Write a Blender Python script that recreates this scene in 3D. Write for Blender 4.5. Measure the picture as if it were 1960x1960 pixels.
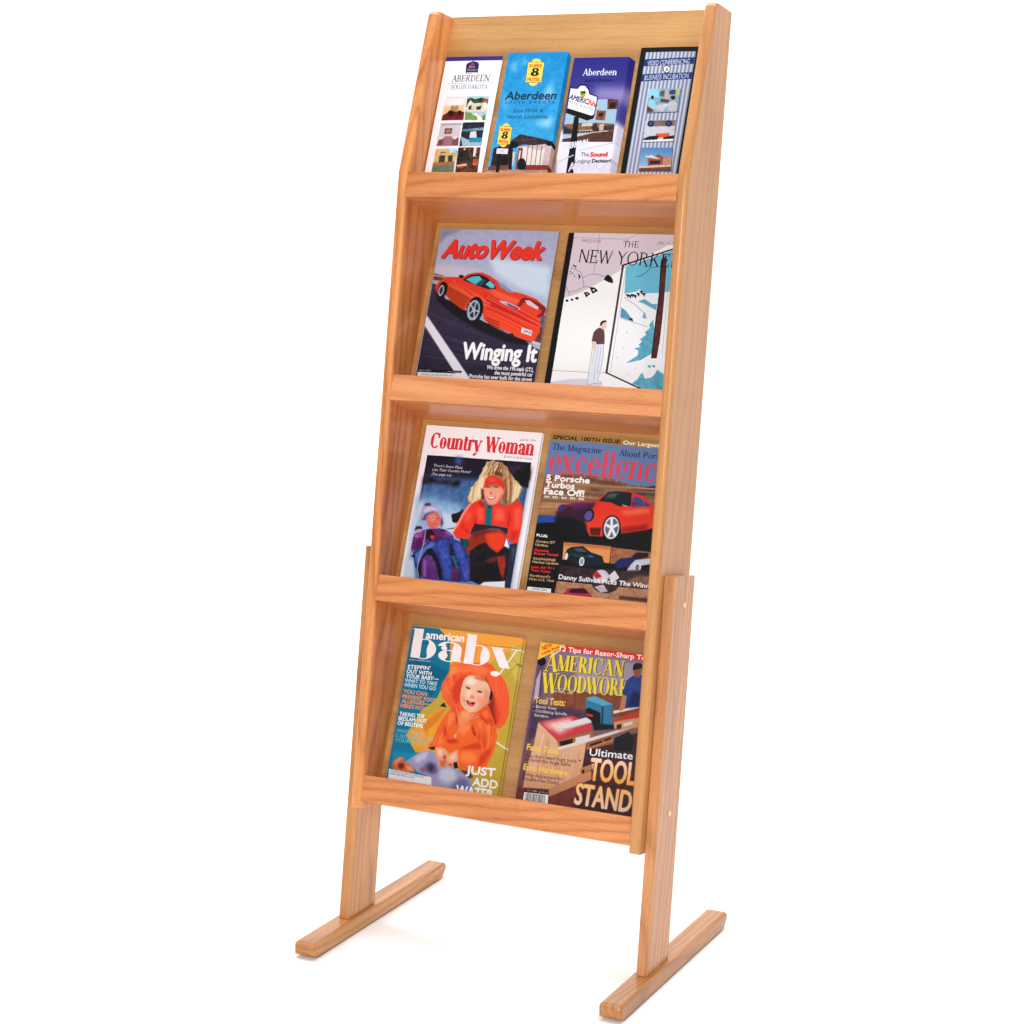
import bpy, bmesh, math, random
import numpy as np
from mathutils import Matrix, Vector

random.seed(7)
scene = bpy.context.scene
for _o in list(bpy.data.objects):
    bpy.data.objects.remove(_o)

# ------------------------------------------------------------------ camera
ZO = 0.0262                     # height of the feet's top above the floor
cam_data = bpy.data.cameras.new('camera')
cam = bpy.data.objects.new('camera', cam_data)
scene.collection.objects.link(cam)
scene.camera = cam
cam_data.sensor_width = 36.0
cam_data.lens = 3916.86 / 1960 * 36.0
cam_data.shift_x = -(995.59 - 980) / 1960
cam_data.shift_y = (810.62 - 980) / 1960
cam_data.clip_end = 200.0
Mcam = (Matrix.Rotation(0.4583, 3, 'Z') @ Matrix.Rotation(-0.1233, 3, 'X') @ Matrix.Rotation(-0.0071, 3, 'Y'))
r_, f_, u_ = Mcam.col[0], Mcam.col[1], Mcam.col[2]
cam.matrix_world = Matrix(((r_[0], u_[0], -f_[0], 1.6393), (r_[1], u_[1], -f_[1], -2.6967),
                           (r_[2], u_[2], -f_[2], 1.1954 + ZO), (0, 0, 0, 1)))

# ------------------------------------------------------------------ light: a white studio
scene.view_settings.view_transform = 'Standard'
scene.view_settings.look = 'None'
scene.view_settings.exposure = 0.0
scene.view_settings.gamma = 1.0
world = bpy.data.worlds.new('World')
scene.world = world
world.use_nodes = True
wn = world.node_tree.nodes
wn['Background'].inputs[0].default_value = (1.0, 1.0, 1.0, 1)
wn['Background'].inputs[1].default_value = 0.33


def area_lamp(name, loc, target, size, size_y, power, color=(1, 1, 1)):
    d = bpy.data.lights.new(name, 'AREA')
    d.shape = 'RECTANGLE'
    d.size, d.size_y, d.energy, d.color = size, size_y, power, color
    o = bpy.data.objects.new(name, d)
    scene.collection.objects.link(o)
    o.location = loc
    o.rotation_euler = (Vector(target) - Vector(loc)).to_track_quat('-Z', 'Y').to_euler()
    return o


area_lamp('key_strip', (2.9, -2.2, 1.75), (0.25, 0.15, 0.85), 0.30, 1.7, 15, (1.0, 0.985, 0.965))
area_lamp('fill_softbox', (0.75, -3.5, 1.75), (0.2, 0.15, 0.8), 1.0, 1.0, 72, (1.0, 0.99, 0.97))
area_lamp('overhead_softbox', (0.15, 0.55, 3.3), (0.15, 0.3, 0.0), 4.6, 2.6, 118, (1.0, 1.0, 1.0))
area_lamp('backdrop_lamp', (-2.6, 1.2, 3.0), (-1.2, 4.2, 0.9), 1.2, 1.6, 96, (1.0, 1.0, 1.0))
area_lamp('backdrop_lamp', (1.6, 1.2, 3.0), (-0.4, 4.2, 0.9), 1.2, 1.6, 17, (1.0, 1.0, 1.0))
scene.cycles.max_bounces = 8
scene.cycles.diffuse_bounces = 4
scene.cycles.use_denoising = True

# ------------------------------------------------------------------ helpers
AL = 0.1461                      # the rack leans back by this angle
W = 0.50


def srgb(c):
    return tuple((v / 255 / 12.92) if v / 255 <= .04045 else ((v / 255 + .055) / 1.055) ** 2.4 for v in c)


def link(name, bm, mat, parent=None, smooth=False):
    me = bpy.data.meshes.new(name)
    bmesh.ops.recalc_face_normals(bm, faces=bm.faces)
    bm.to_mesh(me)
    bm.free()
    if mat:
        me.materials.append(mat)
    if smooth:
        for p in me.polygons:
            p.use_smooth = True
    o = bpy.data.objects.new(name, me)
    scene.collection.objects.link(o)
    if parent:
        o.parent = parent
    return o


def empty(name, loc=(0, 0, 0), parent=None):
    o = bpy.data.objects.new(name, None)
    o.empty_display_size = 0.05
    scene.collection.objects.link(o)
    o.location = loc
    if parent:
        o.parent = parent
    return o


def tag(o, label=None, cat=None, group=None, kind=None):
    for k, v in (('label', label), ('category', cat), ('group', group), ('kind', kind)):
        if v:
            o[k] = v
    return o


def prism_x(poly, x0, x1):
    """extrude a (y, z) outline along x"""
    bm = bmesh.new()
    a = [bm.verts.new((x0, y, z)) for y, z in poly]
    b = [bm.verts.new((x1, y, z)) for y, z in poly]
    n = len(poly)
    bm.faces.new(a)
    bm.faces.new(list(reversed(b)))
    for i in range(n):
        bm.faces.new((a[i], b[i], b[(i + 1) % n], a[(i + 1) % n]))
    bmesh.ops.recalc_face_normals(bm, faces=bm.faces)
    return bm


def bevel_edges(bm, test, width, seg=4):
    es = [e for e in bm.edges if test(e)]
    if es:
        bmesh.ops.bevel(bm, geom=es, offset=width, segments=seg, profile=0.5, affect='EDGES')
    return bm


def add_bevel(o, width=.0008, seg=2):
    m = o.modifiers.new('soft', 'BEVEL')
    m.width = width
    m.segments = seg
    m.limit_method = 'ANGLE'
    m.angle_limit = math.radians(35)
    m.harden_normals = False


# ------------------------------------------------------------------ oak
def oak(name, axis, light, dark, spacing=.006, centre=(0.0, 0.02, 0.0), tilt=(0.0, 0.0), seed=0.0, contrast=1.0,
        rough=.45, coat=.36, veneer=False):
    """solid red oak: growth rings round an axis near the board's length, pores and flecks along it"""
    m = bpy.data.materials.new(name)
    m.use_nodes = True
    nt = m.node_tree
    N, Lk = nt.nodes, nt.links
    bs = N['Principled BSDF']
    tc = N.new('ShaderNodeTexCoord')
    # turn the board so that its length is Z
    rot = {'z': (0, 0, 0), 'x': (0, math.radians(-90), 0), 'y': (math.radians(90), 0, 0)}[axis]
    mp = N.new('ShaderNodeMapping')
    mp.inputs['Rotation'].default_value = rot
    Lk.new(tc.outputs['Object'], mp.inputs['Vector'])
    mp2 = N.new('ShaderNodeMapping')
    mp2.inputs['Location'].default_value = centre
    mp2.inputs['Rotation'].default_value = (tilt[0], tilt[1], 0)
    Lk.new(mp.outputs[0], mp2.inputs['Vector'])

    def stretched(scale_across, scale_along, detail, rough_, dist=0.0, src=mp.outputs[0]):
        s = N.new('ShaderNodeMapping')
        s.inputs['Scale'].default_value = (scale_across, scale_across, scale_along)
        s.inputs['Location'].default_value = (seed * 3.1, seed * 1.7, seed * 2.3)
        Lk.new(src, s.inputs['Vector'])
        n = N.new('ShaderNodeTexNoise')
        n.inputs['Scale'].default_value = 1.0
        n.inputs['Detail'].default_value = detail
        n.inputs['Roughness'].default_value = rough_
        n.inputs['Distortion'].default_value = dist
        Lk.new(s.outputs[0], n.inputs['Vector'])
        return n.outputs['Fac']

    def math_(op, a, b=None, c=None):
        n = N.new('ShaderNodeMath')
        n.operation = op
        for i, v in enumerate((a, b, c)):
            if v is None:
                continue
            if isinstance(v, (int, float)):
                n.inputs[i].default_value = v
            else:
                Lk.new(v, n.inputs[i])
        return n.outputs[0]

    sep = N.new('ShaderNodeSeparateXYZ')
    Lk.new(mp2.outputs[0], sep.inputs[0])
    r = math_('SQRT', math_('ADD', math_('POWER', sep.outputs[0], 2.0), math_('POWER', sep.outputs[1], 2.0)))
    warp = stretched(13, 2.6, 2, .45)
    r2 = math_('ADD', r, math_('MULTIPLY', math_('SUBTRACT', warp, .5), .050))
    ring = math_('FRACT', math_('DIVIDE', r2, spacing * 1.7))
    # early wood is a short dark band with a steep side
    band = N.new('ShaderNodeValToRGB')
    e = band.color_ramp.elements
    e[0].position, e[0].color = 0.0, (1, 1, 1, 1)
    e[1].position, e[1].color = 1.0, (.85, .85, .85, 1)
    for pos, v in ((.12, .75), (.34, .22), (.62, .05), (.90, .35)):
        k = e.new(pos)
        k.color = (v, v, v, 1)
    Lk.new(ring, band.inputs[0])
    streak = stretched(760, 11, 3, .6)
    streak2 = stretched(120, 3.2, 3, .6)
    pore = stretched(1100, 60, 2, .5)
    pore_m = N.new('ShaderNodeMapRange')
    pore_m.inputs['From Min'].default_value = .60
    pore_m.inputs['From Max'].default_value = .72
    Lk.new(pore, pore_m.inputs['Value'])
    cloud = stretched(14, 3, 2, .5)
    fac = math_('ADD', math_('MULTIPLY', band.outputs[0], .50 * contrast), math_('MULTIPLY', math_('SUBTRACT', streak, .5), .85 * contrast))
    fac = math_('ADD', fac, math_('MULTIPLY', math_('SUBTRACT', streak2, .5), .55 * contrast))
    fac = math_('ADD', fac, math_('MULTIPLY', math_('SUBTRACT', cloud, .5), 1.0 * contrast))
    fac = math_('ADD', fac, math_('MULTIPLY', pore_m.outputs[0], .50))
    fac = math_('ADD', fac, .22)
    ramp = N.new('ShaderNodeValToRGB')
    e = ramp.color_ramp.elements
    e[0].position, e[0].color = 0.0, (*srgb(light), 1)
    e[1].position, e[1].color = 1.0, (*srgb(dark), 1)
    Lk.new(fac, ramp.inputs[0])
    Lk.new(ramp.outputs[0], bs.inputs['Base Color'])
    bs.inputs['Roughness'].default_value = rough
    bs.inputs['Coat Weight'].default_value = coat
    bs.inputs['Coat Roughness'].default_value = .09
    bs.inputs['Coat IOR'].default_value = 1.5
    bp = N.new('ShaderNodeBump')
    bp.inputs['Strength'].default_value = .25
    bp.inputs['Distance'].default_value = .0004
    Lk.new(math_('SUBTRACT', 1.0, math_('ADD', pore_m.outputs[0], math_('MULTIPLY', streak, .5))), bp.inputs['Height'])
    Lk.new(bp.outputs[0], bs.inputs['Normal'])
    return m


def plain(name, col, rough=.5, coat=0.0, noise=0.0):
    m = bpy.data.materials.new(name)
    m.use_nodes = True
    nt = m.node_tree
    bs = nt.nodes['Principled BSDF']
    bs.inputs['Roughness'].default_value = rough
    bs.inputs['Coat Weight'].default_value = coat
    n = nt.nodes.new('ShaderNodeTexNoise')
    n.inputs['Scale'].default_value = 60
    mx = nt.nodes.new('ShaderNodeMixRGB')
    c = srgb(col)
    mx.inputs[1].default_value = (*[v * (1 - noise) for v in c], 1)
    mx.inputs[2].default_value = (*[min(1, v * (1 + noise)) for v in c], 1)
    nt.links.new(n.outputs[0], mx.inputs[0])
    nt.links.new(mx.outputs[0], bs.inputs['Base Color'])
    return m


# ------------------------------------------------------------------ floor
mat_floor = plain('white_seamless_floor', (253, 253, 253), .95, noise=.01)
# one seamless sheet: floor, a wide curve and the wall behind
bm = bmesh.new()
R_ = 1.2
line_ = [(-3.5, 0.0), (0.0, 0.0), (4.2 - R_, 0.0)]
line_ += [(4.2 - R_ + R_ * math.sin(math.radians(a)), R_ - R_ * math.cos(math.radians(a))) for a in range(6, 91, 6)]
line_ += [(4.2, 3.6)]
cols = []
for x in (-5.5, 5.0):
    cols.append([bm.verts.new((x, y, z)) for y, z in line_])
for i in range(len(line_) - 1):
    bm.faces.new((cols[0][i], cols[1][i], cols[1][i + 1], cols[0][i + 1]))
floor = tag(link('floor', bm, mat_floor, smooth=True), kind='structure')

# ------------------------------------------------------------------ the rack (leaning frame)
rack = empty('magazine_rack', (W / 2, 0.1, 0))
tag(rack, 'tall light oak floor rack with four sloping display shelves on splayed feet', 'magazine rack')
LEAN = Matrix.Translation((0, 0, ZO)) @ Matrix.Rotation(-AL, 4, 'X')


def to_rack(o, leaning=True):
    """o's mesh is in the rack's own frame"""
    o.parent = rack
    o.matrix_parent_inverse = Matrix.Translation((-W / 2, -0.1, 0))
    if leaning:
        o.matrix_basis = LEAN
    else:
        o.matrix_basis = Matrix.Translation((0, 0, ZO))
    return o


T_ = .0184
ZK, ZFT, YFT = 1.2074, 1.4767, .0621
ZFB, YFB = .1850, -.0046
YB = lambda z: .1152 + (.1333 - .1152) * z / 1.4759
X0, X1 = T_, W - T_

SIDE_L, SIDE_D = (214, 150, 98), (158, 92, 46)
oak_side_l = oak('oak_side_panel_left', 'z', (228, 152, 84), (166, 86, 34), .0075, (.11, -.10, 0), (.035, .02), 1.3)
oak_side_r = oak('oak_side_panel_right', 'z', (208, 146, 86), (158, 98, 48), .011, (-.42, .03, .0), (.03, -.03), 4.1, .6)


def side_panel(x0, x1, mat):
    prof = [(YFB, ZFB), (0.0, ZK - .004), (.0012, ZK + .003), (YFT - .002, ZFT - .006), (YFT + .004, ZFT),
            (YB(ZFT), ZFT - .001), (YB(ZFB), ZFB)]
    bm = prism_x(prof, x0, x1)

    def front(e):
        a, b = e.verts
        if abs(a.co.x - b.co.x) > 1e-5:
            return abs(a.co.y - YFB) < 1e-4 and abs(a.co.z - ZFB) < 1e-4
        y = (a.co.y + b.co.y) / 2
        z = (a.co.z + b.co.z) / 2
        lim = .02 if z < ZK + .02 else .02 + (z - ZK) * .25
        return y < lim
    bevel_edges(bm, front, .0062, 5)
    o = to_rack(link('side_panel', bm, mat, smooth=True))
    add_bevel(o, .0010, 2)
    for p in o.data.polygons:
        p.use_smooth = False
    return o


side_panel(0.0, T_, oak_side_l)
side_panel(X1, W, oak_side_r)

H = .0408
ROWS = [1.2048, .8801, .5596, .2390]
YL, YL2, YUB, DU, YSB = .0039, -.0026, .1128, -.0272, .0584
BACKS = [((.0545, ROWS[0]), (.1174, 1.4777))]
for i in range(3):
    BACKS.append(((YSB, ROWS[i + 1]), (YUB, ROWS[i] - H + DU)))


def frame_of(i):
    (y0, z0), (y1, z1) = BACKS[i]
    L_ = math.hypot(y1 - y0, z1 - z0)
    t = ((y1 - y0) / L_, (z1 - z0) / L_)
    return (y0, z0), t, (-t[1], t[0]), L_          # origin at lip level, up the slope, forward normal, length


SH = math.atan2(DU, YUB - YL2)                     # slope of a shelf board
sd = (math.cos(SH), math.sin(SH))
sn = (-sd[1], sd[0])
ST = .0100                                          # shelf board thickness
lip_tones = [((218, 144, 84), (170, 90, 38)), ((226, 154, 100), (182, 102, 52)), ((222, 144, 82), (164, 84, 34)),
             ((222, 144, 84), (164, 84, 38))]
SURF = []                                           # distance below lip level of the shelf top, along each back
for i, z in enumerate(ROWS):
    o0, t, n, L_ = frame_of(i)
    # lip: a board a little proud of the shelf
    lt = Vector((YL - YL2, H)).normalized()
    ln = (lt[1], -lt[0])                             # backwards
    th = .0125
    prof = [(YL2, z - H), (YL, z), (YL + ln[0] * th, z + ln[1] * th), (YL2 + ln[0] * th, z - H + ln[1] * th)]
    mat = oak('oak_lip', 'x', *lip_tones[i], spacing=(.013, .016, .011, .010)[i], centre=((.06, -.30, .02, -.03)[i], (.03, .02, -.02, .03)[i], (0, .1, -.12, .1)[i]),
              tilt=((.05, .10, .06, -.05)[i], (.14, -.03, .10, .12)[i]), seed=6.3 + 2.7 * i, contrast=.95)
    lip = to_rack(link('shelf_lip', prism_x(prof, X0 - .002, X1 + .002), mat))
    add_bevel(lip, .0012, 3)
    # shelf board, from behind the lip to the foot of the back above/below
    a = (YL2 + sd[0] * .0128, z - H + sd[1] * .0128)
    end = YUB + .0062 if i < 3 else YSB + .004
    Lb = (end - a[0]) / sd[0]
    b = (a[0] + sd[0] * Lb, a[1] + sd[1] * Lb)
    prof = [a, b, (b[0] + sn[0] * ST, b[1] + sn[1] * ST), (a[0] + sn[0] * ST, a[1] + sn[1] * ST)]
    mat = oak('oak_shelf', 'x', (220, 142, 80), (168, 92, 42), .02, (.3, .2, 0), (0, 0), 9.1 + i, .7)
    sh = to_rack(link('shelf_board', prism_x(prof, X0 - .001, X1 + .001), mat))
    # where the shelf top meets the back plane
    # solve o0 + t*s = a' + sd*k
    ax, az = a[0] + sn[0] * ST, a[1] + sn[1] * ST
    det = t[0] * (-sd[1]) + sd[0] * t[1]
    s_ = ((ax - o0[0]) * (-sd[1]) + sd[0] * (az - o0[1])) / det
    SURF.append(s_)
    # back panel (veneer, grain across)
    bt = .0052
    top = L_ if i == 0 else L_ + .0012
    A = (o0[0] + t[0] * (s_ + .0004), o0[1] + t[1] * (s_ + .0004))
    B = (o0[0] + t[0] * top, o0[1] + t[1] * top)
    prof = [A, B, (B[0] - n[0] * bt, B[1] - n[1] * bt), (A[0] - n[0] * bt, A[1] - n[1] * bt)]
    mat = oak('oak_back', 'x', (200, 150, 90), (156, 106, 52), .05, (.9, .1 * i, 0), (0, 0), 15.7 + 1.9 * i, 1.25,
              veneer=True, coat=.35)
    bk = to_rack(link('back_panel', prism_x(prof, X0 - .0015, X1 + .0015), mat))
    if i == 0:
        add_bevel(bk, .0008, 2)

# ------------------------------------------------------------------ posts and feet
TP = .018
YPF, YPB, ZPT = .0166, .0995, .6021
Tn = math.tan(AL)
for k, (x0, x1) in enumerate(((-TP, -.0002), (W + .0002, W + TP))):
    # lower end is cut level with the foot
    prof = [(YPF, YPF * Tn), (YPF, ZPT), (YPB, ZPT), (YPB, YPB * Tn)]
    mat = oak('oak_post', 'z', ((208, 144, 80), (214, 148, 92))[k], ((150, 90, 38), (152, 90, 46))[k], .008,
              ((.05, -.12, 0), (-.5, -.03, 0))[k], (.05, -.02), 21.3 + 5 * k, (1.0, .9)[k])
    post = to_rack(link('post', prism_x(prof, x0, x1), mat))
    add_bevel(post, .0012, 2)
    if k == 1:
        plug_m = plain('dowel_plug', (236, 184, 130), .4, .4, .08)
        for (py, pz) in [(0.0616, 0.5578), (0.0599, 0.242)]:
            bm = bmesh.new()
            bmesh.ops.create_cone(bm, cap_ends=True, segments=20, radius1=.0046, radius2=.0040, depth=.0030)
            bmesh.ops.rotate(bm, verts=bm.verts, matrix=Matrix.Rotation(math.radians(90), 3, 'Y'))
            bmesh.ops.translate(bm, verts=bm.verts, vec=(x1 + .0006, py, pz))
            pl = link('dowel_plug', bm, plug_m)
            pl.parent = post

XF0, XF1, YF0, YF1, HF = -.0280, .0084, -.1015, .3340, .0217
rubber = plain('glide_rubber', (70, 48, 34), .7, 0, .2)
for k in range(2):
    a, b = (XF0, XF1) if k == 0 else (W - XF1, W - XF0)
    r = .0075
    # side outline of the foot: rounded nose at either end
    prof = []
    for cx_, s0 in ((YF1 - r, 0), (YF0 + r, 180)):
        angs = [90, 65, 40, 15, -10, -40] if s0 == 0 else [180, 162, 140, 115, 90]
        for an in angs:
            prof.append((cx_ + r * math.cos(math.radians(an)), -r + r * math.sin(math.radians(an))))
        if s0 == 0:
            prof.append((YF1 - .011, -HF))
            prof.append((YF0 + .005, -HF))
            prof.append((YF0, -HF + .006))
    bm = prism_x(prof, a, b)

    def long_top(e):
        p, q = e.verts
        return abs(p.co.x - q.co.x) < 1e-5 and (p.co.z + q.co.z) / 2 > -HF + .004
    bevel_edges(bm, long_top, .0050, 4)
    mat = oak('oak_foot', 'y', ((200, 138, 72), (196, 136, 74))[k], ((154, 94, 40), (154, 94, 42))[k], .006,
              (.02 + .03 * k, .035, 0), (.03, .05 - .08 * k), 31.7 + 4.3 * k, 1.15)
    ft = to_rack(link('foot', bm, mat), leaning=False)
    for yy in (YF0 + .036, YF1 - .036):
        bm = bmesh.new()
        bmesh.ops.create_cone(bm, cap_ends=True, segments=24, radius1=.013, radius2=.015, depth=.0045)
        bmesh.ops.translate(bm, verts=bm.verts, vec=((a + b) / 2, yy, -HF - .0022))
        g = link('glide', bm, rubber)
        g.parent = ft

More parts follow.
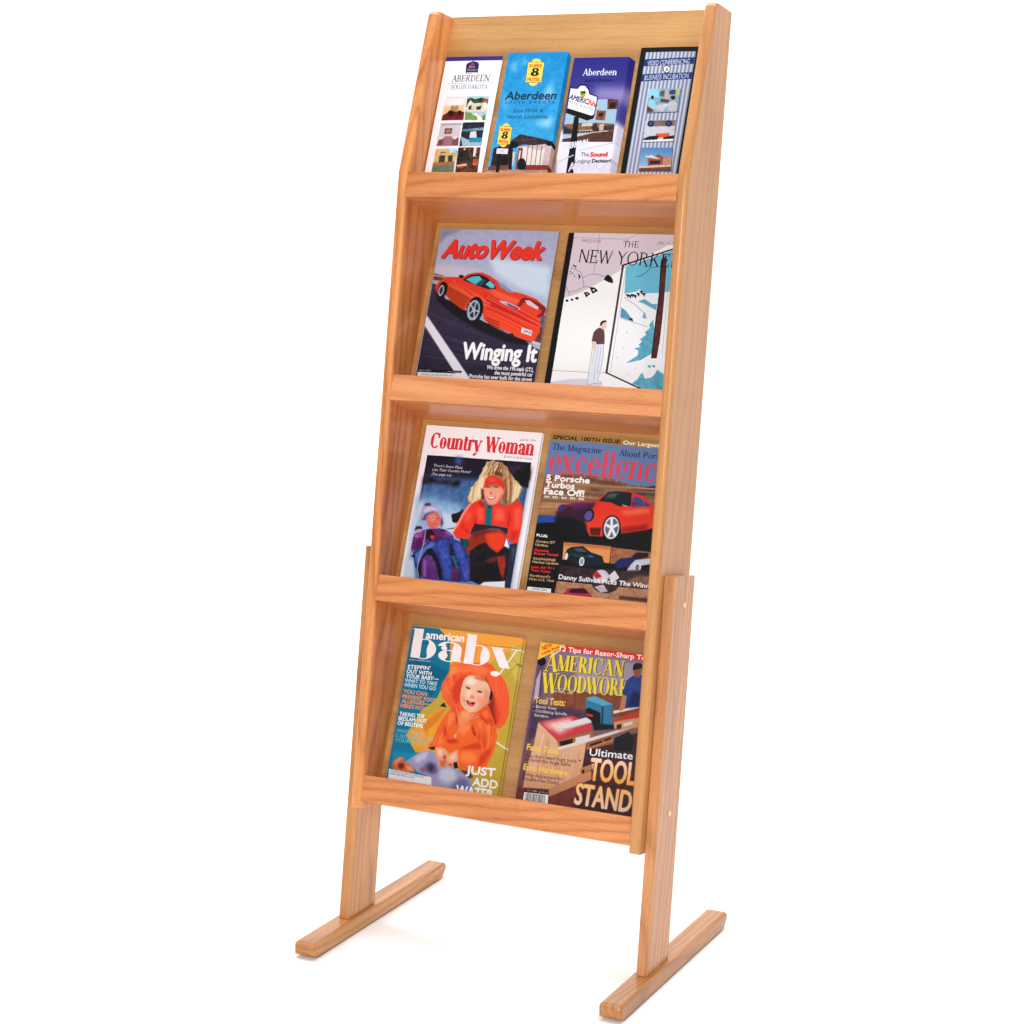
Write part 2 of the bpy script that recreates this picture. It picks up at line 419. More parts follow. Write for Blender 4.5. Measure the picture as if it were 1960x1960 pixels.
# ------------------------------------------------------------------ printed covers
ART = {
'B1': (104, 236, [
['P',[250,247,253],None,0,0,[0,0,104,0,104,236,0,236]],
['P',[60,48,140],None,0,0,[-1,-1,106,-1,106,7.2,-1,7.2]],
['P',[44,38,112],None,0,0,[41.3,29.6,39.5,14.7,41.7,11.4,50.7,7.9,59.4,9.7,63.1,13.1,63.9,29.4]],
['P',[250,247,253],None,0,0,[42.8,28.6,62.8,28.5,62.9,27.8,42.9,27.8]],
['P',[206,40,90],None,0,0,[47.5,15.6,49.2,10.8,52.3,10.4,55,15.5]],
['T','Best',[46,19.6,56.5,19.9],3.5,[226,210,130],'s',0.3,0,None,None],
['T','Western',[43,25.1,62.4,24.9],3.7,[226,210,130],'s',0.3,0,None,None],
['T','ABERDEEN',[18,43.9,86.9,43.5],11.5,[84,96,110],'r',0,0,None,None],
['L',[110,126,150],0.5,[11.3,47.3,94,46]],
['T','SOUTH DAKOTA',[18.8,57.2,86,57.1],8.0,[90,106,130],'r',0,0,None,None],
['P',[228,222,224],None,0,0,[13.6,70.1,51.2,69.9,53.2,111.1,12.8,111.2]],
['P',[240,200,150],None,0,4,[12.7,87.4,50.5,85,50.9,99.5,13.2,100.6]],
['P',[180,140,110],None,20,0,[25.6,85.5,39.5,85.6,40.1,95.5,26.1,95.4]],
['P',[120,30,36],None,14,0,[13.5,101.9,27.5,95.4,52.6,96.9,53.2,111.1,12.8,111.2]],
['E',[40,14,20],0,0.5,[27.8,99.4,6.5,5.1],-158.9],
['E',[40,14,20],0,0.5,[44.1,98.2,4.7,3.8],-152.9],
['P',[250,240,240],None,0,3,[14.9,74.1,46.8,73.1,47.5,83.7,15.6,84.8]],
['P',[180,210,220],None,0,0,[52.2,69.2,92.8,69.6,92.9,111.3,55.4,111.1]],
['P',[50,90,50],None,26,0,[52.9,74.5,59.1,71.9,67.9,74.6,78.4,72.1,91.3,74.9,92.2,86.7,53.8,87.7]],
['P',[226,220,205],None,24,0,[54.7,85.1,60.1,77.2,66.5,81.9,78.8,81.3,88.2,80.1,93.4,85.4,91.3,95.8,55.4,95.6]],
['P',[220,70,80],None,0,0,[81.9,79.4,85.3,72.2,91.7,80.1]],
['P',[60,60,60],None,0,0,[58.7,87.7,63.7,85.1,63.9,93,58.7,93]],
['P',[60,60,60],None,0,0,[73.2,87.8,81.2,86.6,81.1,93.2,72.9,93.1]],
['P',[120,160,80],None,12,0,[54.3,96.9,70,99.6,79.3,104.9,79.1,111.2,55.4,111.1]],
['P',[236,236,230],None,0,0,[64.5,99.6,75.5,99.7,88,107.6,86,111.3,79.1,111.2,76.5,104.9]],
['P',[110,150,70],None,10,0,[84.5,103.7,92.3,101.1,92.9,111.3,88.8,111.3]],
['P',[216,206,212],None,0,0,[12.9,116.5,51.3,115.8,52.4,155.2,12.4,155.7]],
['P',[180,172,180],None,0,0,[12.9,116.5,51.3,115.8,51.7,119.2,13.3,120.4]],
['P',[60,40,40],None,0,0,[22.6,125.5,35.9,125,36.1,134.4,23.1,134.9]],
['P',[170,120,100],None,20,0,[24.8,127,34.3,126.7,34.4,132.8,24.8,133.4]],
['P',[130,84,90],None,14,0,[15.4,142.8,50.6,141.5,52.4,155.2,12.4,155.7]],
['P',[236,226,220],None,0,0,[13.4,140.2,20.9,138.9,20.5,144.1,13.7,144.8]],
['P',[236,226,220],None,0,0,[39.6,138.9,47.3,138.9,46.9,144.1,40,144.1]],
['P',[170,120,130],None,0,2,[24.3,138.9,37.5,138.6,42.2,155.3,22.8,155.4]],
['P',[34,40,60],None,0,0,[53.7,115.3,92.7,114.2,94,155.2,54.6,156.2]],
['P',[120,150,170],None,20,1,[54.6,127.1,93.1,123.3,93.2,128.5,54.7,131]],
['P',[214,226,232],None,0,1,[70.1,131.1,80,129.8,83.6,141.5,70,142.2]],
['P',[30,150,196],None,0,0,[67.8,144.8,83.6,141.5,93.4,140.9,93.1,148,75.6,149.6]],
['P',[170,196,210],None,0,1,[54.2,138.9,69.3,145.4,74.2,149.6,93.3,148.7,94,155.2,60.3,155.9,57.4,148.1]],
['P',[200,226,240],None,0,0,[12.6,160.5,51.6,159.2,54.5,206.7,13.6,207]],
['P',[222,190,130],None,8,0,[12.5,161.2,36.3,160.5,39.8,167.7,52.5,167,51.6,188.5,13,190]],
['P',[140,110,60],None,0,0,[22.2,166.4,32.5,165.7,32.5,168,22.4,168.8]],
['P',[60,70,66],None,0,0,[21.7,172.3,32.3,171.6,33.3,186,22.3,186.7]],
['P',[60,70,66],None,0,0,[37.5,172.3,46.1,171.6,47.1,183.3,39.3,184]],
['P',[190,120,70],None,0,0,[12.6,184.8,51,182,51.6,188.5,12.3,190.3]],
['P',[110,130,110],None,8,0,[12.3,190,51.4,187.8,54.3,209.3,12.7,209.6]],
['P',[92,54,40],None,26,0,[53.9,158.5,93.6,157.8,96.7,208.9,56.3,209.2]],
['P',[226,226,220],None,0,0,[81.4,158.5,86.9,158.4,87.2,174,83.1,174]],
['P',[40,34,30],None,14,3,[54.4,161.1,71,161.1,80.3,180.5,68.4,183.2,55.5,180.7]],
['P',[230,200,190],None,0,0,[55.7,188.5,73.1,185.8,75.2,189.6,57.8,192.3]],
['P',[200,70,50],None,0,0,[57.6,191.1,71.1,189.7,69.1,193.6,58.1,193.6]],
['P',[210,110,80],None,20,0,[83.9,177.9,93.4,177.9,94.1,188.2,85.2,188.3]],
['P',[240,210,150],None,0,1,[63.8,159.8,68,159.8,67.2,163,63.8,163]],
['N',70,[10.3,86,56.8,110.1],[[60,50,50],[180,150,130],[120,90,80],[220,210,200],[90,110,110]],1.5],
['N',70,[53.6,86.4,95.4,110.3],[[60,50,50],[180,150,130],[120,90,80],[220,210,200],[90,110,110]],1.5],
['N',70,[8.8,120.4,55.6,153.3],[[60,50,50],[180,150,130],[120,90,80],[220,210,200],[90,110,110]],1.5],
['N',70,[50.1,117.9,96.9,153.2],[[60,50,50],[180,150,130],[120,90,80],[220,210,200],[90,110,110]],1.5],
['N',70,[9.1,163.8,54.3,188.5],[[60,50,50],[180,150,130],[120,90,80],[220,210,200],[90,110,110]],1.5],
['N',70,[50,159.8,98.8,198.6],[[60,50,50],[180,150,130],[120,90,80],[220,210,200],[90,110,110]],1.5],
['B',0.5,[10,82,76,82,76,236,10,236]],
]),
'B2': (106, 238, [
['P',[24,150,214],[84,180,228],10,0,[0,0,106,0,106,238,0,238]],
['P',[120,196,234],None,0,9,[8.4,16,18.8,13.5,19.8,33.2,10,31.8]],
['P',[130,200,236],None,0,9,[27.1,7.1,38.3,16.5,28.9,24.2]],
['P',[150,206,238],None,0,10,[77.7,62.7,88.7,49.9,92.1,75.8,76,89.8]],
['P',[150,210,240],None,0,9,[74.6,118.2,101.1,110.6,96.9,131.1,68.9,123.3]],
['P',[130,200,236],None,0,9,[4.7,68.4,15.3,81.5,11.1,102.3]],
['E',[244,222,100],0,0,[53.4,17.2,8.7,6.1],-166.2],
['E',[244,222,100],0,0,[53.6,51.7,8.2,6.1],-163.1],
['P',[30,60,60],None,0,0,[38,16.2,67.5,17.2,68.5,52.1,39.3,52.3]],
['P',[244,222,100],None,0,0,[38.6,16.8,67.1,17.7,67.9,51.5,39.8,51.8]],
['T','SUPER',[41.8,25.6,64.5,26.3],5.2,[232,90,40],'s',0.7,0,None,None],
['T','8',[46.2,40.8,61,41.2],14.0,[16,14,16],'8',0,0,None,None],
['T','MOTEL',[42.5,49.1,65.2,49.7],5.3,[232,90,40],'s',0.7,0,None,None],
['T','Aberdeen',[8.7,80.9,99.1,81],13.8,[18,72,92],'s',1.0,0.1,None,None],
['T','S O U T H   D A K O T A',[10.1,88.3,98.1,88.5],5.0,[70,84,170],'s',0.5,0,None,None],
['T','East,West &',[28.2,103.2,81.1,103],6.5,[14,74,104],'s',0.3,0.22,None,None],
['T','North Locations',[18.1,114.1,90.6,113.9],7.1,[14,74,104],'s',0.3,0.22,None,None],
['P',[60,44,44],None,20,0,[4,164.5,16.5,159.3,32.5,158,40.9,202.9,41.2,218.2,4.9,218.6]],
['P',[214,190,192],None,8,0,[47.3,161.9,96.3,156.7,107.3,159.2,117.9,217.5,53.2,218.1]],
['P',[66,46,48],None,10,0,[30.8,152.9,47.3,140.4,72.9,145.2,95,150,106.2,153.5,105.5,160.5,96.3,156.7,75.5,159.3,55.3,158,42.8,163.2,33.4,163.2]],
['L',[110,90,90],0.7,[34.2,152.9,73.5,148.4]],
['L',[110,90,90],0.7,[47.6,141.9,60.6,158]],
['L',[110,90,90],0.7,[73,145.8,77.9,158]],
['P',[236,224,222],None,4,0,[56,161.9,87.8,168.2,94.8,163.1,95.1,193.6,52.4,192.6]],
['L',[50,36,40],0.9,[64.9,159.3,67,193.8]],
['L',[50,36,40],0.9,[72.9,159.3,75,193.7]],
['L',[50,36,40],0.9,[80.8,159.3,83,193.7]],
['L',[50,36,40],0.9,[88.8,159.2,90.9,193.6]],
['P',[150,64,50],None,0,0,[48.2,163.1,56.5,164.4,58.5,200.2,49.8,200.3]],
['P',[236,220,214],None,0,0,[50.8,168.3,54,168.3,54,193.9,51.6,193.9]],
['P',[226,206,190],None,0,0,[38.7,170.9,44.2,170.3,45.2,193.9,39.3,194]],
['P',[30,24,28],None,0,0,[32,159.3,38.1,159.3,43.6,202.9,38.3,202.9]],
['E',[18,20,24],0,1,[39.2,158,8.2,5.7],-169.7],
['E',[18,20,24],0,1,[101.4,156,6.7,4],-173.9],
['P',[150,60,50],None,10,0,[65.7,192.5,113.3,192.2,116.1,207.4,63.3,207.8]],
['E',[16,22,26],0,0.6,[59.2,191.9,11.3,7.5],71],
['E',[20,22,26],0,1,[26.8,185,9.5,7.6],56],
['P',[190,150,130],None,12,0,[1.4,200.6,114.8,200.5,118.4,220,2.7,221.1]],
['P',[120,80,60],None,20,0,[0.4,195.5,36.3,192.7,38,201.6,1.7,201.9]],
['P',[20,20,28],None,0,0,[12.5,173.5,19.3,173.8,21.3,205.6,15.9,205.6]],
['P',[236,232,244],None,0,0,[10.2,164.5,30.6,165.1,30.9,174.1,10.6,173.5]],
['T','772',[16.8,171.2,24.2,171.2],3.6,[150,130,190],'s',0,0,None,None],
['E',[244,222,100],0,0,[19.6,127.3,6.9,5.3],-161.4],
['E',[244,222,100],0,0,[20,157.1,6.5,5.2],-155.2],
['P',[30,60,60],None,0,0,[7.2,125.8,30.8,127.8,32.5,158,8.3,157.3]],
['P',[244,222,100],None,0,0,[7.8,126.3,30.4,128.4,31.8,157.5,8.7,156.8]],
['T','SUPER',[10.3,134.2,28.3,135.7],4.6,[232,90,40],'s',0.7,0,None,None],
['T','8',[13.9,147.5,25.6,148.5],12.2,[16,14,16],'8',0,0,None,None],
['T','MOTEL',[10.9,154.5,28.9,156.1],4.5,[232,90,40],'s',0.7,0,None,None],
]),
'B3': (95.7, 228, [
['P',[44,44,138],[128,118,184],0,0,[0,0,95.7,0,95.7,228,0,228]],
['P',[236,234,246],None,0,5,[-4.9,122.8,111.2,119,130.3,231.1,6.6,232.7]],
['P',[150,140,196],None,0,14,[44,50.5,99.6,51.2,98.8,78.3,47.9,72.4]],
['P',[226,222,240],None,0,8,[85.1,110.8,107.1,110.9,104.4,143.2,87.9,143.2]],
['P',[168,198,220],None,0,0,[55.4,71.4,88.7,70.9,91.1,142.7,4.1,142.7,2.6,94,34.9,77.8]],
['P',[140,104,80],None,14,0,[3.3,113.2,32.3,110.6,57.4,110.7,89.4,112.2,90.4,125.7,43.6,127,4.1,129.6]],
['P',[46,44,46],None,10,2,[3.1,115.9,17.6,122.8,19.6,129.6,3.4,128.2]],
['P',[60,50,48],None,14,1,[50.5,118.8,57.4,110.7,65.1,122.9,71.6,128.4,57.5,127]],
['P',[70,62,64],None,10,0,[72.2,116.2,89,113.5,89.7,123,72.7,122.9]],
['P',[214,204,190],None,0,0,[33.9,111.7,51.8,110.7,52.1,116.1,34.1,116.7]],
['P',[200,180,170],None,0,0,[63.4,113.4,71.5,112.1,72,122.9,65.3,124.3]],
['L',[230,226,222],1,[29.1,124.2,52.6,122.9]],
['P',[40,34,36],None,0,0,[29.1,124.2,31.6,123.9,31.4,127.6,28.9,127.9]],
['P',[40,34,36],None,0,0,[33.9,124.2,36.3,123.9,36.1,127.6,33.7,127.9]],
['P',[40,34,36],None,0,0,[38.6,124.2,41.1,124,40.9,127.6,38.4,127.9]],
['P',[40,34,36],None,0,0,[43.4,124.2,45.8,124,45.6,127.6,43.2,127.9]],
['P',[40,34,36],None,0,0,[48.1,124.2,50.5,124,50.4,127.6,47.9,127.9]],
['P',[92,60,52],None,10,0,[4.6,137.8,30.8,133.7,57.5,127,90,123.7,91.1,142.7,4.1,142.7]],
['L',[210,200,196],1.5,[4.4,136.4,54.7,127,79.1,124.3]],
['P',[110,60,50],None,26,0,[70.5,70.7,88.9,71.5,89.4,88,72.9,88.2]],
['P',[40,24,26],None,0,1,[75.3,78.1,84.5,75.5,86.1,85,76.7,86.3]],
['P',[150,90,70],None,30,0,[55.3,89.6,71.3,90.4,72,106.9,55.9,106]],
['P',[60,30,30],None,0,1,[59.8,93,68.4,94.4,66.8,101.2,59.6,99.8]],
['P',[8,14,20],None,0,0,[18.1,100.3,26.8,100.3,36.6,232.3,22,232.5]],
['T','AMERICINN',[24.5,192,109,186.1],14.8,[220,220,240],'s',1.5,0,None,None],
['T','AMERICINN',[8.1,155.5,49.9,147.3],9.5,[226,226,242],'s',1,0,None,None],
['L',[206,208,232],2,[4.7,175.9,28,165]],
['L',[206,208,232],2,[37.7,156.8,96.2,143.2]],
['T','SUITES',[77.6,194.3,107.2,191.4],5.3,[220,220,240],'s',1,0,None,None],
['P',[8,14,20],None,0,0,[2.7,86.6,1.5,49.9,14.7,51.5,19.4,46,28.1,46.1,36.3,54.5,39,61.4,53.1,66.5,53.7,73.9,53.2,97.7,52,103.6,41.7,107.1,3.2,94]],
['P',[246,243,250],None,0,0,[3.6,85.5,3.2,51.9,15.4,53.4,20,48.1,27.9,48.2,34.8,55.6,37.5,62.7,51.5,67.5,52,73.6,51.5,95.9,48.4,98.9]],
['L',[200,150,170],0.5,[2.7,58.2,18.1,62.5]],
['L',[200,150,170],0.5,[37.4,68.2,50.6,71.9]],
['L',[210,160,180],0.5,[3.6,79.6,50.3,94.3]],
['P',[170,180,40],None,0,0,[20.8,57.1,30.5,56.5,31.6,62.7,29.2,68.1,25.4,68.1,21.8,62.6]],
['P',[50,80,60],None,20,0,[21.6,57.1,29.7,56.6,30.3,61.3,22.8,61.8]],
['T','AMERIC',[3.1,69.8,37.1,79.5],8.5,[36,36,110],'s',0.7,0,None,None],
['T','INN',[37.5,80,50.3,84.5],8.5,[226,60,60],'s',0.7,0,None,None],
['T','MOTEL & SUITES',[2.5,75.9,48.6,91],4.2,[70,150,160],'s',0.1,0,None,None],
['T','Aberdeen',[20,30.6,78.4,30.6],11.4,[244,244,250],'r',0,0,None,None],
['T','South Dakota',[25.6,41.2,73,41.2],4.5,[26,22,86],'s',0.5,0,None,None],
['T','The',[41.5,167.4,55.1,167],7.1,[30,30,36],'s',0.2,0,None,None],
['T','Sound',[57.6,167,85.9,166.6],7.0,[226,50,50],'s',1,0,None,None],
['T','Lodging',[32,177.9,60.5,177.3],6.7,[40,40,100],'s',0,0.35,None,None],
['T','Decision!',[62.2,177.2,93.9,176.3],5.9,[26,26,30],'s',0.5,0,None,None],
]),
'B4': (96, 245, [
['P',[12,13,18],None,0,0,[0,0,96,0,96,245,0,245]],
['P',[150,156,180],None,0,0,[8,8,92,8,92,243,8,243]],
['P',[206,212,228],None,0,0.5,[9.2,8,12,8,12,243,9.2,243]],
['P',[122,126,156],None,0,0.4,[13.6,8,14.5,8,14.5,243,13.6,243]],
['P',[206,212,228],None,0,0.5,[15.6,8,18.5,8,18.5,243,15.6,243]],
['P',[122,126,156],None,0,0.4,[20,8,20.9,8,20.9,243,20,243]],
['P',[206,212,228],None,0,0.5,[22.1,8,24.9,8,24.9,243,22.1,243]],
['P',[122,126,156],None,0,0.4,[26.5,8,27.4,8,27.4,243,26.5,243]],
['P',[206,212,228],None,0,0.5,[28.5,8,31.4,8,31.4,243,28.5,243]],
['P',[122,126,156],None,0,0.4,[32.9,8,33.8,8,33.8,243,32.9,243]],
['P',[206,212,228],None,0,0.5,[35,8,37.9,8,37.9,243,35,243]],
['P',[122,126,156],None,0,0.4,[39.4,8,40.3,8,40.3,243,39.4,243]],
['P',[206,212,228],None,0,0.5,[41.5,8,44.3,8,44.3,243,41.5,243]],
['P',[122,126,156],None,0,0.4,[45.9,8,46.8,8,46.8,243,45.9,243]],
['P',[206,212,228],None,0,0.5,[47.9,8,50.8,8,50.8,243,47.9,243]],
['P',[122,126,156],None,0,0.4,[52.3,8,53.2,8,53.2,243,52.3,243]],
['P',[206,212,228],None,0,0.5,[54.4,8,57.2,8,57.2,243,54.4,243]],
['P',[122,126,156],None,0,0.4,[58.8,8,59.7,8,59.7,243,58.8,243]],
['P',[206,212,228],None,0,0.5,[60.9,8,63.7,8,63.7,243,60.9,243]],
['P',[122,126,156],None,0,0.4,[65.2,8,66.2,8,66.2,243,65.2,243]],
['P',[206,212,228],None,0,0.5,[67.3,8,70.2,8,70.2,243,67.3,243]],
['P',[122,126,156],None,0,0.4,[71.7,8,72.6,8,72.6,243,71.7,243]],
['P',[206,212,228],None,0,0.5,[73.8,8,76.6,8,76.6,243,73.8,243]],
['P',[122,126,156],None,0,0.4,[78.2,8,79.1,8,79.1,243,78.2,243]],
['P',[206,212,228],None,0,0.5,[80.2,8,83.1,8,83.1,243,80.2,243]],
['P',[122,126,156],None,0,0.4,[84.6,8,85.5,8,85.5,243,84.6,243]],
['P',[206,212,228],None,0,0.5,[86.7,8,89.5,8,89.5,243,86.7,243]],
['P',[122,126,156],None,0,0.4,[91.1,8,92,8,92,243,91.1,243]],
['P',[28,58,132],None,0,0,[8.1,19.9,91.6,17.7,91.2,28.8,7.9,31.7]],
['P',[28,58,132],None,0,0,[7.9,45,91.9,42.7,91.5,53.9,8.1,57.3]],
['T','VIDEO CONFERENCING',[13.9,30.4,84.2,28.1],8.0,[240,242,250],'s',0.3,0,None,None],
['T','BUSINESS INCUBATION',[13.2,55.2,86.3,52.7],8.5,[226,230,244],'s',0.3,0,None,None],
['E',[40,46,60],0,0,[48,37.2,7.1,6],-136.6],
['E',[244,244,236],0,0,[48,37.2,5.7,4.7],-137.3],
['T','&',[45.9,40.2,51,40.3],6.0,[60,50,40],'s',0,0,None,None],
['P',[70,74,96],None,0,0,[24.8,70.9,77.1,70.7,78.5,109.4,27.2,110.9]],
['P',[70,74,96],None,0,0,[27.5,124.1,78,122.5,79.8,158,28.5,159.3]],
['P',[70,74,96],None,0,0,[28.4,168.5,80.4,168.4,83.2,206.5,30.1,207.4]],
['P',[146,176,200],None,0,0,[24.6,69.8,76.1,69.4,77.5,108,26.4,109.6]],
['P',[150,216,234],None,0,1,[23.9,70.2,40.7,70,41.8,84.6,24.5,85.1]],
['P',[70,80,90],None,20,1,[43,75.1,50.7,72.5,51.1,83.3,44.1,81.9]],
['P',[210,170,160],None,0,0,[51.1,71.2,55.9,71.2,60.3,90.1,52.2,90.1]],
['P',[60,80,110],None,20,0,[58.8,72.6,69.4,71.4,69.4,79.5,59.2,79.4]],
['P',[190,200,150],None,16,1,[67.9,70.7,75.6,70.1,76,80.9,69.6,80.8]],
['E',[30,20,24],0,0,[31.8,84.2,3.4,2.4],69.9],
['P',[150,210,226],None,0,0,[26.6,89.8,31.3,86.5,38.2,91.3,39.5,103.5,28.6,103.4]],
['P',[110,60,50],None,0,0,[25,97.9,32.5,102.1,38.8,107.5,26.6,109.3]],
['E',[40,24,28],0,0,[66.2,84.8,4,3.3],-149.4],
['P',[196,196,206],None,10,0,[61,94.2,66.9,88.9,74.5,94.3,75.3,107.7,60.5,107.6]],
['P',[206,200,210],None,16,0,[38.6,98.1,50.4,95.5,61.2,95.5,53.7,107.6,38.6,106.1]],
['P',[70,90,80],None,0,0,[46.1,86,62.8,88.8,58.2,93.6,45.8,92]],
['P',[206,208,220],None,0,0,[26.5,122.9,77,121.1,78.8,156.7,27.8,158]],
['P',[130,110,100],None,6,0,[31.9,122.9,76.3,121.8,76.6,131.8,32.1,132.4]],
['E',[20,24,50],0,0,[36.3,128,5.7,4.8],-147.4],
['E',[70,90,190],0,0,[36.3,127.7,2.9,2.5],-140.2],
['E',[20,24,50],0,0,[66.3,127.8,5.4,4.6],-147.1],
['E',[70,90,190],0,0,[66.2,127.5,2.9,2.5],-137.7],
['P',[236,200,196],None,0,0,[56.2,138.5,61.4,137.8,63.8,143.8,55.8,144.5]],
['P',[220,100,70],None,0,0,[47.7,144.5,70.4,143.2,70.6,148.5,53,151.8,48.3,147.8]],
['P',[24,24,30],None,0,0,[27.5,153.2,37.6,148.5,52.3,147.8,52,153.9,29.2,155.2]],
['P',[24,24,30],None,0,0,[60.8,150.5,77.8,147.2,78.2,153.2,61.3,153.2]],
['P',[236,236,240],None,0,0,[29.2,155.2,78.1,152.5,78.8,156.7,27.8,158]],
['P',[90,140,196],[170,204,232],0,0,[27.1,167.3,79.2,167.2,82.1,204.9,29.1,206.1]],
['P',[160,90,76],None,0,0,[51.3,182.5,57.3,178,66.1,182.5,79.6,183.1,80.4,194.4,43,197.2,41,185.3]],
['P',[206,150,120],None,0,0,[66.4,183.8,79.8,182.7,80.9,195.7,67.1,196.4]],
['P',[226,216,210],None,0,0,[34.9,181.3,45.4,179.2,62.8,186.5,50.4,185.2,38,183.3]],
['P',[40,34,40],None,0,0,[45.7,189.2,61.8,188.5,62.6,193.8,45.3,194.6]],
['P',[226,206,190],None,0,0,[29.7,198.6,80.4,195.7,80.9,199,29.5,201.3]],
['P',[120,70,56],None,8,0,[29.1,201.3,81.1,198.3,82.1,204.9,29.1,206.1]],
['N',60,[23.4,72.2,79.4,107.8],[[60,60,80],[190,170,170],[120,100,110],[210,220,230],[90,110,130]],1.6],
['N',60,[24.1,124.9,80.5,155.9],[[60,60,80],[190,170,170],[120,100,110],[210,220,230],[90,110,130]],1.6],
['N',60,[26.6,180,81.7,203.6],[[60,60,80],[190,170,170],[120,100,110],[210,220,230],[90,110,130]],1.6],
['B',0.4,[24.6,69.8,76.1,69.4,77.5,108,26.4,109.6]],
['B',0.4,[26.5,122.9,77,121.1,78.8,156.7,27.8,158]],
['B',0.4,[27.1,167.3,79.2,167.2,82.1,204.9,29.1,206.1]],
]),
'M1': (212, 278, [
['P',[176,180,212],[205,222,242],6,0,[0,0,212,0,212,278,0,278]],
['P',[140,146,178],None,0,6,[0.2,0.5,39.4,0.7,9.5,13.1,-0.7,26.2]],
['P',[206,200,220],None,0,6,[0.1,60.4,51.2,63.2,97.5,68.2,41.5,84.7,-0.5,81.7]],
['P',[214,228,246],None,0,9,[93.2,45.2,206.9,58.8,211.5,110.3,158.7,97.7,112,74.1]],
['P',[120,70,60],None,25,0,[-1.2,75.4,22.5,81,41.7,85.7,38.1,91.1,-0.6,87.1]],
['P',[190,170,175],None,0,0,[-2.3,78,32,82.9,32.3,84.5,-1.9,80.5]],
['P',[180,176,190],None,0,0,[-1.7,87.1,33.8,92.3,25.7,97.9,-0.3,94.5]],
['P',[66,58,88],[40,34,56],6,0,[-1.4,92.4,16.5,98.2,29.7,118.9,70.6,142.6,113.9,157.5,162.5,180.3,219.3,198.1,225.3,262.8,-1.4,267.1]],
['L',[70,62,92],1,[3,189.1,113.7,211.2,218.2,230.5]],
['L',[80,72,104],1.1,[2.9,175.1,113.2,200.7,218.2,226.7]],
['L',[70,62,92],0.7,[0.7,113.4,109.6,160.2,216.8,205.1]],
['L',[52,44,72],0.6,[3.2,205.5,111.2,220.5,218.2,233.2]],
['L',[80,72,104],1.2,[3.3,215.4,112.7,224.1,218.2,234.3]],
['L',[80,72,104],0.7,[0.1,97.4,112,150,216.6,202.5]],
['L',[70,62,92],0.6,[3.6,240.2,113,242.1,218.2,245.4]],
['L',[80,72,104],0.7,[3.6,240.7,110.5,242.4,218.2,244.4]],
['L',[70,62,92],0.7,[1.9,145.7,112,182.4,217.8,217.4]],
['L',[52,44,72],0.8,[1.8,142.5,111.4,179.6,217.7,216.4]],
['L',[52,44,72],1.1,[1.1,122.7,112.8,166.3,216.9,206.4]],
['L',[80,72,104],0.8,[0.2,99.3,109.8,152.4,216.7,203.2]],
['L',[80,72,104],1.2,[3.2,202,114,217,218.2,233.7]],
['L',[52,44,72],0.6,[3.6,237.2,111.9,240.2,218.2,242.9]],
['L',[80,72,104],0.6,[3.2,208.1,113.6,221.6,218.2,237]],
['L',[70,62,92],0.9,[2.8,172.5,110.7,197.3,218.2,222.2]],
['L',[80,72,104],1,[1.8,142.9,109.9,177.5,217.4,213]],
['L',[70,62,92],0.9,[1.8,142.4,112.1,177.7,217.5,214]],
['L',[52,44,72],1,[2.3,156.7,112.3,187.9,217.7,216.5]],
['L',[52,44,72],1.1,[0.9,118.2,111.6,165.7,217.2,210.2]],
['L',[52,44,72],0.6,[0.8,116,112.6,162.9,217,207.8]],
['L',[52,44,72],1.1,[2.5,160.9,113.1,188.9,217.8,217.2]],
['L',[70,62,92],1,[3,188.8,112.6,208.7,218.2,225.9]],
['L',[52,44,72],1.1,[2.7,167.4,111.5,193.4,218,220.2]],
['L',[80,72,104],0.6,[2.9,175.3,114.1,199.7,218.1,221.7]],
['L',[52,44,72],1,[1.6,137,112.8,176,217.6,214.5]],
['P',[24,16,26],None,0,2,[6.7,107,20.2,117.1,44.1,122.6,79.6,142.2,104.2,153.8,152.2,172.5,193.7,183,201.7,190.8,154.8,186.8,98,168.6,53.4,147.5,16.8,123.6]],
['P',[190,182,196],None,0,0,[185.1,183.4,216.8,190.1,216.8,196.2,194.6,188.1]],
['P',[110,60,55],None,20,0,[202.8,160,213.3,157.5,216.1,186.1,200.3,182.7]],
['P',[90,96,116],None,18,0,[203.5,139.5,215.5,139,218,159.4,206.8,157.8]],
['P',[232,228,240],None,0,0,[-0.9,146.4,102.5,253.2,85.5,258.2,-0.5,165.4]],
['P',[232,62,40],[240,84,50],0,0,[6.4,99.6,10.5,91,16.5,85.9,26,81.8,43.2,81.5,53,82.8,62.7,76,75.8,73.1,89.3,72.7,103.8,78.1,117.5,85.4,139.8,101.4,155.3,103.6,171.4,106.8,192.4,113.5,211.2,126.8,210.2,137.6,203.5,144,206.9,155.8,206.9,168.5,200.5,181.9,194,184.2,171,178.2,156.3,170.6,128.4,163.6,106.2,152,98.6,135.2,85.9,127.8,73.2,132,65.4,136.5,44.6,125.1,28.6,113,18.9,110.8,11.8,109.4]],
['P',[188,66,30],None,0,3,[27.6,93.6,57.3,95.8,82,106.5,72.7,117.4,64.8,135.7,44.5,124.7,29.6,112.6]],
['P',[250,110,80],None,0,5,[102.5,95.4,126.7,105,169,118.1,156.5,122.7,118.9,111.5]],
['P',[206,44,34],None,0,6,[97.7,106,119.7,115.7,167.5,134.7,200.3,145.8,190.1,150.3,142.3,141.9,109,130.7]],
['P',[34,26,40],None,0,0,[55,86,67.5,77.5,83,75.4,97.5,80.4,113.2,90.4,118.5,99.4,103.3,99.9,79.6,93.6,65.1,89.2]],
['P',[96,196,214],None,0,0,[60.3,85.2,70.7,80,84,78.5,90.5,84.2,79.5,93.2]],
['P',[40,90,110],None,0,0,[79.5,93.2,91.2,83.1,97.3,85.5,91.1,94.7]],
['P',[110,206,220],None,0,0,[104.8,85.9,114.4,92.9,114.2,98.3,107.4,97.7,97.4,92.2]],
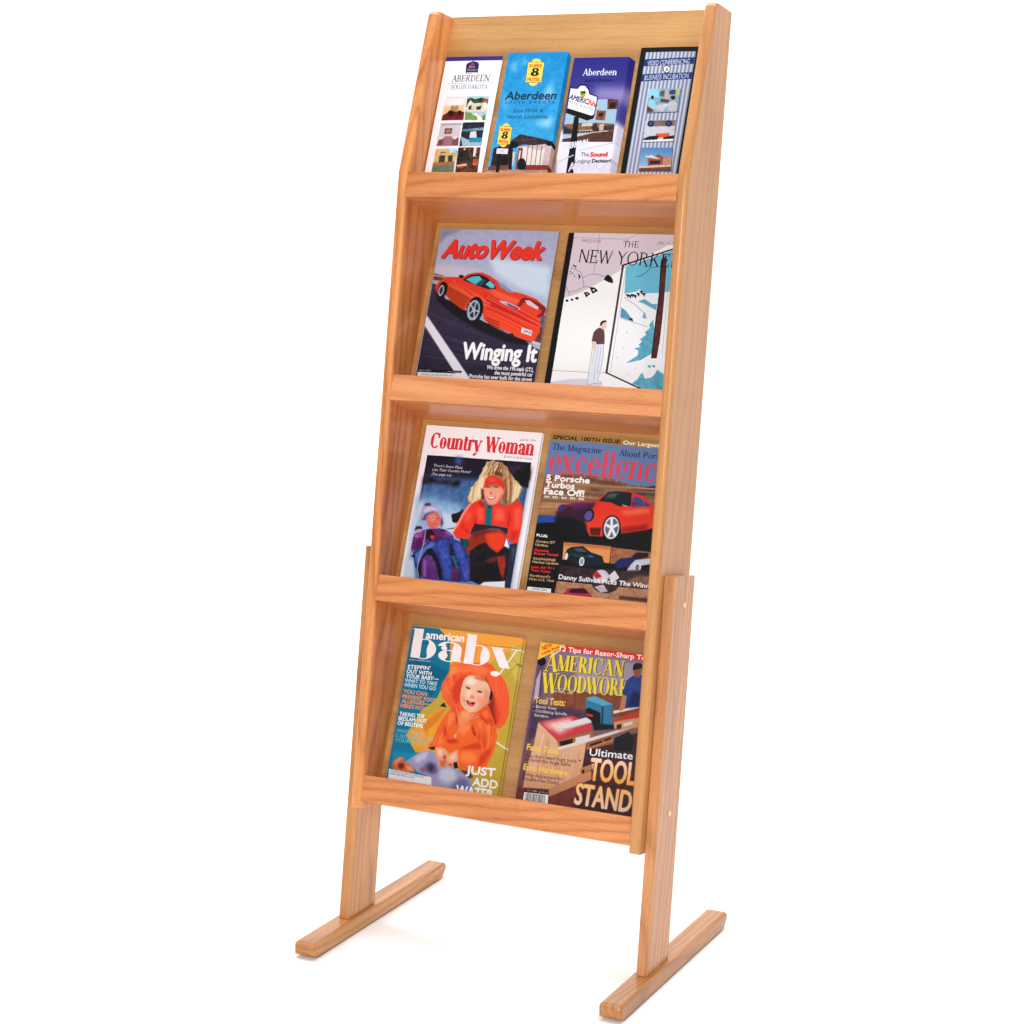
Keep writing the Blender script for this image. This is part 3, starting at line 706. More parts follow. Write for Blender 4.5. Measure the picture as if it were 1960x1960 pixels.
['P',[146,160,190],None,0,0,[115.7,84,131,91.9,152.2,104.5,139.8,103.7,124.8,95]],
['B',1.5,[-0.2,98.7,42.3,137.4,116.6,171.9,220,202.2,223.9,254.7,-1.4,267.1]],
['L',[246,90,60],1.5,[36.8,91.8,70.5,110.5,104.8,127.9]],
['L',[246,90,60],1.3,[37.6,87,76.2,107,112.1,124.5]],
['L',[214,50,36],1,[39.6,90.3,74.3,108.9,108.5,128.6]],
['L',[246,90,60],1.3,[38.1,87.2,76.6,104.9,113.3,123.1]],
['L',[214,50,36],1.1,[34.4,93.2,68.5,111.4,103.2,127.6]],
['L',[255,130,90],1.5,[39.6,87.8,74.9,107.5,112.2,124.4]],
['L',[214,50,36],1.1,[27.8,96.8,65.2,112.5,100.5,127.1]],
['L',[246,90,60],1.3,[38.4,91,72.2,110.7,105.1,128]],
['L',[255,130,90],1.3,[33.2,93.8,69,109.6,103.1,127.6]],
['L',[214,50,36],0.7,[38.2,91.1,73.8,109,107.2,128.3]],
['L',[246,90,60],1.6,[41.7,88.7,74.2,107,110.2,126.7]],
['L',[214,50,36],1.3,[42,88.8,75.1,108.3,108.8,128.4]],
['L',[246,90,60],1.6,[39.3,90.5,75.1,108.3,107.7,128.4]],
['L',[255,130,90],1.2,[30.5,95.3,66.7,111.4,100.9,127.2]],
['L',[250,96,66],1.9,[103.6,116.3,154.4,136.9,203.8,154.3]],
['L',[250,96,66],1.3,[108.6,137.7,156,154.5,199.3,170.2]],
['L',[214,46,34],1.5,[103.8,110.3,154.2,129.8,204.4,151.1]],
['L',[200,40,30],1.8,[103.5,118.4,150.9,137.1,203.2,157.9]],
['L',[250,96,66],1.3,[104,126.2,155.7,143.6,202.7,160.4]],
['L',[214,46,34],1.5,[103.7,113.2,156.7,132.5,204.1,152.4]],
['L',[250,96,66],1.9,[103.7,114.6,153.9,135.2,203.5,156]],
['L',[200,40,30],1.5,[103.6,116.6,151.7,135.4,203.3,157]],
['L',[214,46,34],1.3,[103.4,122.3,155.4,141.2,203.2,157.8]],
['L',[250,96,66],1.1,[104.4,127.1,153.4,142.5,202.6,160.7]],
['L',[250,96,66],1.4,[103.8,110.2,153.3,132.4,204,153.4]],
['L',[214,46,34],1.1,[109.4,139.6,155.7,155.3,197.9,174.2]],
['L',[250,96,66],1.2,[103.9,126,152.6,143.4,202.7,160.3]],
['L',[200,40,30],1.3,[106.4,132.1,151.4,148.5,200.1,167.8]],
['L',[250,96,66],1.5,[110.3,141.7,154,157.4,197.3,176]],
['L',[250,96,66],1.3,[106.5,132.4,154.5,151.8,199.8,168.7]],
['L',[214,46,34],1.1,[106.4,132.1,155.8,149.6,200.3,167.3]],
['L',[250,96,66],1.8,[104,103.8,155.3,127,204.8,148.8]],
['E',[40,20,30],0,0,[51.2,80.2,4.6,2.7],-176.8],
['E',[14,12,18],0,0,[86.3,135.7,22.1,15.1],89.5],
['E',[170,182,206],0,0,[84.1,136.2,17.2,11.4],90.1],
['E',[50,52,66],0,0,[84.7,135.8,13.1,8.2],90.9],
['L',[196,204,222],2.2,[84.7,135.8,94.9,138.1]],
['L',[196,204,222],2.2,[84.7,135.8,89,151.3]],
['L',[196,204,222],2.2,[84.7,135.8,77.1,143]],
['L',[196,204,222],2.2,[84.7,135.8,75.7,124.7]],
['L',[196,204,222],2.2,[84.7,135.8,86.7,121.7]],
['E',[190,196,212],0,0,[84.6,136.2,4.2,2.6],74],
['E',[14,12,18],0,0,[21,103.3,13.3,8.9],89.5],
['E',[176,184,204],0,0,[18.7,104.9,9.5,5.4],91.5],
['E',[60,60,72],0,0,[18.7,104.9,6.6,3],92.9],
['P',[150,30,26],None,0,0,[161.2,126.2,165,114.5,171.3,111.4,181.4,113.5,206.2,123.3,212.2,128.9,210.3,138.4,202.1,143.6,197.2,140.9,205,135.3,204.3,131.2,178.3,120.8,170.5,120.1,166.3,127.5]],
['P',[226,206,216],None,0,0,[172.2,116.3,181,116,199.1,126.9,196.8,131.1,177.5,122.7]],
['P',[205,190,220],None,0,0,[126.8,118.3,142.7,119.8,167.1,129.7,165.1,133.1,143.9,126.5,132,122.3]],
['P',[90,60,110],None,0,0,[140.8,121.6,164.5,130.2,162.6,132,143.7,125.2]],
['P',[244,240,246],None,0,0,[174.9,161.2,194.6,165.7,194.4,174.3,175.2,169.8]],
['T','2SMP 833',[178.1,168.9,193.6,172.3],5.3,[60,60,80],'s',0,0,None,None],
['L',[70,20,20],1,[107.6,147.8,133.5,155.1]],
['L',[70,20,20],1,[110.7,152.3,134.4,159.6]],
['L',[70,20,20],1,[113.8,156.7,135.2,164.1]],
['E',[40,20,24],0,0,[157.9,174.7,5.3,2.9],-178.9],
['B',0.5,[0,0,212,0,212,278,0,278]],
['T','AutoWeek',[10.5,49.5,195.5,48.7],29.8,[110,60,80],'s',4.0,0.28,None,None],
['T','AutoWeek',[8.8,48.2,193.9,47.5],29.8,[236,62,48],'s',4.0,0.28,None,None],
['T','Winging It',[77.8,217.3,208.8,216],27.2,[250,248,252],'s',2.6,0,None,None],
['T','We drive the 195-mph GT2,',[125.4,232.2,207.3,232.5],6.5,[232,228,236],'s',0.4,0,None,None],
['T','the most powerful car',[140.3,240.5,207.4,240.2],6.5,[232,228,236],'s',0.4,0,None,None],
['T','Porsche has ever built for the street',[97.5,248.1,207.5,247.9],6.1,[232,228,236],'s',0.4,0,None,None],
['P',[16,12,20],None,0,0,[1.1,237.3,81.7,237.8,82.4,241.4,0.6,241.9]],
['T','March 12,2001',[3.8,240.9,24.5,241.1],2.4,[220,220,226],'s',0,0,None,None],
['T','www.autoweek.com',[56.3,240.7,82.3,240.8],2.4,[220,220,226],'s',0,0,None,None],
['P',[230,226,232],None,0,0,[2,243.1,83.1,242.6,84,250,2.2,250.2]],
['T','THE ADRENALINE WEEKLY FOR ENTHUSIASTS',[8.7,248.2,67.8,247.6],2.7,[90,90,100],'s',0,0,None,None],
]),
'M2': (206, 277, [
['P',[222,210,222],None,0,0,[0,0,206,0,206,277,0,277]],
['P',[251,251,252],None,0,0,[9,108.3,27.5,102.5,47.3,92.6,72.6,77.5,101.3,58.6,189.3,7.1,199.6,6.9,221.8,266.6,-3.6,271.6]],
['P',[224,220,232],None,0,1,[4.9,246.1,42.3,239.3,69.7,237.4,97.9,241.9,101.9,265.6,5,271.2]],
['L',[120,110,130],0.5,[7,8.1,99.5,9.2,119.3,0.5]],
['L',[120,110,130],0.5,[53.5,1.9,53.5,68.2]],
['L',[120,110,130],0.5,[103.8,9.1,99.8,23.5]],
['L',[90,86,100],0.6,[7.7,85.7,18.2,103.8]],
['L',[90,86,100],0.6,[18.1,60.6,30.7,64.4,37.1,76.5,40.7,89.1]],
['L',[90,86,100],0.6,[35.6,74.5,45.5,69.1,55.9,67.3,65.8,69.1,74.2,72.1]],
['L',[90,86,100],0.6,[15.9,98.2,28.5,95.7,40.7,89.1,49.9,88.8]],
['P',[14,14,18],None,0,0,[72.8,76.6,75.2,70.4,78.6,67.7,84.3,71,88.3,76.1,89.9,81.8,82,80.4]],
['P',[14,14,18],None,0,0,[50.2,89.2,59.7,89.7,66.1,94.8,57.5,100,53.7,94.8]],
['P',[240,236,200],None,0,0,[56.4,93.1,59.7,92.2,60.6,95,57.7,95.9]],
['P',[14,14,18],None,0,0,[41.8,98.1,48.1,97.1,53.7,100.1,47.5,106.5]],
['P',[240,236,220],None,0,0,[46.3,99.6,49.3,99.5,48.9,101.9]],
['E',[14,14,18],0,0,[15.2,112.5,2.6,2],-171.9],
['E',[14,14,18],0,0,[23.5,110.8,2.4,1.8],-172.2],
['E',[14,14,18],0,0,[31.7,108.1,3,2.3],-171.8],
['P',[14,14,18],None,0,0,[14.5,52.1,18.8,54.4,22.8,55.1,19.7,56.9,16.4,55.5]],
['P',[14,14,18],None,0,0,[25.9,67.8,31.1,70.5,32.1,73.8,28.9,77.8,29.3,73.1]],
['E',[14,14,18],0,0,[14,59.1,1.1,1],-150.6],
['E',[14,14,18],0,0,[12.2,64.1,1.1,1],-143.9],
['E',[14,14,18],0,0,[16.6,66.9,1.1,1],-149.2],
['E',[14,14,18],0,0,[12.5,68.2,1.1,1],-153.7],
['E',[14,14,18],0,0,[21.1,71.7,1.1,1],-152],
['E',[14,14,18],0,0,[21,58.5,1.1,1],-150.8],
['P',[118,198,226],None,0,0,[107.2,53.6,191.5,21.3,202.8,93.4,165.9,95.1,111.7,98.5]],
['P',[246,248,252],None,0,0,[111.6,98.1,130.3,94.3,135.9,90,145.3,96.4,165.8,94.7,202.2,89.4,215.1,263,159.3,247.5,105.7,225.5,111,137]],
['P',[110,180,208],None,0,0,[136,109.8,146.7,105.4,160.5,112.9,168.7,112.6,168.2,122.7,148,113.4]],
['P',[40,50,60],None,0,0,[113.1,98.5,120.4,99.1,118.9,105.2,116.2,101.6]],
['P',[40,50,60],None,0,0,[117.5,99.4,124.7,99.9,123.2,106,120.5,102.5]],
['P',[40,50,60],None,0,0,[121.4,97.8,128.7,98.4,127.1,104.5,124.5,100.9]],
['P',[40,50,60],None,0,0,[125.8,99.1,133.1,99.6,131.5,105.7,128.9,102.2]],
['P',[40,50,60],None,0,0,[130.5,95.5,137.7,96,136.2,102.1,133.5,98.6]],
['P',[40,50,60],None,0,0,[135.2,92.1,142.4,92.6,140.9,98.7,138.2,95.2]],
['P',[40,50,60],None,0,0,[139.9,95.5,147.1,96.1,145.6,102.2,142.9,98.7]],
['L',[110,120,150],0.7,[112.5,103.6,133.8,115.9,153.4,131.3]],
['L',[110,120,150],0.6,[110.5,137.4,158,149.5]],
['P',[96,160,190],None,14,0,[109.7,120.1,117.4,124.6,124.8,131.4,132.9,142.1,123,139.5,110.7,136]],
['P',[20,40,50],None,0,0,[125.1,139.4,130.8,136.2,134,142.5]],
['P',[110,180,206],None,0,0,[147.4,135.5,150,125.4,155,137.2]],
['P',[104,178,204],None,12,0,[166.1,137.8,160.7,147,163.4,150.9,155.4,159.2,159,162.1,148.9,170.5,153.5,173.3,148.3,179.5,152.8,181.7,142.6,185.4,149.8,188.4,149.9,195.8,132.3,209.2,156.3,203.1,173,191.3,173.6,162.5]],
['P',[104,178,204],None,14,0,[147.5,241.2,155.9,232.9,158.5,226.8,161.5,222.3,167.2,232.3,177.1,229.8,181.6,225.6,185.3,216.7,196.6,223.2,211.7,227.9,215.8,266.9,166.6,254,156.6,243.7]],
['L',[20,24,34],0.8,[127.4,70,136.4,67.3,143.8,61,148.9,54,161.2,52.4]],
['L',[20,24,34],0.8,[139.4,53,148.6,51.8]],
['L',[120,200,224],1,[144.1,63,152.7,57.7]],
['P',[96,48,48],None,12,0,[164.1,42.2,172.2,32.9,175.6,62.1,178.2,94.2,179.7,114.2,181.3,142.2,182.3,172,181.6,198.9,172.3,199.7,170.9,162.6,169.7,134.6,169,98.6,165.9,66.4]],
['P',[20,14,20],None,0,0,[164.1,42.2,165.7,41.8,169.6,94.5,171.4,134.6,173.9,199.6,172.3,199.7,170.9,162.6,169.7,134.6,169,98.6]],
['L',[150,160,180],0.5,[180.6,62,189.8,193.5]],
['P',[104,178,204],None,10,0,[186.6,81.9,199.7,73.4,211.9,190.5,197.5,177.3]],
['P',[90,150,180],None,0,0,[168.4,212.8,170.8,209.9,172.8,211.8,173.6,209.4,174.1,214.9]],
['P',[90,150,180],None,0,0,[175.5,212,177.9,209.1,179.9,211,180.7,208.6,181.2,214.1]],
['E',[120,130,150],0,0,[116.4,201.4,1,0.6],-179.5],
['E',[120,130,150],0,0,[139.3,226.2,1,0.6],179.8],
['E',[120,130,150],0,0,[149.7,216.5,1.1,0.6],-179.9],
['E',[120,130,150],0,0,[124.1,184.6,1,0.6],-179.3],
['E',[120,130,150],0,0,[126.4,160.5,1.1,0.6],179.9],
['L',[80,60,74],2.6,[102.3,52.1,102.8,225.7]],
['L',[12,12,16],1,[100.7,52.1,101.1,225.8]],
['L',[120,120,140],0.5,[107.6,56,108.8,225.4]],
['L',[12,12,16],2.2,[101.1,225.8,161.4,247.8,192,258.5]],
['L',[12,12,16],2.4,[100.7,52.3,195.2,18.1]],
['L',[90,90,110],0.5,[10.1,226.9,73.3,227.2]],
['L',[90,90,110],0.5,[91.2,227.1,102,226.1]],
['P',[232,236,246],None,0,0,[71,180.1,90.2,180.6,92.9,204.2,91.5,222.3,89.1,239.4,95.6,240.9,95,243.3,85.6,243.8,79.6,245.9,72.9,246.1,71.6,217.3,72.1,195.1]],
['L',[110,120,150],0.5,[71,180.1,72.1,195.1,71.6,217.3,72.9,246.1,79.6,245.9,85.6,243.8,95,243.3,95.2,240.9,89.5,239.4,91.5,222.3,92.9,204.2,90.2,180.6]],
['L',[130,150,190],0.5,[82,184.6,81.4,212.8,83,240.7]],
['L',[130,150,190],0.5,[86.5,186.4,86.9,226.5]],
['L',[190,120,110],0.4,[76.7,190.9,75.8,213]],
['P',[114,74,80],None,0,0,[78.6,154.1,87,157.8,89.8,168.1,91.5,180.5,78.4,181.9,76.2,177.8,68.8,177.1,69.4,163,73.2,157.7]],
['P',[236,206,200],None,0,0,[68.9,177.5,75.9,178.8,79.7,189.7,76.9,191.9,71,185.1]],
['P',[238,208,200],None,0,0,[80.1,150.4,86.2,144,90,147.9,90.1,154.4,87,157.4,80.7,154.4]],
['P',[34,20,26],None,0,0,[78.6,151.6,78.7,146,82.4,142.6,87.6,142.4,89.8,145.1,85,145.3,82.3,148.3,81.1,151.5]],
['T','THE',[96.2,22.2,122.8,22.3],10.3,[26,22,30],'v',0,0,None,None],
['T','NEW YORKER',[24.8,49.1,195.8,53.4],21.8,[20,16,24],'v',0,0,None,None],
['T','PRICE $3.00',[24.9,15.4,57.5,15.7],5.0,[130,124,136],'s',0,0,None,None],
['T','JAN. 15,2001',[153.9,16.1,187.8,16.9],4.9,[130,124,136],'s',0,0,None,None],
['P',[14,14,18],None,0,0,[0.1,-1.5,8.8,-1.3,9.8,250.7,10.6,278.9,-2.2,279.6,-2.7,247.4]],
]),
'M3': (209.5, 277, [
['P',[250,246,251],None,0,0,[0,0,209.5,0,209.5,277,0,277]],
['P',[26,20,40],[64,90,140],0,0,[9.3,49.9,198.1,49.3,197.9,284.8,9.8,285.5]],
['P',[66,104,160],[110,150,200],14,8,[10.5,86.1,81.3,84.6,198.7,79.5,198.1,109.2,197.9,284.8,9.8,285.5]],
['P',[150,190,225],None,10,14,[4.2,118.9,46.7,121.2,89.8,129,101.6,191.4,10.7,236.9]],
['P',[206,222,240],None,0,6,[10.2,127.9,19.3,130.9,10.1,180.7,10.7,236.9,2.1,172]],
['P',[206,220,240],None,0,8,[50.3,139.7,88.8,145.9,90,173.8,65.6,175.9]],
['P',[30,24,36],None,20,6,[10.5,86.1,40.6,89.5,82,88.3,75.6,98.2,41.7,95.1,10.6,97.5]],
['P',[70,110,180],None,0,8,[60.2,50.2,74.8,50.1,75.1,62.4,64.8,63.1]],
['P',[60,40,70],None,20,8,[156.2,56.6,198.8,57.2,197.4,83.4,178.9,81]],
['P',[24,18,26],None,20,4,[183.5,62.1,199.8,62.8,200.7,79.4,190.1,76.5]],
['N',240,[6.8,67.3,84.9,103.2],[[110,110,150],[50,50,80],[140,120,130]],1],
['P',[206,222,240],None,0,5,[2.9,218.9,19.2,226.8,26.6,254.1,6.1,256]],
['P',[34,28,34],None,20,1,[72.2,145.4,91.2,136.4,86.9,157.3,76.3,156.3]],
['P',[14,12,22],None,14,2,[171.5,64.5,197.2,51.1,200,91.1,192.3,89.4,181.6,85.7,172.3,76]],
['P',[22,16,26],None,10,1,[72.8,143.9,79.5,142.2,84,145.3,89.6,134.4,93.6,135.3,85.9,148.6,80.8,158.9,75.6,151.8]],
['L',[20,18,26],1.2,[69.2,168.6,84,165.6]],
['P',[186,140,96],None,18,0,[122.2,53.6,126.2,51.3,135.1,51.5,146.8,53,158.5,62,168.2,74,181.2,83.4,188.8,90.9,189,98.9,184.5,108.4,176.3,118.2,169.8,123.9,156.5,119.8,128.1,116.3,123.4,124.8,110.2,128.7,104,122.9,97.5,122.2,97.4,108.3,101.3,95.2,109.2,83,115.7,69.8]],
['L',[236,206,160],1.1,[118.3,60.4,119.9,82.2,119.9,104.1]],
['L',[236,206,160],1.3,[114.4,72.2,108.9,97.6,117.5,117.1]],
['L',[250,232,200],1.4,[109.5,86.2,101.3,107.7,107.9,123.4]],
['L',[216,176,126],1.3,[111,82.9,118.2,100.3,115.1,124.1]],
['L',[236,206,160],0.7,[118.8,59.1,127.8,83.9,119.7,105.8]],
['L',[250,232,200],1.1,[112.2,79.5,108.5,102.9,115.5,123]],
['L',[250,232,200],1.2,[111.6,81.4,108.9,104.3,113.2,125]],
['L',[216,176,126],1,[108.1,89.3,106.5,104.6,107.8,123.4]],
['L',[236,206,160],0.7,[115.2,69.4,122.9,88.2,118.2,115.2]],
['L',[216,176,126],0.8,[111.9,80.3,120.4,102.3,115.1,124.3]],
['L',[250,232,200],1.3,[119.5,57,125.2,75.1,120.7,98.3]],
['L',[250,232,200],1.2,[108.3,88.8,104.7,102.3,106.2,122.9]],
['L',[216,176,126],1,[119.1,57.9,112.2,77.1,120.1,102.7]],
['L',[216,176,126],0.6,[114.8,70.8,123.4,88.6,118.1,115.4]],
['L',[216,176,126],1.3,[110.6,83.8,107.8,109.4,114.8,125]],
['L',[250,232,200],0.7,[110.2,84.7,118.8,104.4,113.9,125.3]],
['L',[216,176,126],1.2,[112,80,109,100.3,115.4,123.2]],
['L',[236,206,160],1.3,[109.4,86.4,113,103.5,109.7,124]],
['L',[216,176,126],0.8,[114.3,72.5,116,96.8,116.8,119.2]],
['L',[250,232,200],0.6,[117.7,62,110.7,79.8,120.1,102.7]],
['L',[236,206,160],0.9,[107.9,89.7,109.8,100.7,104.9,122.5]],
['L',[250,232,200],0.7,[107.2,91.4,100.5,106,99.8,120.9]],
['L',[250,232,200],1.1,[118,61.1,117.8,86.6,119.9,104.1]],
['L',[250,232,200],1,[118.8,59,123.8,83.5,119.8,105.1]],
['L',[216,176,126],0.6,[119.9,55.7,118.7,83.5,120.2,102.1]],
['L',[236,206,160],0.8,[114,73.4,110.1,100.1,116.5,120]],
['L',[250,232,200],1.1,[111.4,82,105.9,100.9,112.7,124.9]],
['L',[216,176,126],0.9,[111.6,81.3,120.1,104.9,114.3,125.4]],
['L',[250,232,200],1.3,[113.9,73.9,119.9,97.5,117.5,117.2]],
['L',[216,176,126],1.4,[117.8,61.8,111.6,84.4,120,103.6]],
['L',[250,232,200],0.6,[120.3,54.5,125,74.7,120.8,97.2]],
['L',[216,176,126],0.7,[108.8,87.8,108.7,109.4,104.7,122.4]],
['L',[250,232,200],1.1,[107.8,90.1,112.4,101.1,104.4,122.3]],
['L',[236,206,160],0.9,[113.5,75,108,102,116.2,121.1]],
['L',[216,176,126],1.1,[119.6,56.5,127.4,73.1,120.8,97.2]],
['L',[250,232,200],1.1,[117.6,62.4,126.4,85.8,119.9,104.4]],
['L',[250,232,200],1,[107.4,90.9,110.4,103,102.6,121.8]],
['L',[250,232,200],1.2,[115.2,69.6,121.4,91.7,118.6,114]],
['L',[250,232,200],1.1,[107.5,90.6,106.1,109.9,105,122.5]],
['L',[236,206,160],0.9,[118.3,60.2,123.3,79.4,120,103.9]],
['L',[236,206,160],1.4,[118.5,59.9,114.4,76.2,120.4,100.3]],
['L',[216,176,126],0.8,[111.5,81.7,112.7,100.4,115.1,124.2]],
['L',[236,206,160],0.9,[116.2,66.6,110.9,88.2,119.2,110.3]],
['L',[250,232,200],1.1,[109.9,85.4,109,110,113.6,125.2]],
['L',[216,176,126],0.6,[114.2,72.9,118.9,100.5,116.8,119.3]],
['L',[236,206,160],0.7,[114.3,72.3,121.5,93.8,118.4,114.7]],
['L',[250,232,200],1.1,[117.9,61.6,121.4,80.3,120,103.7]],
['L',[236,206,160],1,[110.4,84.3,107.1,110.1,114.7,125.4]],
['L',[250,232,200],0.9,[116.6,65.4,109.7,90.3,118.8,113.4]],
['L',[216,176,126],1.4,[115.5,68.5,119.4,92.3,119.3,109.6]],
['L',[236,206,160],1.3,[116.4,65.8,119.2,84.8,119.1,111.2]],
['L',[236,206,160],0.7,[118.7,59.4,126.2,79.6,120.2,101.6]],
['L',[236,206,160],1.1,[119.7,56.4,114.3,78.8,120.3,100.9]],
['L',[250,232,200],0.6,[118.9,58.7,117.2,77.4,119.9,104.8]],
['L',[250,232,200],0.8,[112.6,78.2,120.3,98.6,115.8,122.2]],
['L',[250,232,200],0.9,[109,87.3,109.8,108.2,109.1,123.8]],
['L',[250,232,200],1.1,[109.2,86.8,111.1,108.7,106.1,122.8]],
['L',[250,232,200],0.7,[114.7,71.3,122.1,92.1,118.6,114]],
['L',[236,206,160],1,[114.7,71.1,113.3,98.8,117.5,117.3]],
['L',[216,176,126],0.6,[113.8,74,108.1,93.8,117,118.7]],
['L',[236,206,160],1.8,[110.1,89,108.7,103.7,110.3,118.8]],
['L',[216,176,126],1.4,[108.4,90.7,108.4,104.9,108.3,118.8]],
['L',[216,176,126],1,[102.1,97.2,102.7,108.3,99.3,118.6]],
['L',[216,176,126],1.2,[115,80.2,117.6,93.6,116.6,109.9]],
['L',[216,176,126],1.4,[113.1,83.6,115.6,97.9,115.4,111.8]],
['L',[250,232,200],1.8,[102.3,97,103.9,106.9,101.9,118.7]],
['L',[216,176,126],1.7,[107.4,91.7,108.2,105.6,105.3,118.7]],
['L',[236,206,160],2.1,[109.2,89.8,107.3,103.4,109.5,118.8]],
['L',[250,232,200],1.8,[109.6,89.5,107.6,104.1,110.2,118.8]],
['L',[236,206,160],1,[109.8,89.2,111.2,103.3,111.1,118.4]],
['L',[250,232,200],1.2,[107.1,92.1,107.6,105,106.3,118.7]],
['L',[250,232,200],1,[112.9,84,114.5,99.7,114.5,113.2]],
['L',[216,176,126],1.9,[111.5,86.6,113,101.2,113,115.5]],
['L',[216,176,126],1.7,[103.8,95.4,102.2,106.8,101.3,118.6]],
['L',[236,206,160],1.1,[113.7,82.6,112.7,98.6,115.1,112.3]],
['L',[250,232,200],1.4,[116.5,77.4,118,92.3,118.7,106.7]],
['L',[250,232,200],1,[112.6,84.5,114.8,98.2,114.6,113.1]],
['L',[236,206,160],1.7,[110.5,88.4,112.2,103,110,118.8]],
['L',[236,206,160],2,[103,96.2,103.6,108.3,102,118.7]],
['L',[236,206,160],1.7,[116.9,76.7,115.8,91.7,118.3,107.4]],
['L',[250,232,200],1.8,[115.6,79.2,117.2,95.5,116.4,110.2]],
['L',[250,232,200],1.4,[103.1,96.2,102,108.6,99.4,118.6]],
['L',[216,176,126],2.1,[104.9,94.3,103.9,105.7,104.7,118.7]],
['L',[250,232,200],1,[105.8,93.4,107.7,105.8,105.7,118.7]],
['L',[236,206,160],2.1,[108.6,90.5,109.7,104.6,109.1,118.8]],
['L',[250,232,200],1.9,[116,78.4,117.4,93.3,116.9,109.4]],
['L',[250,232,200],1.3,[101.8,97.5,99.1,107.7,99.3,118.6]],
['L',[236,206,160],1.4,[110.3,88.7,111.6,103.9,110.2,118.8]],
['L',[250,232,200],1.2,[102.7,96.5,102.1,106.9,102.3,118.7]],
['L',[236,206,160],2.1,[106.5,92.6,109,105.7,107.1,118.8]],
['L',[236,206,160],1.1,[109.6,89.5,111.7,102.9,110.3,118.8]],
['L',[250,232,200],1.2,[115.8,78.7,114.8,95.3,116.6,109.9]],
['L',[250,232,200],1.1,[110.9,87.7,111.2,101.3,111.8,117.4]],
['L',[216,176,126],2.1,[105.1,94.1,105.7,107.7,105.7,118.7]],
['L',[216,176,126],1.4,[107.1,92,104.7,105.3,106.5,118.8]],
['L',[250,232,200],1.2,[108.7,90.4,108.7,104.9,107.2,118.8]],
['L',[236,206,160],2.1,[111.3,86.8,113,103.1,111.5,117.8]],
['L',[250,232,200],1.3,[111.9,85.8,113.1,102.8,111.5,117.8]],
['L',[236,206,160],1.4,[114.4,81.3,112.7,96.7,114.9,112.6]],
['L',[250,232,200],1.9,[113.3,83.2,113.1,98.7,114.5,113.1]],
['L',[150,100,64],1.6,[146.9,56.3,145.6,63.2,142.3,74.6]],
['L',[120,76,46],1.1,[132.5,52.9,130.2,66.2,122.3,75.7]],
['L',[250,232,200],0.9,[140.8,53.3,135.4,64.1,131.9,73.7]],
['L',[236,206,160],0.8,[139.6,53.2,137.4,62.8,131.6,73.7]],
['L',[250,232,200],0.8,[142.1,53.5,141.6,61.7,138.8,73.8]],
['L',[150,100,64],1.6,[138.7,53.2,137.8,63.6,130.8,73.9]],
['L',[176,128,86],1.1,[133.9,53,128.6,64.2,126.8,74.7]],
['L',[236,206,160],1.1,[133.8,53,126.7,61.8,127.2,74.6]],
['L',[120,76,46],0.9,[141.9,53.4,140.8,61.1,136.1,73.2]],
['L',[150,100,64],1.1,[145.6,55.5,147.2,65.5,144.7,75.2]],
['L',[176,128,86],1.3,[144.8,55.1,143.2,65.2,143.5,74.9]],
['L',[120,76,46],1.6,[143.7,54.4,140.3,65.7,138.1,73.6]],
['L',[150,100,64],0.8,[128.8,52.8,126.5,64.4,120.6,76]],
['L',[150,100,64],1,[142.1,53.5,138.8,63.2,137.7,73.5]],
['L',[250,232,200],1.4,[141.6,53.3,136.3,63.1,135.5,73]],
['L',[216,176,126],1.2,[130.1,52.8,126.1,63.4,124.3,75.3]],
['L',[216,176,126],1.1,[130.9,52.9,123.7,62.4,121.1,75.9]],
['L',[150,100,64],1.6,[144.3,54.8,140,66.1,138.6,73.7]],
['L',[216,176,126],1.2,[148.4,57.2,149.2,68.4,148.3,76.1]],
['L',[176,128,86],0.7,[126.8,52.7,124.9,64.4,118.2,76.5]],
['L',[120,76,46],1.3,[143.5,54.3,141.7,64.2,136.3,73.2]],
['L',[120,76,46],0.8,[142.5,53.8,141.9,64.5,137.8,73.6]],
['L',[176,128,86],1.5,[128.5,52.8,125.8,66.2,120.3,76.1]],
['L',[216,176,126],1,[150.8,58.5,150.2,67.6,153.2,77.2]],
['L',[150,100,64],1.2,[135.6,53.1,132.6,64,125.7,75]],
['L',[236,206,160],1.1,[131.2,52.9,125.2,66.5,122,75.8]],
['L',[120,76,46],1.3,[131.1,52.9,129.6,63.5,126,74.9]],
['L',[150,100,64],1.6,[131.8,52.9,127.1,65.2,122.2,75.7]],
['L',[120,76,46],1.2,[137,53.1,131.7,64.2,127.3,74.6]],
['L',[216,176,126],1.5,[149.7,57.9,151.2,66.8,150.4,76.6]],
['L',[120,76,46],1,[135.5,53.1,128.9,63.5,126.1,74.9]],
['L',[250,232,200],1,[144.3,54.8,145.7,62.6,140.9,74.3]],
['L',[250,232,200],1.5,[129.6,52.8,128.7,64.4,122.4,75.7]],
['L',[250,232,200],1.1,[142.6,53.8,137.8,64.7,135,73]],
['L',[150,100,64],1.7,[136.6,53.1,128.8,65.1,127.3,74.6]],
['L',[250,232,200],1.5,[139,53.2,130.8,61.8,129.8,74.1]],
['L',[236,206,160],1.1,[149.6,57.8,146.8,67,150,76.5]],
['L',[216,176,126],1.6,[150.5,58.3,152.4,68.4,151.8,76.9]],
['L',[250,232,200],1.3,[150.6,58.4,148.3,69.1,151.6,76.9]],
['L',[250,232,200],1,[129.4,52.8,127,63.6,122.3,75.7]],
['L',[120,76,46],1.7,[142.8,53.9,140.6,62.7,140,74.1]],
['L',[176,128,86],1.2,[130.6,52.9,124.4,62.9,123.6,75.4]],
['L',[150,100,64],1.2,[130.7,52.9,128.9,64.1,120.5,76.1]],
['L',[176,128,86],1,[147.7,56.7,145.3,64.9,147.1,75.8]],
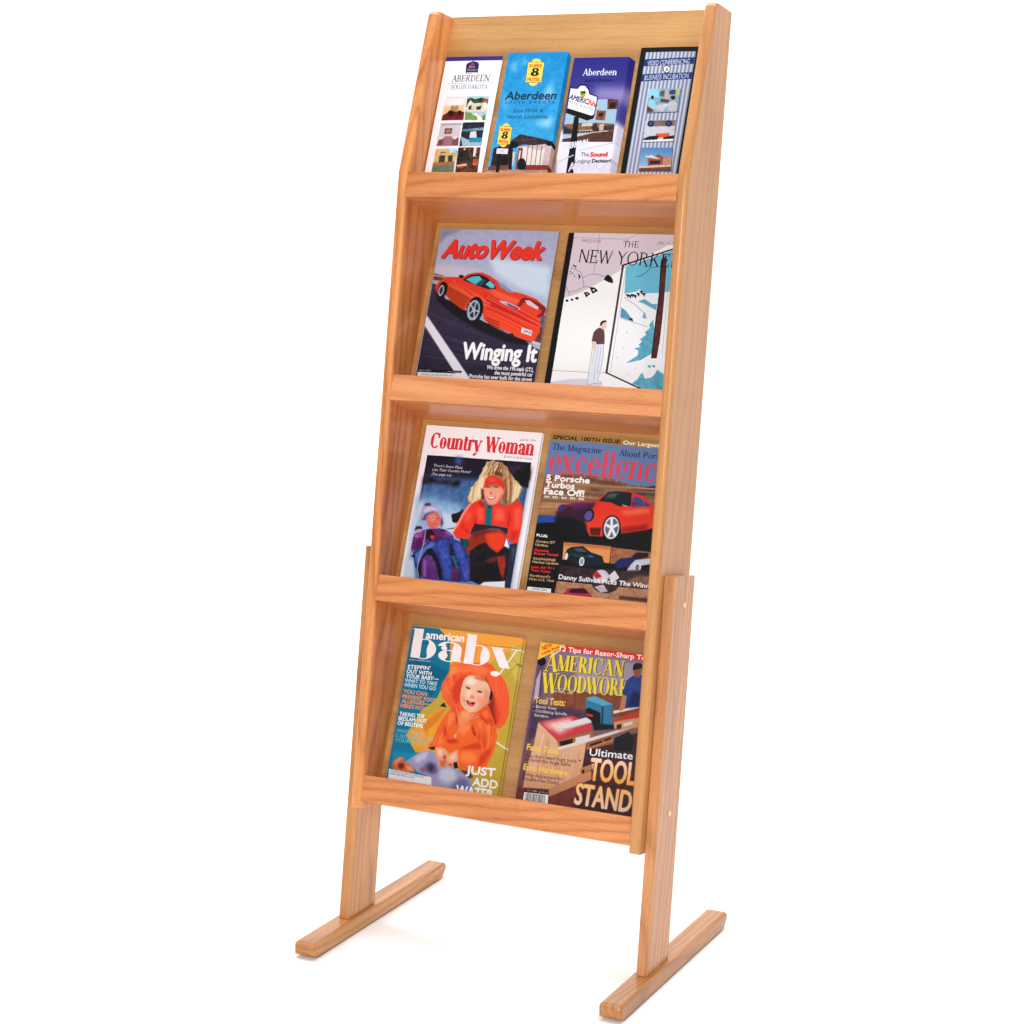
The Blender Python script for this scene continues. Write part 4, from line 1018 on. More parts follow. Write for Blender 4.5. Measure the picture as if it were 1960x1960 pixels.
['L',[236,206,160],1.1,[140.9,53.3,138.8,61.5,135.7,73.1]],
['L',[236,206,160],0.9,[150.7,58.4,151.5,66.7,153.5,77.3]],
['L',[236,206,160],1.5,[129.2,52.8,126.3,66,121,76]],
['L',[176,128,86],0.8,[141.2,53.3,140.4,63.7,133.6,73.3]],
['L',[120,76,46],1.2,[146.1,55.8,145.5,64.2,141.2,74.4]],
['L',[120,76,46],1,[148.6,57.2,149.6,67.3,150.2,76.5]],
['L',[120,76,46],0.9,[171.3,76.7,172.7,94.9,177,114.6]],
['L',[120,76,46],0.9,[154.1,62.2,153.1,89.6,167.3,115.9]],
['L',[236,206,160],1,[170.7,76.2,173.7,98.3,178,113.4]],
['L',[150,100,64],0.8,[167.8,73.6,175.3,95.9,175.6,116.3]],
['L',[176,128,86],0.7,[162.1,68.5,171.4,96.2,170.1,119.1]],
['L',[120,76,46],1.4,[163.1,69.4,160.9,92.4,172.3,120.3]],
['L',[120,76,46],1.2,[155.3,63.1,163.8,88.5,167.8,116.4]],
['L',[216,176,126],1,[172.3,77.6,170,91.6,177.9,113.6]],
['L',[216,176,126],1.3,[164.2,70.4,161.8,96.4,172.4,120.1]],
['L',[150,100,64],0.8,[160.8,67.5,158.4,92.1,171.3,120.3]],
['L',[236,206,160],1.5,[150.5,59.3,160,80.5,162.3,110.2]],
['L',[216,176,126],1.2,[171.8,77.2,170.8,91.2,178.2,113.1]],
['L',[216,176,126],0.8,[170.3,75.8,178.1,98.1,177.6,114]],
['L',[176,128,86],0.8,[165.9,71.9,170.9,99.7,174.1,118.1]],
['L',[150,100,64],1,[163.1,69.4,162.7,93.6,173.3,119]],
['L',[150,100,64],1.5,[156.9,64.4,160.4,87.8,168.7,117.4]],
['L',[236,206,160],1.5,[166.8,72.7,168.8,95.1,174.1,118.1]],
['L',[176,128,86],1.3,[156.2,63.9,157.4,92.3,167.6,116.1]],
['L',[216,176,126],1.5,[171.1,76.6,179.7,93.3,178.9,112.3]],
['L',[176,128,86],1.3,[167.4,73.2,165.9,93.7,175.1,116.9]],
['L',[120,76,46],1,[171,76.5,179.9,100.1,176.6,115.1]],
['L',[176,128,86],0.8,[151.5,60.1,155.1,83,164.4,112.6]],
['L',[216,176,126],1.1,[163.3,69.6,175.9,96.4,173,119.4]],
['L',[236,206,160],0.8,[170.1,75.7,178.5,98,178.2,113.2]],
['L',[236,206,160],0.9,[149.1,58.2,157.9,86.7,162.3,110.2]],
['L',[236,206,160],0.8,[163.9,70.2,167,99.2,174,118.3]],
['L',[176,128,86],0.7,[160.3,67.1,170,90.1,170.2,119.1]],
['L',[216,176,126],0.9,[162.6,69,166.6,90.3,172.7,119.7]],
['L',[150,100,64],0.9,[151.1,59.8,151.6,84.5,163.3,111.3]],
['L',[150,100,64],0.7,[166.5,72.5,169.6,91.4,173.7,118.6]],
['L',[176,128,86],1.2,[162.5,68.9,165.7,91.5,171.9,120.7]],
['L',[150,100,64],1.2,[164,70.2,170.1,97.9,174.2,118]],
['L',[236,206,160],0.7,[150.9,59.6,155.1,82.2,163.3,111.3]],
['L',[150,100,64],1.4,[158.1,65.3,165.9,90.4,167.9,116.5]],
['L',[150,100,64],1.2,[162.1,68.6,174.2,95.4,170.3,119.2]],
['L',[216,176,126],1,[171.6,77,174.7,99.4,177.7,113.8]],
['L',[120,76,46],1.2,[162.4,68.8,168.7,93.7,172.8,119.7]],
['L',[150,100,64],0.9,[159.7,66.7,158.6,92.5,169.8,118.6]],
['L',[236,206,160],0.8,[158.7,65.8,165,88.8,169.5,118.4]],
['L',[150,100,64],0.7,[157.1,64.5,164.5,92.7,168.3,117]],
['L',[150,100,64],1,[151.1,59.8,154.4,88,164.2,112.3]],
['L',[216,176,126],1.4,[156.8,64.3,164.1,95.8,168.5,117.2]],
['L',[236,206,160],1.6,[170.4,75.9,179.1,91.2,177.7,113.8]],
['L',[176,128,86],1.5,[170.6,76.1,172.1,93.6,176.4,115.3]],
['L',[120,76,46],0.8,[172.8,78,182.4,99.8,178.7,112.6]],
['L',[236,206,160],0.7,[169.4,75.1,170.2,92,176.8,114.9]],
['L',[216,176,126],1.1,[166.6,72.6,164.9,92.2,174.3,117.9]],
['L',[236,206,160],0.9,[152.1,60.6,152.6,83.8,164.2,112.3]],
['L',[216,176,126],0.9,[162.2,68.6,167.9,98.7,172,120.7]],
['L',[150,100,64],0.8,[158,65.2,158.8,96.4,169,117.8]],
['L',[176,128,86],1.4,[149.8,58.7,152.3,89.4,162.8,110.8]],
['L',[120,76,46],0.7,[154.8,62.7,152.3,85.6,166.3,114.8]],
['L',[216,176,126],1.5,[166.9,72.8,177.2,96.4,173.9,118.3]],
['L',[176,128,86],0.9,[170.3,75.8,169.6,91.6,178,113.4]],
['L',[176,128,86],1.1,[159.4,66.4,172.3,94.9,168.9,117.7]],
['L',[216,176,126],0.8,[155.1,63,164.7,90.6,165.3,113.6]],
['L',[150,100,64],1.1,[166.2,72.2,169.9,97.5,173.4,118.9]],
['L',[216,176,126],1.1,[152.2,60.6,153.4,85,163.3,111.3]],
['L',[236,206,160],1,[170.3,75.8,175.3,92.8,177.9,113.5]],
['L',[236,206,160],0.8,[156.1,63.7,167,89.8,166.5,114.9]],
['L',[120,76,46],0.8,[153.8,77.5,154.9,94.4,158,113]],
['L',[176,128,86],0.8,[155.4,80,158,96.9,159.8,114.9]],
['L',[176,128,86],1.3,[159.1,85.7,162.1,102.9,164.3,119.6]],
['L',[176,128,86],0.9,[155.3,79.8,156.9,97,159.7,114.9]],
['L',[120,76,46],1.3,[157.1,82.5,158.5,100.5,162.1,117.4]],
['L',[150,100,64],1.3,[160.4,87.8,162.1,104.4,167,122.4]],
['L',[176,128,86],1.3,[158.4,84.6,160.3,101.7,163.6,118.8]],
['L',[176,128,86],0.8,[156.1,81.1,158.5,98.6,160.4,115.6]],
['L',[150,100,64],0.9,[160.3,87.6,162.9,104,165.7,121]],
['L',[176,128,86],1,[158.8,85.3,162.3,101.8,164.1,119.4]],
['L',[120,76,46],1.5,[158.7,85,160,102,164.4,119.7]],
['L',[150,100,64],1.1,[156.4,81.6,157.8,99.2,161.7,116.9]],
['L',[120,76,46],1.3,[160.1,87.2,164.6,103.8,166.8,122.1]],
['L',[176,128,86],0.9,[154.1,77.9,156.6,95.2,158.2,113.3]],
['L',[120,76,46],1.4,[156.8,82.1,159.9,99.2,162.2,117.4]],
['L',[176,128,86],1.3,[158.8,85.2,160.9,102.9,164.6,119.9]],
['L',[176,128,86],0.9,[155.8,80.5,158.2,98.4,161.1,116.3]],
['L',[150,100,64],1.7,[159.5,86.3,162.4,103.7,165.3,120.6]],
['L',[120,76,46],1.3,[156.1,80.9,159.8,97.8,161.1,116.3]],
['L',[120,76,46],1.4,[157.6,83.3,161.3,100.2,163.2,118.5]],
['L',[150,100,64],1.5,[158.6,84.9,159.7,101.1,163.5,118.8]],
['L',[120,76,46],1.2,[156.9,82.2,157.8,98.6,161.4,116.6]],
['L',[150,100,64],1.2,[158.5,84.7,162.5,102.4,164.2,119.4]],
['L',[176,128,86],1,[157.2,82.8,159.9,99.5,162.6,117.8]],
['L',[236,206,160],1.7,[182.8,85.6,180.1,100.4,179.2,113.1]],
['L',[236,206,160],1.6,[175.2,80.6,175.8,96.9,177.1,115.2]],
['L',[250,232,200],1,[182.2,85.1,179.9,98.8,179.5,112.8]],
['L',[236,206,160],1.4,[186.5,90,183.9,98.4,183.1,108]],
['L',[216,176,126],1.2,[189.1,93,187.3,98.4,185.3,104.9]],
['L',[236,206,160],1,[176.3,81.3,177.3,97.6,176.5,115.8]],
['L',[250,232,200],0.7,[172.8,79,173.6,97.1,176.5,115.8]],
['L',[216,176,126],1.4,[187.9,91.5,184.4,98.2,184.7,105.7]],
['L',[236,206,160],0.8,[185.9,89.2,182.8,97.9,183.6,107.3]],
['L',[236,206,160],1,[185.6,88.9,184,99.6,183,108.1]],
['L',[216,176,126],1.6,[181.1,84.4,178.9,98.3,180.3,112]],
['L',[236,206,160],0.8,[182.1,85.1,181.7,98.3,179.5,112.9]],
['L',[250,232,200],1.4,[183.9,86.8,182.6,98.4,181.4,110.4]],
['L',[250,232,200],0.7,[185,88.2,183,97.9,182.3,109.2]],
['L',[216,176,126],0.9,[184.3,87.3,184.6,98.7,181.4,110.4]],
['L',[236,206,160],0.9,[177.6,82.1,176.7,99.2,177.8,114.5]],
['L',[216,176,126],1.1,[176.2,81.2,178.6,98,177.4,114.9]],
['L',[250,232,200],1.1,[185,88.2,181.8,98.2,182.2,109.4]],
['L',[250,232,200],1.5,[187.1,90.7,184.6,97.9,184.4,106.2]],
['L',[216,176,126],1.2,[180.8,84.3,181.6,99.9,178.7,113.6]],
['L',[236,206,160],0.8,[186.5,89.9,186.5,99.8,182.9,108.4]],
['L',[236,206,160],1.5,[181.9,85,180.4,99.6,178.9,113.4]],
['L',[216,176,126],1.1,[188.4,92.1,185.4,97.8,185.8,104.2]],
['L',[250,232,200],1.5,[177.4,82,178.4,97.9,177.8,114.6]],
['L',[250,232,200],1.3,[179.5,83.4,179.3,98.4,178.5,113.9]],
['L',[250,232,200],1.5,[186,89.4,183.4,99.1,184,106.7]],
['P',[110,66,44],None,0,3,[138.2,68.1,149.8,69.6,153.8,77.4,135.1,71.8]],
['P',[96,52,36],None,0,2,[117,97.5,122.5,99.4,127.9,115.2,121.7,115.7]],
['L',[250,232,200],0.9,[124.4,55.2,120.3,53.6,118.9,57]],
['L',[236,206,160],0.9,[125.4,55.1,121.2,54.6,119.6,57.4]],
['L',[216,176,126],0.9,[126.4,55,122.2,55.6,120.3,57.8]],
['L',[250,232,200],0.9,[119.8,64.8,115.7,63.2,114.3,66.6]],
['L',[236,206,160],0.9,[120.8,64.7,116.7,64.2,115,67]],
['L',[216,176,126],0.9,[121.8,64.7,117.6,65.2,115.7,67.4]],
['L',[250,232,200],0.9,[115.9,77.9,111.8,76.3,110.4,79.7]],
['L',[236,206,160],0.9,[116.9,77.8,112.7,77.3,111.1,80.1]],
['L',[216,176,126],0.9,[117.9,77.7,113.7,78.3,111.8,80.5]],
['L',[250,232,200],0.9,[110.5,89.9,106.4,88.3,105,91.7]],
['L',[236,206,160],0.9,[111.5,89.8,107.4,89.3,105.7,92.1]],
['L',[216,176,126],0.9,[112.5,89.7,108.3,90.3,106.4,92.5]],
['L',[250,232,200],0.9,[103.9,98.5,99.7,97,98.3,100.3]],
['L',[236,206,160],0.9,[104.9,98.5,100.7,98,99,100.8]],
['L',[216,176,126],0.9,[105.9,98.4,101.6,98.9,99.8,101.2]],
['L',[250,232,200],0.9,[102,112.6,97.9,111.1,96.5,114.4]],
['L',[236,206,160],0.9,[103,112.5,98.9,112,97.2,114.8]],
['L',[216,176,126],0.9,[104.1,112.4,99.8,113,97.9,115.2]],
['L',[250,232,200],0.9,[111.6,129.8,107.5,128.3,106.1,131.6]],
['L',[236,206,160],0.9,[112.6,129.7,108.5,129.2,106.8,132]],
['L',[216,176,126],0.9,[113.6,129.6,109.4,130.2,107.6,132.4]],
['L',[250,232,200],0.9,[121.4,127.8,117.3,126.3,115.9,129.7]],
['L',[236,206,160],0.9,[122.4,127.7,118.3,127.3,116.6,130.1]],
['L',[216,176,126],0.9,[123.4,127.7,119.2,128.2,117.3,130.5]],
['L',[216,176,126],0.9,[151.9,60.2,155.3,58.1,157.8,61.1]],
['L',[176,128,86],0.9,[152.9,60.1,156.2,59,158.5,61.5]],
['L',[176,128,86],0.9,[153.9,60,157.1,60,159.2,61.9]],
['L',[216,176,126],0.9,[163.1,73.2,166.4,71.1,169,74.2]],
['L',[176,128,86],0.9,[164.1,73.1,167.4,72.1,169.7,74.6]],
['L',[176,128,86],0.9,[165,73.1,168.3,73.1,170.4,75]],
['L',[216,176,126],0.9,[176.3,83.8,179.6,81.7,182.2,84.7]],
['L',[176,128,86],0.9,[177.3,83.7,180.6,82.6,182.9,85.1]],
['L',[176,128,86],0.9,[178.2,83.6,181.5,83.6,183.6,85.5]],
['L',[216,176,126],0.9,[186.1,93.4,189.5,91.3,192,94.3]],
['L',[176,128,86],0.9,[187.1,93.3,190.4,92.2,192.7,94.7]],
['L',[176,128,86],0.9,[188.1,93.2,191.3,93.2,193.4,95.1]],
['L',[216,176,126],0.9,[182.2,109.7,185.6,107.6,188.1,110.6]],
['L',[176,128,86],0.9,[183.2,109.7,186.5,108.6,188.8,111]],
['L',[176,128,86],0.9,[184.2,109.6,187.4,109.6,189.5,111.5]],
['L',[216,176,126],0.9,[176.5,119.4,179.8,117.3,182.4,120.3]],
['L',[176,128,86],0.9,[177.5,119.3,180.8,118.2,183.1,120.7]],
['L',[176,128,86],0.9,[178.5,119.2,181.7,119.2,183.8,121.1]],
['L',[216,176,126],0.9,[166.4,125.9,169.8,123.8,172.3,126.8]],
['L',[176,128,86],0.9,[167.4,125.8,170.7,124.8,173,127.2]],
['L',[176,128,86],0.9,[168.4,125.8,171.6,125.7,173.7,127.6]],
['L',[250,232,200],0.9,[127.7,52.4,131.1,50.3,133.7,53.3]],
['L',[236,206,160],0.9,[128.7,52.3,132,51.2,134.4,53.7]],
['L',[216,176,126],0.9,[129.7,52.2,133,52.2,135.1,54.2]],
['B',0.7,[121.8,51.3,146.4,50.7,168.2,74,188.8,90.9,184.5,108.4,169.8,123.9,129.6,124.3,110.2,128.7,97.5,122.2,101.3,95.2,115.7,69.8]],
['P',[222,122,98],None,0,0,[121.8,96,160.4,93,159.8,103.5,155.3,113,150.3,120.3,143.4,123.9,134.4,123,128.1,116.3,123.1,106.3]],
['P',[246,168,142],None,0,1.5,[122.1,96,157.9,93.2,157.3,103.6,153.4,113.2,147.9,120.5,142.6,122.8,134.8,121.6,129.2,115.1,124.7,106.2]],
['P',[255,190,166],None,0,4,[126.2,99.1,133.7,105.5,134.2,114.7,129.6,110.4]],
['P',[252,176,150],None,0,5,[144.1,100.1,153.6,103.9,150.3,113.4,144.5,109.3]],
['P',[255,196,172],None,0,2.5,[134.1,100.8,137.9,100.5,140.6,108.4,135.6,108.8]],
['P',[214,110,90],None,0,3,[152.8,113.2,156.1,103.7,156.9,115.2,148.1,121.9]],
['P',[232,52,34],[236,64,40],0,0,[121.2,92.6,122,83.2,125.9,77.1,134.5,75.3,149.2,80,158.5,89.7,159,98.9,151.3,91.4,142.2,89.8,131,90.9,120.8,97.5]],
['P',[250,90,66],None,0,5,[124.5,83,133.6,77.7,144.7,82.7,135.3,86.9]],
['L',[70,36,40],1.2,[126.3,95.4,128.9,94.5,131.8,95.2]],
['L',[70,36,40],1.2,[140.1,93.7,143,93,146.3,94.1]],
['L',[150,90,60],0.7,[124.5,93.2,131.3,92.5]],
['L',[150,90,60],0.7,[138.7,91.7,146.9,91.5]],
['P',[200,100,84],None,0,1,[135.6,100.7,139.2,105.1,136.8,107,134.3,105.7]],
['P',[190,70,60],None,0,0,[130.2,110.2,138.3,109.7,146.3,108,145,111.8,139.3,115,133.7,113.8]],
['P',[254,248,246],None,0,0,[131.4,110.5,138.4,110.4,145.4,108.7,143.4,111.4,139,113.4,134,112.4]],
['P',[240,62,40],None,0,0,[104.8,124,119.2,115.9,128,122.1,132.3,125.2,143.6,124.9,153.6,117.7,162.3,124,176.3,118.2,186.1,110.6,196.9,122.3,199.6,150.6,198.1,183.7,181,178.4,178.5,171.8,174.7,157.3,160.7,156.2,135.5,156,117.9,156.4,115.6,164.6,110.5,170.8,114.5,181.9,102.2,180.7,89.9,182.9,80.6,174.5,83.7,163.9,90.9,141.3,95.4,131.7]],
['P',[255,150,140],None,0,1,[101.5,123.1,105.4,123.9,94.3,145.6,88.3,161.2,80.6,174.5,80.5,167.6,86.7,153.2,93.8,136.4]],
['P',[206,40,26],None,0,3,[114.4,157.8,117.2,146,119.9,140.1,119.7,152.7,118.1,157.5]],
['P',[206,40,26],None,0,3.5,[94.7,154.8,99,163.7,110.2,169.7,108.4,173.3,95.2,164]],
['P',[206,42,28],None,0,2.5,[172.6,125.4,177.9,141,177.5,159.3,173.8,152.8,173.4,136.8]],
['P',[255,104,80],None,0,6,[145.4,127.6,163.1,128.5,168.9,146.3,152,150]],
['P',[255,96,72],None,0,5,[115.5,130,126.7,129.1,131.8,149.4,122.2,152.5]],
['P',[255,100,80],None,0,6,[181.2,124.7,193.5,123.7,197.1,150.8,189.4,162.9]],
['P',[255,92,66],None,0,6,[97.2,140.8,108.4,132.9,106.8,151.5,97.2,154.6]],
['P',[200,36,24],None,0,2,[117.9,116,129.6,124.3,126.7,129.1,118,122.9]],
['P',[210,46,34],None,0,4,[184.5,163.3,193.9,160.2,193.4,171.6,184.9,179.2]],
['L',[206,40,30],0.8,[130,126.6,134.3,156.1]],
['L',[206,40,30],0.8,[142.7,125.5,148.1,156.1]],
['P',[12,116,124],None,0,0,[131.7,124.7,142.1,125,146.7,158.5,135.5,158.3]],
['P',[10,20,30],None,0,0,[136.1,124.9,139.8,125.8,139,129.9,137.4,128.3]],
['P',[46,34,50],None,0,0.6,[116.5,155.9,135.6,156.6,155.8,156.6,176.1,158.3,176.7,168.5,161.5,160.7,145.3,160.9,133.4,164.8,116.7,170.3,113.2,175.2,112.5,168.3]],
['P',[160,46,22],None,0,0,[115.7,171.5,134.6,164.4,157.9,161.2,173.8,166.5,177.9,175.2,174.3,189.2,165,199.7,152.5,193.4,141,185.3,129.2,189.8,116.2,201.3,114,209.5,108.1,202,110.7,185.7]],
['P',[236,72,36],None,0,4,[138.3,170.7,164.8,165,176.1,172,174.1,188.1,164.8,198.6,149.4,190.3,143,182.9]],
['P',[110,34,26],None,0,5,[117.1,172.5,137.2,165,151.9,162.6,140.3,168.2,121.9,177.8]],
['P',[28,18,30],None,16,0,[116.2,201.3,129.2,189.8,140.8,184.2,152.5,193.4,165,199.7,175.3,188,184.7,191.7,188.9,208.3,187.5,241.2,143.4,252.3,123.6,247.4,115,215.1]],
['N',160,[113.3,192.4,185.3,242.6],[[80,40,60],[120,100,110],[60,30,40]],0.8],
['P',[130,36,30],None,10,4,[146.4,214.5,163.2,203.9,166.9,210.3,154.6,218.3]],
['P',[170,50,26],None,8,2.5,[164.7,204.9,179.2,202.4,182.8,215.7,183.2,231.5,182.6,241.7,173.7,226.7]],
['P',[10,8,16],None,0,3,[142.7,228.5,154.4,217.2,166.5,221.7,175.1,234.5,166.7,243.2,145.2,241.9]],
['P',[40,48,70],None,6,0,[184.5,183.8,196.3,180.4,197.5,207.5,197,252.7,187.1,252.5,187.3,219.8]],
['P',[70,84,110],None,0,3,[189.2,189,193.8,187.5,194.6,219.1]],
['P',[250,250,252],None,0,0,[176.5,174.2,184.3,189.5,175.1,186.9]],
['P',[28,76,80],None,24,0,[94.7,181.4,111.3,182.2,113.3,192.4,106,201,97.8,191.4]],
['P',[244,248,252],None,0,0,[144.6,252.1,150.1,247.6,186.6,243,187.9,253.6,147.9,256.3]],
['P',[50,60,140],None,18,0,[14,210.5,33.5,197.1,37.5,191,54.3,184.9,79.4,181.5,97.2,188,112.9,203.9,118.7,214.8,125.7,248.3,118.1,251.3,75,252,32.7,252.6,20.6,230.7]],
['P',[90,120,196],None,0,2.5,[35.2,199.3,45.5,192.6,53.6,194.2,42.9,205.6,32,222.7,24.5,230.4,18.8,214.7]],
['P',[66,88,180],None,16,3,[59.8,186.7,72.7,186.7,83.4,215.7,92.3,249.2,79.8,250.4,68.3,217.1,56.3,195.1]],
['P',[76,90,186],None,16,3,[85.3,185.6,102.9,197.9,116.3,221.8,123.4,246.2,114.7,247.1,101.7,218.6,84.5,194.9]],
['P',[14,12,26],None,0,0.7,[38.8,204.8,47.3,201.7,60.3,215.5,71.7,235.2,76,250.8,70,252.5,60.8,231.6,47.2,214.4,34.1,220.2,37.3,249.9,32.3,250.4,27.9,234.7,32.4,218.1]],
['P',[20,18,44],None,0,2,[78.4,189.7,84.9,197.2,97.6,223.6,107.3,247.8,99.8,248.5,90.1,224.3,82.1,208.9]],
['P',[40,110,130],None,20,1.5,[83.7,211.1,90,210.5,99.7,228,104.8,241.2,95.9,228.3]],
['P',[110,34,90],None,14,2,[88.4,229,95.9,228.3,107.5,248.9,95,250.1]],
['P',[110,52,140],None,16,0,[34.1,220.2,39.1,212.8,49.7,214.2,59.9,227.1,71.2,252.4,37.8,252.2,34.9,234]],
['P',[160,96,180],None,0,3,[35.8,222.4,39.2,219.8,46.2,249.1,41.1,249.5]],
['P',[104,34,112],None,22,0,[10.1,184.1,20.3,176.2,33.7,171.6,53.8,168.7,66.9,169.9,81.2,177.9,84.6,182.2,67,183.8,52.2,187.4,35.4,193.5,25.7,203.6,11.5,210.7,9.3,202.8]],
['P',[150,80,150],None,0,3,[14.4,179.1,26.5,174.5,26.2,186.2,13.8,189.6]],
['L',[226,206,230],1,[13.1,179.2,24.1,175.9]],
['L',[226,206,230],1,[9.1,185.3,18.7,184.5]],
['L',[226,206,230],0.9,[67.5,173.3,77.5,178.3]],
['P',[80,24,60],None,0,0.6,[9.8,176,12.3,168.8,21.3,168,24.7,172.4,17.1,173]],
['P',[20,12,26],None,0,0,[30.5,175.4,41.5,172.1,48.4,180.8,42.5,190.5,33.8,185.5]],
['E',[232,56,40],0,0,[44.5,184,3.6,3.2],-164.1],
['P',[180,172,212],None,10,0,[17.1,152,16.8,145,18,137.9,24.8,132.7,34.9,131.3,44.6,134.6,52.5,142.1,57.7,148.7,61.7,159.9,58.9,168.3,55.9,166.2,53.7,151.3,48.9,143.6,38.3,142.1,29,147.5,27.8,158.1,31.3,169.5,24.3,170.1,21.2,161]],
['P',[214,208,232],None,0,3,[18.9,142.5,29.1,134.7,41,136.1,48.3,140.1,35.3,140,23.6,146.8]],
['P',[110,90,150],None,0,1.5,[19.3,157.7,24.9,146.7,38.2,141.5,48.9,143.6,38.6,143.8,28.2,149.9,28.4,158.1]],
['P',[110,60,80],None,0,0.8,[18.6,134.4,22.8,129.3,30.5,128.7,32.7,133.2]],
['P',[120,90,100],None,0,1,[55.1,148.9,61.1,160,57.4,167.3,54.3,158.2]],
['P',[220,116,104],None,0,0.6,[28.2,153.4,31.5,147.3,41.1,143,49.2,144.7,53.5,152.5,55.2,162.8,51,167.8,41.3,170.9,34.3,168.1]],
['P',[246,160,140],None,0,4,[32.2,150.8,41.7,146.5,46.1,155.4,36.5,159.7]],
['P',[240,130,120],None,0,4,[45.2,157.8,51.4,156.2,51.6,164.3,44.2,166]],
['L',[130,60,50],1,[36.7,154.1,41.6,152.3]],
['L',[130,60,50],1,[46.8,152.5,51.7,152.6]],
['L',[160,60,60],1.1,[43.8,162.6,48.5,161.6]],
['L',[190,90,80],0.8,[45.5,156.6,46.5,158.9]],
['L',[196,190,216],1.4,[30.9,174.2,30.9,197.4,27.8,220.8,27.5,239.3,32.9,250.3]],
['P',[16,16,24],None,0,0,[13.2,216.3,19,215.8,19.7,219.2,13.9,219.8]],
['N',330,[7.7,178.5,124.9,247.2],[[226,222,244],[160,150,210],[190,190,230]],0.8],
['N',60,[2.8,100.4,18.2,112.1],[[170,220,245],[200,230,250]],0.6],
['B',0.5,[9.3,49.9,198.1,49.3,197.9,284.8,9.8,285.5]],
['T',"There's Snow Place",[23.9,68.4,78.3,68.6],4.5,[235,235,245],'s',0,0.2,None,None],
['T','Like Their Country Home!',[23.6,75.6,93.9,74.6],4.5,[235,235,245],'s',0,0.2,None,None],
['T','(See page xx)',[23.8,82.8,60.1,82.4],4.5,[235,235,245],'s',0,0.2,None,None],
['T','Country Woman',[11.2,37.6,199.4,38.2],25.8,[226,52,66],'b',0,0,None,None],
['T','Jan./Feb. 1996',[171.4,15,199.2,14.7],3.1,[90,90,96],'s',0,0.2,None,None],
['T','$2.95 U.S./$3.50 Canada',[148.3,44.4,198.9,44.6],3.1,[90,90,96],'s',0,0.2,None,None],
]),
'M4': (207, 278, [
['P',[112,138,184],[112,138,184],0,0,[0,0,207,0,207,278,0,278]],
['P',[172,136,72],None,0,0,[-5,-4.3,216.7,-4.1,219.5,13.8,185.4,13.6,61.2,11,0.4,12.1]],
['T','SPECIAL 100TH ISSUE:',[4.4,9.2,122.5,9.8],6.2,[24,18,20],'s',0.6,0,None,None],
['T','Our Largest Ever!',[126.4,10.3,215.3,11.2],6.1,[245,240,235],'s',0.6,0,None,None],
['T','The Magazine',[5.6,27,92.5,27.7],10.3,[22,52,110],'r',0,0,None,None],
['T','About Porsche',[121.8,28.9,211.8,30.6],10.1,[22,52,110],'r',0,0,None,None],
['P',[150,104,78],None,22,0,[1.1,70.4,31,64.6,62.3,63.3,109.5,65.3,149.4,73.9,193.1,73.4,211.8,72,216.3,136,-4,136.4]],
['P',[196,150,110],None,26,6,[5.3,98.9,95.5,97.3,100.5,104.2,2.6,128.5]],
['P',[90,62,60],None,0,4,[51.4,68.1,90.9,70.3,145.8,75.2,130.9,78.2,75.8,73.3]],
['P',[60,52,62],None,0,3,[65.4,81.4,80.9,80.2,105.8,89.2,94.1,89.2]],
['P',[66,58,70],None,16,0,[148.7,80.8,190.2,71.8,213.4,70.1,212.2,86.3,163.3,88.4,144.1,88]],
['L',[206,160,120],1.8,[1.2,124,108.6,122.6,211.9,117.4]],
['L',[180,134,98],2.6,[3.6,86.9,103,82.8,206.6,83]],
['L',[104,72,62],1.6,[3.8,94.8,106.1,94.7,208.6,91.4]],
['L',[180,134,98],1.4,[3.7,88.8,110.7,90.2,208.2,89.6]],
['L',[180,134,98],1.9,[3.1,109.9,106.6,106.2,210.9,104.4]],
['L',[104,72,62],2.6,[4,102,108.9,103.1,210.5,99.8]],
['L',[128,88,66],1.3,[3.7,90.9,110.2,87.6,208.2,89.6]],
['L',[180,134,98],2.3,[2.3,115.9,110,113.6,211.4,110.9]],
['L',[206,160,120],2.2,[1.7,120.7,109.2,121.4,211.9,117.7]],
['L',[180,134,98],1.5,[3.7,88.2,104.9,89.6,208.2,89.7]],
['L',[104,72,62],1.5,[1.4,122.9,109.5,118.4,211.9,117.8]],
['L',[180,134,98],1.2,[3.2,108.8,107,106.4,211,106.2]],
['L',[128,88,66],1.5,[3.7,91.6,108.3,91.3,207.9,88.4]],
['L',[206,160,120],2.4,[3.5,80.8,106.4,79.2,205.1,76.7]],
['L',[180,134,98],1.6,[0.7,128,107.3,124.6,212.2,121.5]],
['L',[128,88,66],2,[2.9,110.8,111.6,109.8,210.9,104.5]],
['L',[180,134,98],1.5,[3.5,106.6,105.7,104.5,210.5,99.7]],
['L',[206,160,120],1.3,[3.1,109.2,106,105.2,211,105.5]],
['L',[180,134,98],2.3,[2.3,116.2,109.7,113.4,211.2,108.9]],
['L',[128,88,66],2,[3.5,82,103.9,82.1,206,80.8]],
['L',[128,88,66],1.9,[1.4,123.1,107.8,118.1,211.9,117.2]],
['L',[128,88,66],2.1,[3.3,108.2,109.5,107.5,211.1,107]],
['P',[12,12,18],None,0,0,[-0.9,144.4,43.8,137.9,141.6,142.4,215.8,132.5,227.7,265.5,-1.7,281.8]],
['B',2.6,[2,73.3,62.7,65.1,149.9,76.7,209.8,82.9,212.8,125.6,158.7,130.1,2.6,128.5]],
['P',[44,82,160],None,0,0,[-0.1,133.3,32.1,132.7,33.8,142.8,-1.1,146.8]],
['P',[228,56,38],[236,70,44],0,0,[31.7,122.5,36.1,116.3,45.3,112.6,70,107.7,96.6,104.1,106.4,93.2,124.5,85.9,151.1,84.2,175,90.1,190.2,102.4,211.9,107.8,213.7,130.9,189,141.2,146.9,151.2,141.1,133.4,131.1,125.2,119.8,127.1,115.1,139.2,116.5,158.6,94.4,159.4,84.5,147.2,33.2,133.3]],
